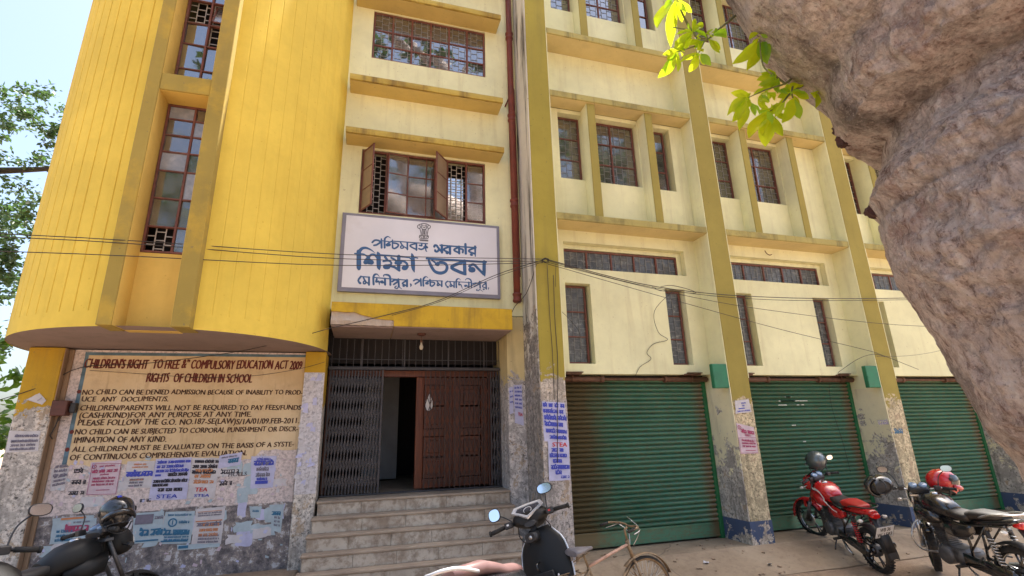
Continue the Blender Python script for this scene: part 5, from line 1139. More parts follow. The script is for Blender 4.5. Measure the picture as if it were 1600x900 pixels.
# --- sprigs with individual leaves ---
def leaf_mesh(seed):
    r=random.Random(seed); m=MB(); n=7; rows=[]
    droop=r.uniform(.15,.7); fold=r.uniform(.1,.45); tw=r.uniform(-.5,.5)
    for i in range(n+1):
        t_=i/n; w_=.5*math.sin(PI*min(1,t_**1.25*.97+.015))**.9*(.40)
        if i==n: w_=.004
        z=-droop*t_*t_*.6; x=t_*(1-.15*droop*t_)
        an=tw*t_
        row=[]
        for k in (-1,-.5,0,.5,1):
            y=w_*k; zz=z+abs(k)*w_*fold+ (.03*math.sin(t_*14+k*2)*abs(k))*.5
            row.append((x,y*math.cos(an)-0*math.sin(an),zz+y*math.sin(an)))
        rows.append(row)
    m.loft(rows,cap=False,closed=False); me=m.mesh('leaf'); me.materials.append(M['leaf_bright']); return me
LM=[leaf_mesh(i) for i in range(6)]
lr=random.Random(21)
M['twig']=plain('young_twig_bark',(.16,.17,.06),.7,var=.3,scale=20)
LEAVES=[(1.804, 2.182, 4.288, 1.64, 2.205, 4.05), (1.818, 2.175, 4.284, 1.74, 2.22, 3.954), (1.861, 2.211, 4.332, 1.915, 2.233, 4.17), (1.894, 2.16, 4.042, 1.778, 2.179, 4.019), (1.917, 2.186, 4.072, 1.883, 2.191, 4.164), (1.894, 2.15, 4.04, 1.914, 2.116, 4.127), (1.942, 2.205, 4.102, 2.082, 2.204, 4.205), (1.93, 2.081, 3.952, 1.974, 2.048, 3.991), (2.101, 2.21, 4.124, 2.203, 2.186, 4.14), (1.992, 2.133, 3.974, 2.125, 2.151, 3.927), (1.934, 2.208, 4.083, 1.777, 2.191, 3.91), (1.936, 2.132, 3.947, 1.822, 2.124, 3.888), (1.895, 2.074, 3.88, 1.886, 2.112, 3.841), (1.849, 2.073, 3.907, 1.965, 2.119, 3.989), (1.708, 2.094, 3.786, 1.607, 2.06, 3.721), (1.79, 2.206, 3.887, 1.698, 2.238, 3.682), (1.715, 2.107, 3.773, 1.724, 2.112, 3.644), (1.758, 2.146, 3.854, 1.847, 2.168, 3.854), (1.715, 2.1, 3.811, 1.794, 2.132, 3.915), (1.989, 2.229, 3.951, 1.878, 2.25, 3.891), (1.977, 2.217, 3.931, 1.917, 2.261, 3.795), (1.906, 2.131, 3.842, 1.966, 2.165, 3.781), (1.968, 2.203, 3.937, 2.053, 2.212, 3.984), (2.343, 2.087, 4.015, 2.175, 2.099, 3.776), (2.505, 2.216, 4.182, 2.35, 2.196, 3.852), (2.464, 2.173, 4.163, 2.428, 2.213, 4.126), (2.474, 2.166, 4.144, 2.402, 2.12, 3.861), (2.462, 2.171, 4.168, 2.462, 2.147, 4.103), (2.578, 2.207, 3.88, 2.43, 2.223, 3.843), (2.458, 2.119, 3.773, 2.358, 2.159, 3.705), (2.531, 2.17, 3.828, 2.441, 2.154, 3.864), (2.532, 2.203, 3.813, 2.441, 2.243, 3.745), (2.466, 2.213, 3.727, 2.59, 2.251, 3.711), (2.437, 2.175, 3.72, 2.333, 2.195, 3.689), (2.288, 2.167, 3.652, 2.149, 2.169, 3.558), (2.335, 2.228, 3.687, 2.149, 2.213, 3.539), (2.178, 2.083, 3.526, 2.045, 2.104, 3.348), (2.229, 2.15, 3.559, 2.127, 2.154, 3.335), (2.273, 2.166, 3.578, 2.267, 2.141, 3.459), (2.174, 2.102, 3.551, 2.026, 2.059, 3.35), (2.444, 2.195, 3.565, 2.343, 2.236, 3.486), (2.419, 2.181, 3.539, 2.162, 2.143, 3.304), (2.46, 2.227, 3.571, 2.419, 2.259, 3.323), (2.4, 2.151, 3.514, 2.224, 2.102, 3.293), (2.464, 2.205, 3.55, 2.532, 2.217, 3.371), (2.435, 2.17, 3.54, 2.514, 2.121, 3.463), (2.438, 2.187, 3.572, 2.506, 2.141, 3.526), (2.386, 2.146, 3.534, 2.296, 2.111, 3.543), (2.385, 2.128, 3.52, 2.483, 2.167, 3.617), (2.66, 2.19, 3.746, 2.802, 2.221, 3.909), (2.574, 2.118, 3.683, 2.752, 2.107, 3.741), (2.638, 2.167, 3.718, 2.747, 2.12, 3.664), (2.776, 2.136, 3.742, 2.94, 2.183, 3.696), (2.67, 2.191, 3.695, 2.731, 2.227, 3.551), (2.558, 2.118, 3.673, 2.46, 2.137, 3.643), (2.649, 2.196, 3.736, 2.534, 2.217, 3.636), (2.588, 2.14, 3.709, 2.521, 2.107, 3.737), (2.447, 2.073, 3.555, 2.381, 2.112, 3.446), (2.41, 2.219, 3.694, 2.392, 2.197, 3.57), (2.576, 2.191, 3.812, 2.504, 2.182, 3.845), (1.828, 2.17, 4.293, 1.989, 2.205, 4.228), (1.87, 2.121, 3.99, 1.755, 2.133, 3.884), (1.86, 2.111, 3.976, 1.785, 2.112, 3.996), (1.837, 2.075, 3.945, 1.918, 2.051, 4.036), (1.866, 2.116, 3.992, 2.024, 2.157, 4.071), (1.946, 2.091, 3.963, 2.057, 2.117, 4.041), (1.995, 2.084, 3.971, 2.134, 2.133, 4.104), (1.966, 2.097, 3.939, 1.982, 2.056, 3.8), (1.842, 2.104, 3.973, 1.817, 2.147, 3.846), (1.961, 2.177, 3.992, 1.887, 2.216, 4.038), (1.973, 2.15, 3.974, 1.864, 2.111, 3.876), (1.9, 2.124, 3.964, 1.972, 2.12, 4.021), (1.81, 2.228, 3.919, 1.715, 2.195, 3.817), (1.706, 2.109, 3.762, 1.697, 2.143, 3.69), (1.705, 2.088, 3.804, 1.838, 2.135, 3.871), (1.744, 2.117, 3.823, 1.83, 2.124, 3.862), (1.956, 2.176, 3.886, 1.883, 2.216, 3.899), (1.864, 2.082, 3.801, 1.715, 2.117, 3.742), (1.868, 2.099, 3.8, 1.972, 2.121, 3.813), (1.838, 2.074, 3.805, 1.919, 2.101, 3.897), (2.378, 2.099, 4.082, 2.262, 2.07, 4.037), (2.362, 2.076, 4.051, 2.405, 2.058, 4.011), (2.483, 2.123, 3.797, 2.413, 2.171, 3.719), (2.525, 2.167, 3.824, 2.406, 2.154, 3.677), (2.599, 2.228, 3.9, 2.469, 2.196, 3.855), (2.416, 2.104, 3.72, 2.327, 2.15, 3.731), (2.468, 2.222, 3.741, 2.577, 2.241, 3.75), (2.484, 2.227, 3.752, 2.351, 2.182, 3.626), (2.332, 2.215, 3.681, 2.184, 2.235, 3.691), (2.267, 2.177, 3.622, 2.235, 2.211, 3.519), (2.2, 2.087, 3.501, 2.241, 2.057, 3.422), (2.171, 2.092, 3.548, 2.002, 2.09, 3.442), (2.417, 2.157, 3.518, 2.313, 2.161, 3.525), (2.355, 2.128, 3.474, 2.321, 2.152, 3.288), (2.472, 2.204, 3.568, 2.67, 2.23, 3.685), (2.292, 2.076, 3.453, 2.283, 2.041, 3.349), (2.333, 2.105, 3.485, 2.232, 2.079, 3.451), (2.44, 2.162, 3.561, 2.483, 2.131, 3.554), (2.644, 2.17, 3.712, 2.762, 2.154, 3.749), (2.59, 2.128, 3.691, 2.744, 2.149, 3.716), (2.695, 2.221, 3.758, 2.717, 2.19, 3.638), (2.74, 2.126, 3.71, 2.944, 2.174, 3.749), (2.558, 2.104, 3.617, 2.405, 2.057, 3.378), (2.517, 2.101, 3.637, 2.48, 2.133, 3.706), (2.65, 2.187, 3.717, 2.559, 2.231, 3.722), (2.601, 2.15, 3.702, 2.464, 2.104, 3.67), (2.485, 2.119, 3.582, 2.34, 2.141, 3.504), (2.331, 2.133, 3.621, 2.361, 2.097, 3.551), (2.496, 2.13, 3.745, 2.413, 2.126, 3.721), (1.76, 2.127, 4.238, 1.689, 2.122, 4.131), (1.75, 2.092, 4.165, 1.786, 2.045, 4.069), (1.935, 2.195, 4.075, 2.033, 2.219, 4.194), (1.876, 2.137, 3.999, 1.916, 2.098, 4.063), (2.028, 2.117, 4.012, 2.134, 2.123, 4.106), (1.956, 2.213, 4.096, 1.9, 2.211, 4.022), (2.011, 2.226, 4.056, 1.95, 2.228, 3.995), (1.734, 2.099, 3.798, 1.693, 2.11, 3.841), (1.772, 2.166, 3.852, 1.767, 2.176, 3.779), (1.766, 2.186, 3.885, 1.782, 2.138, 3.946), (1.884, 2.14, 3.864, 1.9, 2.17, 3.815), (1.882, 2.092, 3.804, 1.889, 2.046, 3.69), (2.378, 2.099, 4.044, 2.274, 2.078, 3.99), (2.455, 2.14, 4.087, 2.401, 2.121, 3.945), (2.544, 2.172, 3.828, 2.441, 2.139, 3.695), (2.461, 2.125, 3.753, 2.44, 2.143, 3.851), (2.426, 2.157, 3.664, 2.563, 2.203, 3.686), (2.331, 2.22, 3.69, 2.251, 2.196, 3.593), (2.215, 2.124, 3.563, 2.122, 2.127, 3.58), (2.262, 2.157, 3.59, 2.199, 2.144, 3.501), (2.468, 2.208, 3.569, 2.407, 2.178, 3.45), (2.381, 2.145, 3.513, 2.348, 2.107, 3.383), (2.496, 2.211, 3.535, 2.628, 2.221, 3.562), (2.459, 2.228, 3.612, 2.488, 2.192, 3.555), (2.469, 2.184, 3.557, 2.494, 2.193, 3.676), (2.507, 2.078, 3.615, 2.6, 2.11, 3.724), (2.882, 2.21, 3.811, 2.951, 2.168, 3.804), (2.687, 2.221, 3.788, 2.685, 2.249, 3.876), (2.612, 2.167, 3.749, 2.542, 2.171, 3.737), (2.277, 2.112, 3.568, 2.336, 2.068, 3.527)]
TWIGS=[[(2.431, 2.3, 4.439), (2.118, 2.15, 4.108), (1.963, 2.15, 3.956), (1.752, 2.15, 3.837)], [(2.1, 2.3, 4.121), (1.918, 2.15, 3.867)], [(2.148, 2.3, 4.16), (1.918, 2.15, 3.992), (1.886, 2.15, 4.031), (1.747, 2.15, 4.025)], [(2.017, 2.3, 4.201), (1.831, 2.15, 4.18), (1.809, 2.15, 4.34)], [(2.84, 2.3, 3.993), (2.569, 2.15, 3.766), (2.401, 2.15, 3.687), (2.25, 2.15, 3.601)], [(2.748, 2.3, 3.917), (2.508, 2.15, 3.807), (2.413, 2.15, 3.882), (2.437, 2.15, 4.135)], [(2.991, 2.3, 3.979), (2.611, 2.15, 3.707), (2.486, 2.15, 3.58), (2.394, 2.15, 3.525)], [(2.561, 2.3, 3.659), (2.334, 2.15, 3.427)], [(2.83, 2.3, 3.947), (2.611, 2.15, 3.707), (2.61, 2.15, 3.641)], [(2.734, 2.3, 4.342), (2.437, 2.15, 4.135)]]
LM2=[]
for me_ in LM:
    m2=me_.copy(); m2.materials.clear(); m2.materials.append(M['leaf_green']); LM2.append(m2)
def place_leaf(q,k):
    p0=Vector(q[:3]); p1=Vector(q[3:]); d=p1-p0; L_=d.length; d.normalize()
    vdir=(p0-Vector((0,0,1.6))).normalized(); nrm=-vdir+Vector((lr.uniform(-.7,.7),lr.uniform(-.3,.3),lr.uniform(-.2,.9))); nrm=(nrm-d*nrm.dot(d)).normalized(); yv=nrm.cross(d).normalized()
    o=bpy.data.objects.new('leaf',lr.choice(LM if lr.random()<.78 else LM2)); C.objects.link(o); o.parent=TR_
    s=L_*.88; M_=Matrix(((d.x,yv.x,nrm.x,p0.x-TR_.location.x),(d.y,yv.y,nrm.y,p0.y-TR_.location.y),(d.z,yv.z,nrm.z,p0.z-TR_.location.z),(0,0,0,1)))
    o.matrix_local=M_@Matrix.Diagonal((s,s*lr.uniform(.6,1.15),s,1))
for k,q in enumerate(LEAVES): place_leaf(q,k)
m=MB()
for s in TWIGS: m.tube(smooth_pts(s,5) if len(s)>2 else s,[.009-.006*i/max(1,(len(s)-1)*5 if len(s)>2 else 1) for i in range(((len(s)-1)*5+1) if len(s)>2 else 2)],6)
l=TR_.location; m.v=[(x-l.x,y-l.y,z-l.z) for x,y,z in m.v]; m.build('twig',M['twig'],TR_)

# --- trees behind the building at the left ---
def bg_tree(label,base,top,r,limbs,crowns,mat,seed,group=None,n=2600,size=.3):
    T=tag(empty('tree',base),label,'tree',group)
    m=MB(); b=Vector(base); tp=Vector(top)
    sp=smooth_pts([tuple(b),tuple(b.lerp(tp,.4)+Vector((.2,.1,0))),tuple(tp)],6); m.tube(sp,[r*(1-.6*i/(len(sp)-1)) for i in range(len(sp))],10)
    m.v=[(x-b.x,y-b.y,z-b.z) for x,y,z in m.v]; m.build('trunk',M['bark_dark'],T)
    for lb in limbs:
        m=MB(); sp=smooth_pts(lb,6); m.tube(sp,[.16*(1-.75*i/(len(sp)-1)) for i in range(len(sp))],7); m.v=[(x-b.x,y-b.y,z-b.z) for x,y,z in m.v]; m.build('limb',M['bark_dark'],T)
    for i,(c,rad,nn,sz) in enumerate(crowns): crown('crown',T,c,rad,nn,sz,mat,seed+i,cl=max(14,nn//55))
    return T
bg_tree('feathery green tree with a dark bare limb rising left of the yellow tower',(-11.5,14,-.3),(-10.6,13.6,7.5),.3,
 [[(-10.8,13.7,7.0),(-9.5,13.4,7.75),(-8.4,13.2,7.75),(-7.0,13,7.9)],[(-10.8,13.7,6.2),(-9.6,13.3,5.2),(-8.6,13,4.3),(-8.0,12.8,4.2)],[(-11,13.8,5),(-9.8,13.3,4.6),(-8.8,13,3.6)],[(-10.8,13.7,7.0),(-10,13.4,8.6),(-9,13.2,9.6)]],
 [((-8.6,13.2,9.4),(1.4,1.0,.8),1300,.13),((-7.4,13.2,9.0),(.9,.8,.45),700,.13),((-8.2,13.2,7.6),(1.4,1.0,.8),1100,.13),((-7.9,13.2,6.4),(1.4,1.2,.8),1700,.13),((-7.8,13.2,5.2),(1.4,1.2,.7),2200,.13),((-7.8,13.4,4.1),(1.4,1.0,.6),1700,.13)],'leaf_mid2',60)
bg_tree('dense bushy green tree low behind the left corner of the building',(-9.8,11.5,-.3),(-9.8,11.5,2.2),.16,[],[((-7.2,11.3,1.2),(1.8,1.3,1.7),4600,.18),((-7.0,11.3,3.1),(1.3,1.0,.5),700,.18)],'leaf_mid',70)
# --- trees across the road behind the camera, seen mirrored in the panes ---
bg_tree('roadside tree across the road seen only as a reflection in the windows, nearer one',(-2.5,-8,-.3),(-2.5,-8,6),.3,[[(-2.5,-8,5),(-1,-7.8,8),(0,-7.6,10)],[(-2.5,-8,5.5),(-4,-8,8.5),(-5,-8,10)]],[((-2.5,-8,9.5),(3.4,2,2.2),2600,.36)],'leaf_dark',80)
bg_tree('roadside tree across the road seen only as a reflection in the windows, farther one',(6.5,-10,-.3),(6.5,-10,7),.3,[[(6.5,-10,6),(8,-10,9),(9,-10,11)]],[((6.8,-10,10.5),(3.2,2,2.6),2200,.4)],'leaf_dark',90)
bg_tree('roadside tree across the road seen only as a reflection in the tower windows',(-7.5,-7,-.3),(-7.5,-7,6),.3,[[(-7.5,-7,5),(-6.2,-6.5,8),(-5.2,-6.4,10)]],[((-6.6,-7,9.6),(2.6,2,2.6),1500,.36)],'leaf_dark',95)
# =====================================================================
# TWO-WHEELERS   (local frame: x forward, y left, z up, origin on the ground midway between the wheels)
# =====================================================================
def wheel(par,x,r,wt,spokes=5,disc=True,brake=False,y=0,wire=False,rim_mat='black_gloss'):
    W=empty('wheel',(x,y,r)); W.parent=par
    m=MB(); prof=[]; n=11
    for i in range(n+1):
        a=PI*i/n; prof.append((r-wt*.62+wt*.62*math.sin(a),-wt/2*math.cos(a)))
    m.lathe(prof,40,axis='y')
    if not wire:
        for k in range(40):   # tread blocks
            a=2*PI*k/40; c,s=math.cos(a),math.sin(a)
            for sd_ in (-1,1):
                q=MB(); q.box(-.006,.006,sd_*.006,sd_*wt*.38,r-.012,r+.003); q.xform(Matrix.Rotation(a,4,'Y')); n0=len(m.v); m.v+=q.v; m.f+=[tuple(n0+i for i in f) for f in q.f]; m.sm+=q.sm
    m.build('tyre',M['rubber'],W)
    m=MB(); ri=r-wt*.62
    m.lathe([(ri+.004,-wt*.38),(ri-.012,-wt*.34),(ri-.02,-wt*.1),(ri-.02,wt*.1),(ri-.012,wt*.34),(ri+.004,wt*.38)],40,axis='y')
    if not wire:
        for k in range(spokes):
            a=2*PI*k/spokes+.3
            for da in (-.13,.13):
                m.tube([(.045*math.cos(a),0,.045*math.sin(a)),(ri*.55*math.cos(a+da*.6),0,ri*.55*math.sin(a+da*.6)),((ri-.012)*math.cos(a+da),0,(ri-.012)*math.sin(a+da))],[.014,.010,.012],6)
        m.lathe([(0,-.06),(.035,-.06),(.05,-.03),(.05,.03),(.035,.06),(0,.06)],18,axis='y')
        m.build('rim',M[rim_mat],W)
    else:
        m.build('rim',M['rust'],W); m=MB()
        for k in range(36):
            a=2*PI*k/36; s=1 if k%2 else -1; b_=a+.35*(1 if (k//2)%2 else -1)
            m.tube([(.02*math.cos(b_),s*.03,.02*math.sin(b_)),((ri-.01)*math.cos(a),0,(ri-.01)*math.sin(a))],.0022,4)
        m.lathe([(0,-.05),(.015,-.05),(.018,-.03),(.012,0),(.018,.03),(.015,.05),(0,.05)],12,axis='y'); m.build('spokes',M['steel'],W)
    if disc:
        m=MB(); m.lathe([(.05,.055),(.12,.055),(.12,.059),(.05,.059),(.05,.055)],28,axis='y'); m.build('brake_disc',M['steel'],W)
    if brake:
        m=MB(); m.lathe([(0,-.07),(.07,-.07),(.085,-.05),(.085,.02),(0,.02)],24,axis='y'); m.build('drum',M['alu'],W)
    return W
def pm(name,m,mat,par,label=None):
    o=m.build(name,M[mat],par)
    if label: o['label']=label
    return o
def tank_loft(secs,n=18):
    return MB().body(secs,n)
def mirror_part(par,base,bend,head,yaw=0,r=.05,vis='mirror',round_=False):
    m=MB(); m.tube(smooth_pts([base,bend,head],6),.0055,7); st=pm('mirror_stalk',m,'black_plastic',par)
    m=MB(); rings=[]
    for (d,s) in ((.022,.35),(.018,.8),(.006,1),(-.004,1.0),(-.006,.9)):
        rings.append([(d,s*r*(1.25 if not round_ else 1.)*math.copysign(abs(math.cos(t))**(.8),math.cos(t)),s*r*(.8 if not round_ else 1.)*math.copysign(abs(math.sin(t))**.8,math.sin(t))) for t in [2*PI*i/20 for i in range(20)]])
    m.loft(rings); o=pm('mirror_head',m,'black_plastic',st); o.location=head; o.rotation_euler=(0,R(8),yaw)
    m=MB(); m.poly([(-.0075,.88*r*(1.25 if not round_ else 1.)*math.copysign(abs(math.cos(t))**.8,math.cos(t)),.88*r*(.8 if not round_ else 1.)*math.copysign(abs(math.sin(t))**.8,math.sin(t))) for t in [2*PI*i/20 for i in range(20)]][::-1]); o2=pm('mirror_glass',m,vis,st); o2.location=head; o2.rotation_euler=(0,R(8),yaw)
    return st
def motorcycle(label,loc,heading,lean,pitch,scale,paint,seat_f,seat_r,steer=0,plate=None,visor=True,decal=True,group='motorcycles parked in front of the building',carrier=False,shock='red_gloss',mirrors=(1,1),chrome=False,fat=1.):
    T=tag(empty('motorcycle',loc),label,'motorcycle',group)
    T.rotation_mode='XYZ'
    Mx=Matrix.Translation(Vector(loc))@Matrix.Rotation(heading,4,'Z')@Matrix.Rotation(-pitch,4,'Y')@Matrix.Rotation(lean,4,'X')@Matrix.Scale(scale,4)
    T.matrix_world=Mx
    WB=.655
    wheel(T,-WB,.30,.10,brake=True,disc=False)
    # ---- steering assembly ----
    st_head=Vector((.40,0,.90)); F=empty('front_fork',tuple(st_head)); F.parent=T; F.rotation_euler=(0,0,steer)
    rel_=lambda p:(p[0]-st_head.x,p[1]-st_head.y,p[2]-st_head.z)
    m=MB()
    for s in (-1,1):
        m.tube([rel_((WB,.085*s,.30)),rel_((.53,.085*s,.62))],.026,10); m.tube([rel_((.53,.085*s,.62)),rel_((.385,.085*s,.985))],.017,10)
        m.tube([rel_((WB-.005,.085*s,.31)),rel_((WB+.02,.085*s,.28))],.03,8)
    m.bbox(-.05,.02,-.11,.11,-.16,-.13,.006); m.bbox(-.045,.03,-.11,.11,.04,.07,.006); m.tube([(-.02,0,-.15),(-.02,0,.07)],.03,10)
    fk=pm('fork_tubes',m,'alu' if not chrome else 'steel',F)
    W=wheel(F,WB-st_head.x,.30,.085,disc=True); W.location.z=.30-st_head.z
    m=MB(); rings=[]   # front mudguard
    for i in range(15):
        a=R(-38)+R(150)*i/14; rr=.335
        rings.append([(WB-st_head.x+math.cos(PI/2-a+R(12))*(rr-.02*abs(k)**2)*1.0,.058*k,.30-st_head.z+math.sin(PI/2-a+R(12))*(rr-.028*abs(k)**2)) for k in (-1,-.6,0,.6,1)]+[(WB-st_head.x+math.cos(PI/2-a+R(12))*(rr-.03*abs(k)**2-.005),.054*k,.30-st_head.z+math.sin(PI/2-a+R(12))*(rr-.036*abs(k)**2-.005)) for k in (1,.6,0,-.6,-1)])
    m.loft(rings); m.box(WB-st_head.x-.02,WB-st_head.x+.02,-.075,-.055,-.40,-.28); m.box(WB-st_head.x-.02,WB-st_head.x+.02,.055,.075,-.40,-.28)
    pm('mudguard',m,paint,F)
    # headlight cowl, lens, visor
    m=MB(); m.body([(.02,.04,.085,.09),(.07,.03,.115,.12),(.13,.02,.12,.125),(.18,.01,.10,.105),(.215,.0,.075,.08)],16,2.8); cw=pm('headlamp_cowl',m,paint,F)
    m=MB(); m.body([(.20,.0,.078,.078,2.2),(.226,-.004,.072,.07,2.2),(.236,-.006,.04,.04,2.2)],18); pm('headlight',m,'lens_clear',F)
    if visor:
        m=MB(); rings=[]
        for i in range(7):
            t_=i/6; x=.19-.16*t_; z=.09+.14*t_; wd=.10-.035*t_
            rings.append([(x-.05*abs(k)**2,wd*k,z) for k in (-1,-.6,0,.6,1)]+[(x-.05*abs(k)**2-.006,wd*k,z-.002) for k in (1,.6,0,-.6,-1)])
        m.loft(rings); pm('windscreen',m,'visor',F)
    # instruments
    m=MB(); m.body([(-.06,.125,.10,.025),(-.03,.135,.115,.032),(.04,.15,.10,.03)],14,3); m.xform(Matrix.Rotation(R(-12),4,'Y')); ins=pm('instrument_panel',m,'black_plastic',F)
    for s in (-1,1):
        m=MB(); m.lathe([(0,.012),(.040,.012),(.046,.004),(.046,-.01)],20); m.xform(Matrix.Translation((-.035,.052*s,.178))@Matrix.Rotation(R(-28),4,'Y')); pm('dial',m,'dial',ins)
    # handlebar
    m=MB(); hb=[(-.10,.36,.135),(-.075,.25,.150),(-.03,.12,.125),(-.02,0,.095),(-.03,-.12,.125),(-.075,-.25,.150),(-.10,-.36,.135)]
    m.tube(smooth_pts(hb,5),.012,9); HB=pm('handlebar',m,'steel' if chrome else 'black_plastic',F)
    for s in (-1,1):
        m=MB(); m.tube([(-.082,.235*s,.148),(-.106,.37*s,.134)],.0175,10); m.lathe([(0,0),(.022,0),(.022,.014),(0,.014)],10,axis='y',o=(-.106,.365*s,.134)); pm('grip',m,'rubber',HB)
        m=MB(); m.bbox(-.105,-.045,.185*s-.03,.185*s+.03,.125,.175,.006); m.tube(smooth_pts([(-.05,.20*s,.145),(-.02,.26*s,.142),(-.045,.37*s,.125)],5),.006,6); pm('brake_lever',m,'black_plastic',HB)
        m=MB(); m.body([(-.0,0,.018,.012),(.02,0,.03,.022),(.05,0,.022,.016)],10); m.xform(Matrix.Translation((.10,.19*s,-.02))@Matrix.Rotation(R(90)*s,4,'Z')); m.tube([(.10,.10*s,-.01),(.10,.18*s,-.02)],.008,6); pm('indicator',m,'lens_clear' if chrome or decal else 'black_plastic',F)
    if mirrors[0]: mirror_part(F,(-.07,.20,.16),(-.02,.24,.28),(-.03,.33,.37),yaw=R(6))
    if mirrors[1]: mirror_part(F,(-.07,-.20,.16),(-.02,-.24,.28),(-.03,-.33,.37),yaw=R(-6))
    # cables at the headstock
    m=MB()
    for s,dz in ((1,.0),(-1,.02),(1,.03)): m.tube(smooth_pts([(-.06,.18*s,.13),(.08,.14*s,.12+dz),(.10,.05*s,-.02),(-.04,.03*s,-.2)],6),.0045,5)
    pm('control_cables',m,'wire',F)
    # ---- tank ----
    m=MB(); m.body([(.385,.83,.05,.06),(.345,.865,.095*fat,.095),(.27,.885,.145*fat,.12),(.18,.885,.165*fat,.125),(.08,.87,.155*fat,.115),(.0,.84,.12*fat,.095),(-.07,.815,.085,.075)],22,2.7); tk=pm('fuel_tank',m,paint,T)
    m=MB(); m.lathe([(0,.012),(.03,.012),(.04,.004),(.042,-.01)],18,o=(.19,0,1.008)); pm('fuel_cap',m,'steel',tk)
    if decal:   # jagged white flash on tank and side
        for s in (-1,1):
            m=MB(); P_=[(.30,.90),(.18,.915),(.10,.895),(.045,.80),(.0,.745),(-.10,.70),(-.20,.69)]
            for i in range(len(P_)-1):
                (a,b),(c,d)=P_[i],P_[i+1]; wd=.017 if i<4 else .011
                ya=s*(.168 if a>.0 else .145)*fat; yc=s*(.168 if c>.05 else .145)*fat
                if i==0: ya*=.93
                m.quad((a,ya,b+wd),(a,ya*1.0,b-wd),(c,yc,d-wd),(c,yc,d+wd))
            pm('tank_stripe',m,'white_plastic',tk)
        m=MB(); m.box(.21,.30,-.015,.015,.985,1.0); m.box(.16,.24,.03,.055,.999,1.006); pm('tank_badge',m,'white_plastic',tk)
    # tank shrouds
    for s in (-1,1):
        m=MB(); m.loft([[(.40,.10*s,.86),(.36,.175*s,.80),(.33,.18*s,.72),(.38,.10*s,.70)],[(.22,.12*s,.86),(.20,.185*s,.80),(.18,.17*s,.68),(.22,.10*s,.68)],[(.06,.11*s,.80),(.05,.15*s,.76),(.05,.14*s,.70),(.06,.10*s,.70)]]); pm('tank_shroud',m,paint,T)
        m=MB(); m.body([(.02,.66,.03,.075),(-.10,.655,.035,.085),(-.24,.67,.03,.07),(-.32,.70,.02,.04)],12,3); m.xform(Matrix.Translation((0,.105*s,0))); pm('side_panel',m,paint,T)
    # ---- seat ----
    m=MB(); m.body([(.03,.845,.06,.03),(-.03,.83,.11,.045),(-.14,.815,.135,.048),(-.25,.815,.14,.048),(-.31,.83,.125,.05)],18,3); pm('seat',m,seat_f,T)
    m=MB(); m.body([(-.27,.84,.12,.05),(-.34,.86,.13,.052),(-.48,.872,.12,.045),(-.60,.88,.10,.038),(-.66,.885,.06,.022)],18,3); pm('rear_seat',m,seat_r,T)
    # tail
    m=MB(); m.body([(-.30,.765,.10,.045),(-.45,.79,.105,.048),(-.62,.825,.095,.042),(-.74,.85,.07,.035),(-.80,.86,.05,.022)],16,3); tl=pm('tail_cowl',m,paint,T)
    m=MB(); m.body([(-.74,.825,.062,.030),(-.80,.825,.066,.036),(-.835,.822,.05,.028)],14,3); pm('tail_light',m,'lens_red',T)
    m=MB(); m.tube(smooth_pts([(-.44,.12,.85),(-.58,.135,.90),(-.72,.12,.925),(-.79,.06,.93),(-.80,0,.93),(-.79,-.06,.93),(-.72,-.12,.925),(-.58,-.135,.90),(-.44,-.12,.85)],4),.011,8); pm('grab_rail',m,'black_plastic' if not chrome else 'steel',T)
    for s in (-1,1):
        m=MB(); m.tube([(-.72,.06*s,.77),(-.73,.15*s,.76)],.008,6); m.body([(.0,0,.02,.014),(.02,0,.032,.024),(.055,0,.020,.015)],10); 
        q=MB(); q.body([(.0,0,.02,.014),(.02,0,.034,.026),(.06,0,.020,.015)],12); q.xform(Matrix.Translation((-.735,.15*s,.76))@Matrix.Rotation(R(90)*s,4,'Z')); pm('indicator',q,'lens_clear',T)
        m=MB(); m.tube([(-.72,.06*s,.77),(-.73,.15*s,.76)],.008,6); pm('indicator_stem',m,'black_plastic',T)
    # rear mudguard + plate
    m=MB(); rings=[]
    for i in range(14):
        a=R(-40)+R(125)*i/13; rr=.345
        cx,cz=-WB,.30; x=cx-math.sin(a)*rr; z=cz+math.cos(a)*rr
        rings.append([(x,.075*k,z-.02*k*k) for k in (-1,-.5,0,.5,1)]+[(x,.07*k,z-.02*k*k-.006) for k in (1,.5,0,-.5,-1)])
    m.loft(rings); pm('rear_mudguard',m,'black_plastic',T)
    m=MB(); m.loft([[(-.79,-.05,.79),(-.79,.05,.79),(-.77,.05,.79),(-.77,-.05,.79)],[(-.93,-.06,.57),(-.93,.06,.57),(-.91,.06,.57),(-.91,-.06,.57)],[(-.985,-.065,.40),(-.985,.065,.40),(-.97,.065,.40),(-.97,-.065,.40)]]); pm('mud_flap',m,'black_plastic',T)
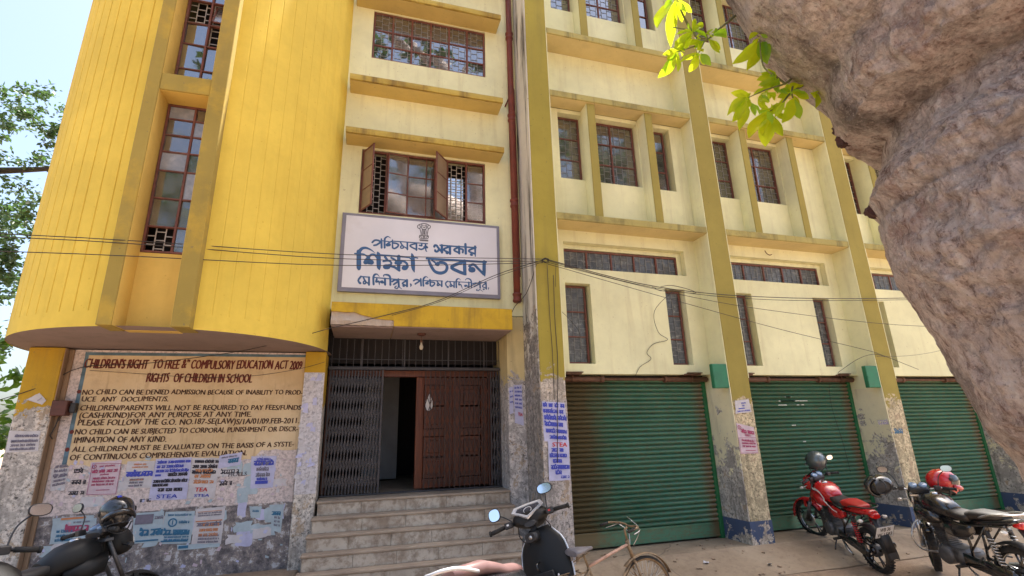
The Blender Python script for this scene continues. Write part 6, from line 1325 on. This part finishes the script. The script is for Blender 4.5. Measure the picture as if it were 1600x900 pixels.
    if plate:
        P=empty('number_plate',(-.925,0,.66)); P.parent=T; P.rotation_euler=(0,R(-24),0)
        m=MB(); m.bbox(-.006,.0,-.125,.125,-.095,.085,.002); m.build('plate',M['white_plastic'],P)
        m=MB(); m.bbox(-.003,.004,-.132,.132,-.102,.092,.002); m.build('plate_frame',M['black_plastic'],P)
        for tx,z,h in plate:
            cu=bpy.data.curves.new('lettering_curve','FONT'); cu.body=tx; cu.offset=.022
            to=bpy.data.objects.new('lettering_tmp',cu); C.objects.link(to); dg=bpy.context.evaluated_depsgraph_get(); me=bpy.data.meshes.new_from_object(to.evaluated_get(dg)); bpy.data.objects.remove(to); bpy.data.curves.remove(cu)
            xs=[v.co.x for v in me.vertices]; a,b=min(xs),max(xs)
            for v in me.vertices: v.co=Vector((-.0075,-(-(v.co.x-a)/(b-a)+.5)*-.15*-1 if False else (.5-(v.co.x-a)/(b-a))*(.21 if len(tx)>5 else .15),z+v.co.y/.72*h))
            me.materials.clear(); me.materials.append(M['black_plastic']); o=bpy.data.objects.new('lettering',me); C.objects.link(o); o.parent=P
    # ---- engine ----
    m=MB(); m.bbox(-.14,.20,-.11,.11,.26,.44,.03); m.lathe([(0,-.15),(.085,-.15),(.10,-.13),(.10,.13),(.085,.15),(0,.15)],22,axis='y',o=(.10,0,.34)); m.lathe([(0,-.14),(.07,-.14),(.08,-.12),(.08,.12),(0,.14)],20,axis='y',o=(-.07,0,.36)); pm('engine',m,'alu',T)
    for i in range(8):
        m=MB(); q=.022*i; m.bbox(.06+q*.35,.22+q*.35,-.085,.085,.445+q,.455+q,.003); pm('cooling_fin',m,'alu',T)
    m=MB(); m.bbox(.09,.24,-.065,.065,.44,.64,.01); m.bbox(.12,.26,-.075,.075,.62,.70,.015); pm('cylinder',m,'alu',T)
    m=MB(); m.tube([(-.02,0,.60),(.10,0,.58)],.03,10); m.bbox(-.14,-.02,-.06,.06,.54,.66,.015); pm('carburettor',m,'black_plastic',T)
    # frame
    m=MB()
    m.tube([(.37,0,.86),(.30,0,.60),(.26,0,.34),(.18,0,.25)],.019,8)
    for s in (-1,1):
        m.tube(smooth_pts([(.34,.04*s,.80),(.1,.08*s,.76),(-.2,.10*s,.73),(-.45,.11*s,.77),(-.70,.09*s,.80)],4),.014,8)
        m.tube([(-.20,.10*s,.73),(-.22,.09*s,.52),(-.20,.09*s,.32)],.015,8); m.tube([(-.22,.10*s,.45),(-.48,.11*s,.77)],.011,7)
    pm('frame',m,'black_gloss',T)
    # swing arm, chain case, shocks
    m=MB()
    for s in (-1,1): m.tube([(-.20,.085*s,.36),(-WB-.02,.095*s,.30)],.019,8)
    pm('swing_arm',m,'black_gloss',T)
    m=MB(); m.loft([[(-.14,.12,.30),(-.14,.12,.42),(-.14,.145,.42),(-.14,.145,.30)],[(-WB,.115,.235),(-WB,.115,.37),(-WB,.14,.37),(-WB,.14,.235)],[(-WB-.06,.115,.27),(-WB-.06,.115,.33),(-WB-.06,.14,.33),(-WB-.06,.14,.27)]]); pm('chain_case',m,'black_gloss',T)
    for s in (-1,1):
        m=MB(); m.tube([(-.50,.135*s,.72),(-.60,.135*s,.34)],.012,8); m.tube([(-.50,.135*s,.73),(-.525,.135*s,.63)],.024,10); sk=pm('shock_absorber',m,'black_plastic',T)
        m=MB(); pts=[]; nn=90
        for i in range(nn+1):
            t_=i/nn; an=t_*2*PI*9; ax=Vector((-.515,.135*s,.665)).lerp(Vector((-.585,.135*s,.40)),t_); pts.append((ax.x+.027*math.cos(an),ax.y+.027*math.sin(an),ax.z))
        m.tube(pts,.0065,5); pm('spring',m,shock,sk)
    # exhaust (right side)
    m=MB(); m.tube(smooth_pts([(.27,-.03,.62),(.36,-.07,.52),(.34,-.12,.32),(.20,-.15,.22),(-.05,-.16,.22)],6),.018,9); ex=pm('exhaust_pipe',m,'steel',T)
    m=MB(); m.tube([(-.05,-.16,.22),(-.14,-.165,.235),(-.20,-.17,.245),(-.70,-.19,.36),(-.76,-.19,.375),(-.79,-.19,.38)],[.02,.035,.046,.054,.05,.03],16); pm('muffler',m,'black_gloss',ex)
    m=MB(); m.loft([[(-.30,-.222,.24),(-.30,-.232,.28),(-.30,-.222,.325),(-.30,-.228,.28)],[(-.60,-.24,.30),(-.60,-.252,.35),(-.60,-.24,.40),(-.60,-.246,.35)]]); pm('heat_shield',m,'steel',ex)
    # pegs, stands, pedals
    for s in (-1,1):
        m=MB(); m.tube([(-.10,.10*s,.27),(-.10,.22*s,.27)],.014,8); m.bbox(-.125,-.075,.15*s-.05,.15*s+.07,.268,.288,.004); pm('foot_peg',m,'rubber',T)
        m=MB(); m.tube([(-.36,.12*s,.42),(-.38,.20*s,.40)],.011,7); pm('pillion_peg',m,'rubber',T)
        m=MB(); m.tube([(-.12,.10*s,.27),(-.30,.17*s,.20),(-.40,.17*s,.18)],.01,6); pm('pedal',m,'steel',T)
    m=MB(); m.tube([(-.02,.12,.25),(-.07,.24,.02)],.011,7); m.bbox(-.11,-.03,.22,.28,.0,.016,.004); pm('side_stand',m,'black_gloss',T)
    m=MB(); m.tube([(-.15,-.10,.24),(-.35,-.13,.13)],.011,7); m.tube([(-.15,.10,.24),(-.35,.13,.13)],.011,7); pm('centre_stand',m,'black_gloss',T)
    if carrier:     # leg guard
        m=MB(); m.tube(smooth_pts([(.30,.05,.72),(.34,.22,.66),(.34,.30,.50),(.33,.22,.36),(.28,.06,.32)],5),.011,8); m.tube(smooth_pts([(.30,-.05,.72),(.34,-.22,.66),(.34,-.30,.50),(.33,-.22,.36),(.28,-.06,.32)],5),.011,8); pm('leg_guard',m,'steel',T)
    return T
def helmet(label,loc,rot,scale,shell,stripe=None,visor=True,chin=True,group='helmets resting on parked motorcycles'):
    H=tag(empty('helmet',loc),label,'helmet',group); H.rotation_euler=rot; H.scale=(scale,)*3
    m=MB(); rings=[]; N_=30
    for j in range(15):
        t_=j/14; th=PI*.0+t_*PI*.80; z=.135*math.cos(th)
        ring=[]
        for k in range(N_):
            a=2*PI*k/N_; rx=.155*math.sin(th)+.0; ry=.125*math.sin(th)
            if j==14: rx*=1.02; ry*=1.02
            zz=z-(.035*max(0,math.cos(a))*t_**3)
            ring.append((rx*math.cos(a)*(1.04 if math.cos(a)<0 else 1),ry*math.sin(a),zz))
        rings.append(ring)
    m.loft(rings,cap=False); sh=m.build('shell',M[shell],H)
    m=MB(); m.loft([[(x*.93,y*.93,z+.004) for x,y,z in rings[-1]],[(x*.75,y*.75,z+.03) for x,y,z in rings[-1]],[(x*.3,y*.3,z+.09) for x,y,z in rings[-1]]],cap=True); m.build('lining',M['black_plastic'],H)
    m=MB(); m.tube([(x*1.0,y*1.0,z) for x,y,z in rings[-1]]+[rings[-1][0]],.006,6); m.build('rim_trim',M['black_plastic'],H)
    if visor:
        m=MB(); vr=[]
        for j in range(5):
            t_=j/4; th=R(66)+R(48)*t_
            vr.append([(.163*math.sin(th)*math.cos(a),.131*math.sin(th)*math.sin(a),.138*math.cos(th)) for a in [R(-80)+R(160)*k/14 for k in range(15)]])
        m.loft(vr,cap=False,closed=False); m.build('visor',M['visor'],H)
        for s in (-1,1):
            m=MB(); m.lathe([(0,.008),(.02,.008),(.024,0)],14,axis='y',o=(.03,.126*s,.0)); 
            if s<0: m.v=[(x,-.126-(y+.126),z) for x,y,z in m.v]
            m.build('visor_pivot',M['black_plastic'],H)
    if chin:
        m=MB(); cr=[]
        for a in [R(-72)+R(144)*k/12 for k in range(13)]:
            c,s=math.cos(a),math.sin(a); cr.append([(.158*c,.127*s,-.10),(.168*c+.012,.131*s,-.085),(.165*c+.01,.129*s,-.06),(.150*c,.118*s,-.055),(.140*c,.112*s,-.10)])
        m.loft(cr); m.build('chin_bar',M[shell],H)
    if stripe:
        m=MB(); sr_=[]
        for th in [R(-50)+R(110)*k/10 for k in range(11)]:
            sr_.append([(.158*math.sin(th)*(1.0),y,.1385*math.cos(th)) for y in (-.016,-.005,.005,.016)])
        m.loft(sr_,cap=False,closed=False); m.build('stripe',M[stripe],H)
    m=MB(); m.tube(smooth_pts([(.0,.10,-.10),(-.01,.06,-.17),(.0,0,-.19),(.01,-.06,-.16),(0,-.10,-.10)],4),.006,6); m.build('strap',M['black_plastic'],H)
    return H
def aim(a,b):
    """heading from rear contact a to front contact b, with pitch"""
    d=Vector(b)-Vector(a); return math.atan2(d.y,d.x), math.atan2(d.z,math.hypot(d.x,d.y)), d.length, tuple((Vector(a)+Vector(b))/2)
# red motorcycle in front of the second shutter
h,p,sc,mid=R(76),R(10.5),.91,(6.58,6.08,-.135)
RB=motorcycle('red motorcycle with white flashes and a red rear seat before the second shutter',mid,h,R(-8),p,sc,'red_gloss','seat_black','seat_red',steer=R(14),plate=(("WB 36",.008,.062),("W 1593",-.078,.062)),mirrors=(0,1))
# black motorcycle, right
h,p,sc,mid=R(78),R(2.1),.985,(6.796,4.684,-.249)
BB=motorcycle('black motorcycle with long black seat and twin round dials at the far right',mid,h,R(-4),p,sc,'black_gloss','seat_black','seat_black',steer=R(-36),decal=False,carrier=True,shock='steel',chrome=True,visor=False,mirrors=(1,1),fat=.9)
# left black motorcycle, heading right
h,p,sc,mid=R(50),R(3),1.02,(-2.36,5.53,-.24)
LB=motorcycle('matt black motorcycle with blue striped helmet on its handlebar before the notice wall',mid,h,R(-8),p,sc,'black_matt','seat_black','seat_black',steer=R(2),decal=False,shock='red_gloss',mirrors=(1,0),visor=False)
h,p,sc,mid=R(150),0,1.16,(-2.28,4.42,-.32)
FB=motorcycle('black motorcycle cut off by the lower left edge, mirror seen against the pier',mid,h,R(4),p,sc,'black_matt','seat_black','seat_black',steer=R(-15),decal=False,mirrors=(1,1),fat=1.15)
# ---------------- scooter ----------------
def scooter(label,loc,heading,lean,scale,steer):
    T=tag(empty('scooter',loc),label,'scooter')
    T.matrix_world=Matrix.Translation(Vector(loc))@Matrix.Rotation(heading,4,'Z')@Matrix.Rotation(lean,4,'X')@Matrix.Scale(scale,4)
    wheel(T,-.60,.235,.10,brake=True,disc=False)
    # leg shield: curved panel behind the front wheel
    m=MB(); rows=[]
    for i in range(13):
        t_=i/12; z=.24+.66*t_; x=.36+.10*t_-.10*max(0,.3-t_)-.0; w_=.20+.055*math.sin(PI*min(1,t_*1.05))-.09*max(0,t_-.8)/.2
        rows.append([(x+.085*abs(k)**2.2*(.7+.3*t_),w_*k,z) for k in (-1,-.85,-.6,-.3,0,.3,.6,.85,1)]+[(x+.035+.085*abs(k)**2.2*(.7+.3*t_)+.05*(1-abs(k)),w_*k*.98,z) for k in (1,.85,.6,.3,0,-.3,-.6,-.85,-1)])
    m.loft(rows); pm('leg_shield',m,'black_matt',T)
    m=MB()    # silver edging strips along the shield
    for s in (-1,1):
        pts=[]
        for i in range(13):
            t_=i/12; z=.24+.66*t_; x=.36+.10*t_-.10*max(0,.3-t_); w_=.20+.055*math.sin(PI*min(1,t_*1.05))-.09*max(0,t_-.8)/.2
            pts.append((x+.085*(.7+.3*t_)+.006,w_*s*1.01,z))
        m.tube(pts,.008,6)
    pm('shield_trim',m,'silver',T)
    m=MB(); m.body([(.36,.845,.05,.035),(.40,.845,.055,.045),(.46,.85,.05,.045)],14,3); pm('ignition_housing',m,'black_plastic',T)
    m=MB(); m.lathe([(0,0),(.016,0),(.018,.006),(.012,.012),(0,.012)],14,axis='x',o=(.35,-.01,.845)); m.xform(Matrix.Identity(4)); pm('key_switch',m,'steel',T)
    m=MB(); m.tube(smooth_pts([(.40,0,.64),(.345,0,.635),(.335,0,.60),(.36,0,.575)],5),.008,7); pm('bag_hook',m,'black_gloss',T)
    m=MB(); m.bbox(.345,.37,-.13,.13,.42,.56,.012); pm('glove_box_lid',m,'black_plastic',T)
    m=MB(); m.tube([(.37,-.16,.52),(.36,-.16,.44)],.007,6); pm('shield_catch',m,'white_plastic',T)
    # front apron
    m=MB(); m.body([(.485,.60,.17,.17),(.54,.62,.17,.21),(.60,.60,.12,.18),(.66,.56,.06,.10)],16,2.4); pm('front_apron',m,'black_gloss',T)
    m=MB(); rings=[]
    for i in range(13):
        a=R(-70)+R(140)*i/12; rings.append([(.62+math.sin(a)*(.275-.02*k*k),.07*k,.235+math.cos(a)*(.275-.03*k*k)) for k in (-1,-.5,0,.5,1)]+[(.62+math.sin(a)*(.27-.02*k*k),.066*k,.235+math.cos(a)*(.27-.03*k*k)) for k in (1,.5,0,-.5,-1)])
    m.loft(rings); pm('front_mudguard',m,'black_gloss',T)
    # floorboard, body
    m=MB(); m.bbox(-.08,.42,-.17,.17,.215,.255,.012); 
    for i in range(6): m.bbox(-.04,.30,-.13+.05*i,-.115+.05*i,.255,.262,.002)
    pm('floorboard',m,'black_plastic',T)
    m=MB(); m.body([(.0,.42,.13,.17),(-.10,.50,.18,.20),(-.35,.54,.20,.17),(-.60,.60,.18,.13),(-.78,.68,.12,.08),(-.86,.72,.06,.04)],18,3); pm('body_panel',m,'black_gloss',T)
    m=MB(); m.body([(.0,.655,.06,.02),(-.05,.665,.12,.04),(-.15,.685,.145,.05),(-.28,.70,.15,.05),(-.38,.74,.145,.05),(-.50,.775,.14,.055),(-.68,.785,.115,.05),(-.78,.79,.07,.03)],20,3); pm('seat',m,'seat_tan',T)
    m=MB(); m.tube(smooth_pts([(-.60,.13,.76),(-.80,.14,.82),(-.90,.08,.84),(-.92,0,.84),(-.90,-.08,.84),(-.80,-.14,.82),(-.60,-.13,.76)],5),.013,8); pm('grab_rail',m,'silver',T)
    m=MB(); m.body([(-.80,.66,.09,.04),(-.88,.67,.07,.035),(-.91,.67,.04,.02)],14,3); pm('tail_light',m,'lens_red',T)
    m=MB(); m.tube([(-.30,-.17,.26),(-.75,-.20,.33)],.05,12); pm('muffler',m,'black_gloss',T)
    m=MB(); m.bbox(-.62,-.15,.08,.16,.18,.32,.03); pm('engine_case',m,'alu',T)
    m=MB(); m.tube([(-.15,.12,.2),(-.22,.26,.0)],.01,6); pm('side_stand',m,'black_gloss',T)
    # steering head
    sh=Vector((.47,0,.95)); F=empty('handlebar_assembly',tuple(sh)); F.parent=T; F.rotation_euler=(0,0,steer)
    W=wheel(F,.62-sh.x,.235,.10,disc=False,brake=True); W.location.z=.235-sh.z
    m=MB(); m.tube([(-.01,0,0),(.08,0,-.30)],.03,10)
    for s in (-1,1): m.tube([(.09,.08*s,-.40),(.15,.08*s,-.715)],.02,8)
    m.bbox(.05,.12,-.1,.1,-.42,-.36,.01); pm('fork',m,'black_plastic',F)
    m=MB(); m.body([(-.085,.035,.09,.03),(-.06,.05,.15,.05),(.0,.055,.17,.07),(.06,.05,.15,.08),(.12,.03,.11,.07),(.15,.02,.07,.045)],18,2.6); cw=pm('handlebar_cowl',m,'black_matt',F)
    # arrow shaped dash with silver surround
    def tilt(x,y,z): 
        v=Matrix.Rotation(R(-38),4,'Y')@Vector((x,y,z)); return (v.x-.035,v.y,v.z+.105)
    out=[(.085,-.13),(.095,0),(.085,.13),(.03,.155),(-.05,.06),(-.105,.0),(-.05,-.06),(.03,-.155)]
    inn=[(x*.72+.008,y*.78) for x,y in out]
    m=MB(); n=len(out)
    m.loft([[tilt(x,y,.0) for x,y in out],[tilt(x,y,.016) for x,y in out],[tilt(x,y,.012) for x,y in inn],[tilt(x,y,-.004) for x,y in inn]],cap=False,smooth=False); pm('dash_surround',m,'silver',F)
    m=MB(); m.poly([tilt(x,y,.004) for x,y in inn]); pm('instrument_face',m,'dial_dark',F)
    m=MB(); m.lathe([(.034,.0),(.040,.003),(.040,0)],20); m.v=[tilt(x+.015,y,z+.006) for x,y,z in m.v]; pm('speedometer_ring',m,'silver',F)
    m=MB(); m.body([(-.10,.0,.05,.022),(-.06,.01,.07,.03),(0,0,.06,.03)],12); pm('cowl_lower',m,'black_plastic',F)
    for s in (-1,1):
        m=MB(); m.tube([(-.01,.12*s,.045),(-.05,.24*s,.045),(-.075,.36*s,.035)],[.022,.014,.013],9); arm=pm('handlebar',m,'black_plastic',F)
        m=MB(); m.tube([(-.052,.245*s,.045),(-.078,.37*s,.034)],.018,10); m.lathe([(0,-.006),(.024,-.006),(.024,.008),(0,.008)],12,axis='y',o=(-.079,.375*s,.034)); pm('grip',m,'rubber',arm)
        m=MB(); m.bbox(-.085,-.02,.20*s-.035,.20*s+.035,.02,.075,.008); pm('switch_cluster',m,'black_plastic',arm)
        m=MB(); m.box(-.09,-.084,.20*s-.01,.20*s+.01,.045,.06); pm('switch_button',m,'lens_red' if s<0 else 'white_plastic',arm)
        m=MB(); m.tube(smooth_pts([(-.01,.21*s,.04),(.03,.27*s,.035),(.0,.38*s,.02)],5),.006,6); pm('brake_lever',m,'black_gloss',arm)
    mirror_part(F,(-.02,-.17,.07),(.0,-.19,.16),(-.03,-.21,.24),yaw=R(4),r=.058,round_=False)
    mirror_part(F,(-.02,.17,.07),(.0,.24,.13),(-.03,.31,.17),yaw=R(-2),r=.058,round_=True)
    m=MB(); m.tube(smooth_pts([(-.04,.12,.02),(.02,.15,-.08),(.0,.08,-.16)],5),.005,6); m.tube(smooth_pts([(-.04,-.12,.02),(.02,-.15,-.08),(.0,-.08,-.16)],5),.005,6); pm('control_cables',m,'wire',F)
    return T
M['dial_dark']=plain('dark_instrument_face',(.05,.055,.07),.2,var=.3,scale=30,coat=.5)
SC=scooter('black scooter with silver arrow-shaped dash, round mirrors and pale brown seat near steps',(1.52,4.52,-.26),R(41),R(-20),1.1,R(20))

# ---------------- bicycle ----------------
def bicycle(label,loc,heading,lean,steer,scale,pitch=0):
    T=tag(empty('bicycle',loc),label,'bicycle')
    T.matrix_world=Matrix.Translation(Vector(loc))@Matrix.Rotation(heading,4,'Z')@Matrix.Rotation(-pitch,4,'Y')@Matrix.Rotation(lean,4,'X')@Matrix.Scale(scale,4)
    wheel(T,-.52,.34,.042,disc=False,wire=True)
    bb=Vector((-.06,0,.29)); seat_t=Vector((-.22,0,.74)); ht=Vector((.37,0,.83)); hbm=Vector((.415,0,.68))
    m=MB(); m.tube([seat_t,ht],.016,9); pm('top_tube',m,'rust_frame',T)
    m=MB(); m.tube([bb,hbm],.016,9); m.tube([bb,seat_t],.016,9); m.tube([ht+Vector((-.012,0,.04)),hbm+Vector((.012,0,-.04))],.02,10)
    for s in (-1,1): m.tube([bb+Vector((0,.03*s,0)),Vector((-.52,.05*s,.34))],.010,7); m.tube([seat_t+Vector((0,.015*s,-.03)),Vector((-.52,.05*s,.34))],.009,7)
    pm('frame',m,'rust',T)
    m=MB(); m.tube([seat_t,seat_t+Vector((-.045,0,.14))],.012,8); sp=pm('seat_post',m,'rust',T)
    m=MB(); c=seat_t+Vector((-.06,0,.17)); m.body([(-.14,.0,.10,.03),(-.10,.005,.115,.035),(-.02,.005,.09,.03),(.06,.0,.04,.022),(.14,-.005,.022,.016)],16,2.4); m.v=[(x+c.x,y,z+c.z) for x,y,z in m.v]; pm('saddle',m,'saddle',T)
    m=MB()
    for s in (-1,1):
        pts=[]; 
        for i in range(40): t_=i/39; pts.append((c.x-.10+.014*math.cos(t_*30),.05*s+.014*math.sin(t_*30),c.z-.03-.05*t_))
        m.tube(pts,.003,5)
    m.tube([(c.x-.12,0,c.z-.085),(c.x+.1,0,c.z-.04)],.006,6); pm('saddle_spring',m,'rust',T)
    st=ht; F=empty('front_fork',tuple(st)); F.parent=T; F.rotation_euler=(0,0,steer)
    ax=Vector((.52,0,.34))-st
    m=MB(); m.tube([(0,0,.05),(.035,0,-.17)],.017,8)
    for s in (-1,1): m.tube([(.035,.035*s,-.17),(.07,.045*s,-.33),tuple(ax+Vector((0,.05*s,0)))],[.013,.011,.008],8)
    m.tube([(.035,-.045,-.175),(.035,.045,-.175)],.014,8); pm('fork_blades',m,'rust',F)
    W=wheel(F,ax.x,.34,.042,disc=False,wire=True); W.location.z=ax.z
    m=MB(); rings=[]
    for i in range(17):
        a=R(-75)+R(115)*i/16; rings.append([(ax.x-math.sin(a)*(.375-.012*k*k),.03*k,ax.z+math.cos(a)*(.375-.012*k*k)) for k in (-1,-.5,0,.5,1)]+[(ax.x-math.sin(a)*(.372-.012*k*k),.028*k,ax.z+math.cos(a)*(.372-.012*k*k)) for k in (1,.5,0,-.5,-1)])
    m.loft(rings); pm('mudguard',m,'rust',F)
    m=MB(); m.tube([(0,0,.05),(-.012,0,.15),(.03,0,.17)],.012,8); m.tube(smooth_pts([(-.13,.27,.19),(-.02,.25,.20),(.06,.14,.19),(.06,0,.175),(.06,-.14,.19),(-.02,-.25,.20),(-.13,-.27,.19)],6),.011,8); hb=pm('handlebar',m,'rust',F)
    for s in (-1,1):
        m=MB(); m.tube([(-.15,.272*s,.188),(-.05,.258*s,.198)],.016,9); pm('grip',m,'rubber',hb)
        m=MB(); m.tube(smooth_pts([(.05,.17*s,.185),(.02,.24*s,.165),(-.08,.27*s,.150)],5),.005,6); m.tube(smooth_pts([(.04,.18*s,.18),(.10,.10*s,.10),(.05,.03*s,-.02)],5),.004,5); pm('brake_rod',m,'steel',hb)
    m=MB(); m.tube([(.04,-.20,.20),(-.02,-.10,.30)],.003,5); pm('loose_brake_cable',m,'steel',hb)
    m=MB(); m.lathe([(0,0),(.085,0),(.09,.003),(.085,.006),(0,.006)],24,axis='y',o=(bb.x,-.05,bb.z)); m.tube([(bb.x,-.06,bb.z),(bb.x+.10,-.07,bb.z-.13)],.009,6); m.bbox(bb.x+.06,bb.x+.14,-.15,-.07,bb.z-.145,bb.z-.12,.004); m.tube([(bb.x,.05,bb.z),(bb.x-.10,.06,bb.z+.13)],.009,6); m.bbox(bb.x-.14,bb.x-.06,.07,.15,bb.z+.12,bb.z+.145,.004); pm('crank',m,'rust',T)
    m=MB(); m.box(bb.x-.48,bb.x,-.056,-.052,bb.z+.08,bb.z+.084+.02); m.tube([(bb.x,-.05,bb.z+.085),(-.52,-.05,.39)],.006,5); m.tube([(bb.x,-.05,bb.z-.085),(-.52,-.05,.30)],.006,5); pm('chain',m,'rust',T)
    m=MB(); 
    for s in (-1,1): m.tube([(-.30,.06*s,.72),(-.74,.07*s,.72)],.007,6); m.tube([(-.70,.07*s,.72),(-.54,.055*s,.36)],.005,6)
    for x in (-.35,-.5,-.65,-.74): m.tube([(x,-.07,.72),(x,.07,.72)],.006,6)
    pm('rear_carrier',m,'rust',T)
    m=MB(); m.tube([(-.15,.03,.25),(-.20,.16,.0)],.008,6); pm('stand',m,'rust',T)
    return T
BC=bicycle('rusty bicycle with faded pink top tube and grey saddle between scooter and first shutter',(2.36,4.853,-.28),R(15),R(-2),R(-8),.9,R(5))
# ---------------- helmets ----------------
helmet('silver grey helmet perched on the mirror of the red motorcycle',(6.68,6.40,1.06),(R(8),R(-8),R(60)),1.05,'helmet_grey')
helmet('glossy red helmet on the right handlebar of the black motorcycle',(7.08,4.93,.86),(R(-15),R(5),R(-30)),1.08,'red_gloss')
helmet('black open helmet hanging from the left mirror of the black motorcycle',(6.26,5.13,.84),(R(80),R(10),R(150)),.98,'black_gloss')
helmet('black helmet with a blue stripe on the handlebar of the matt black motorcycle',(-2.13,5.80,.98),(R(5),R(-35),R(-60)),1.05,'black_gloss',stripe='helmet_blue')
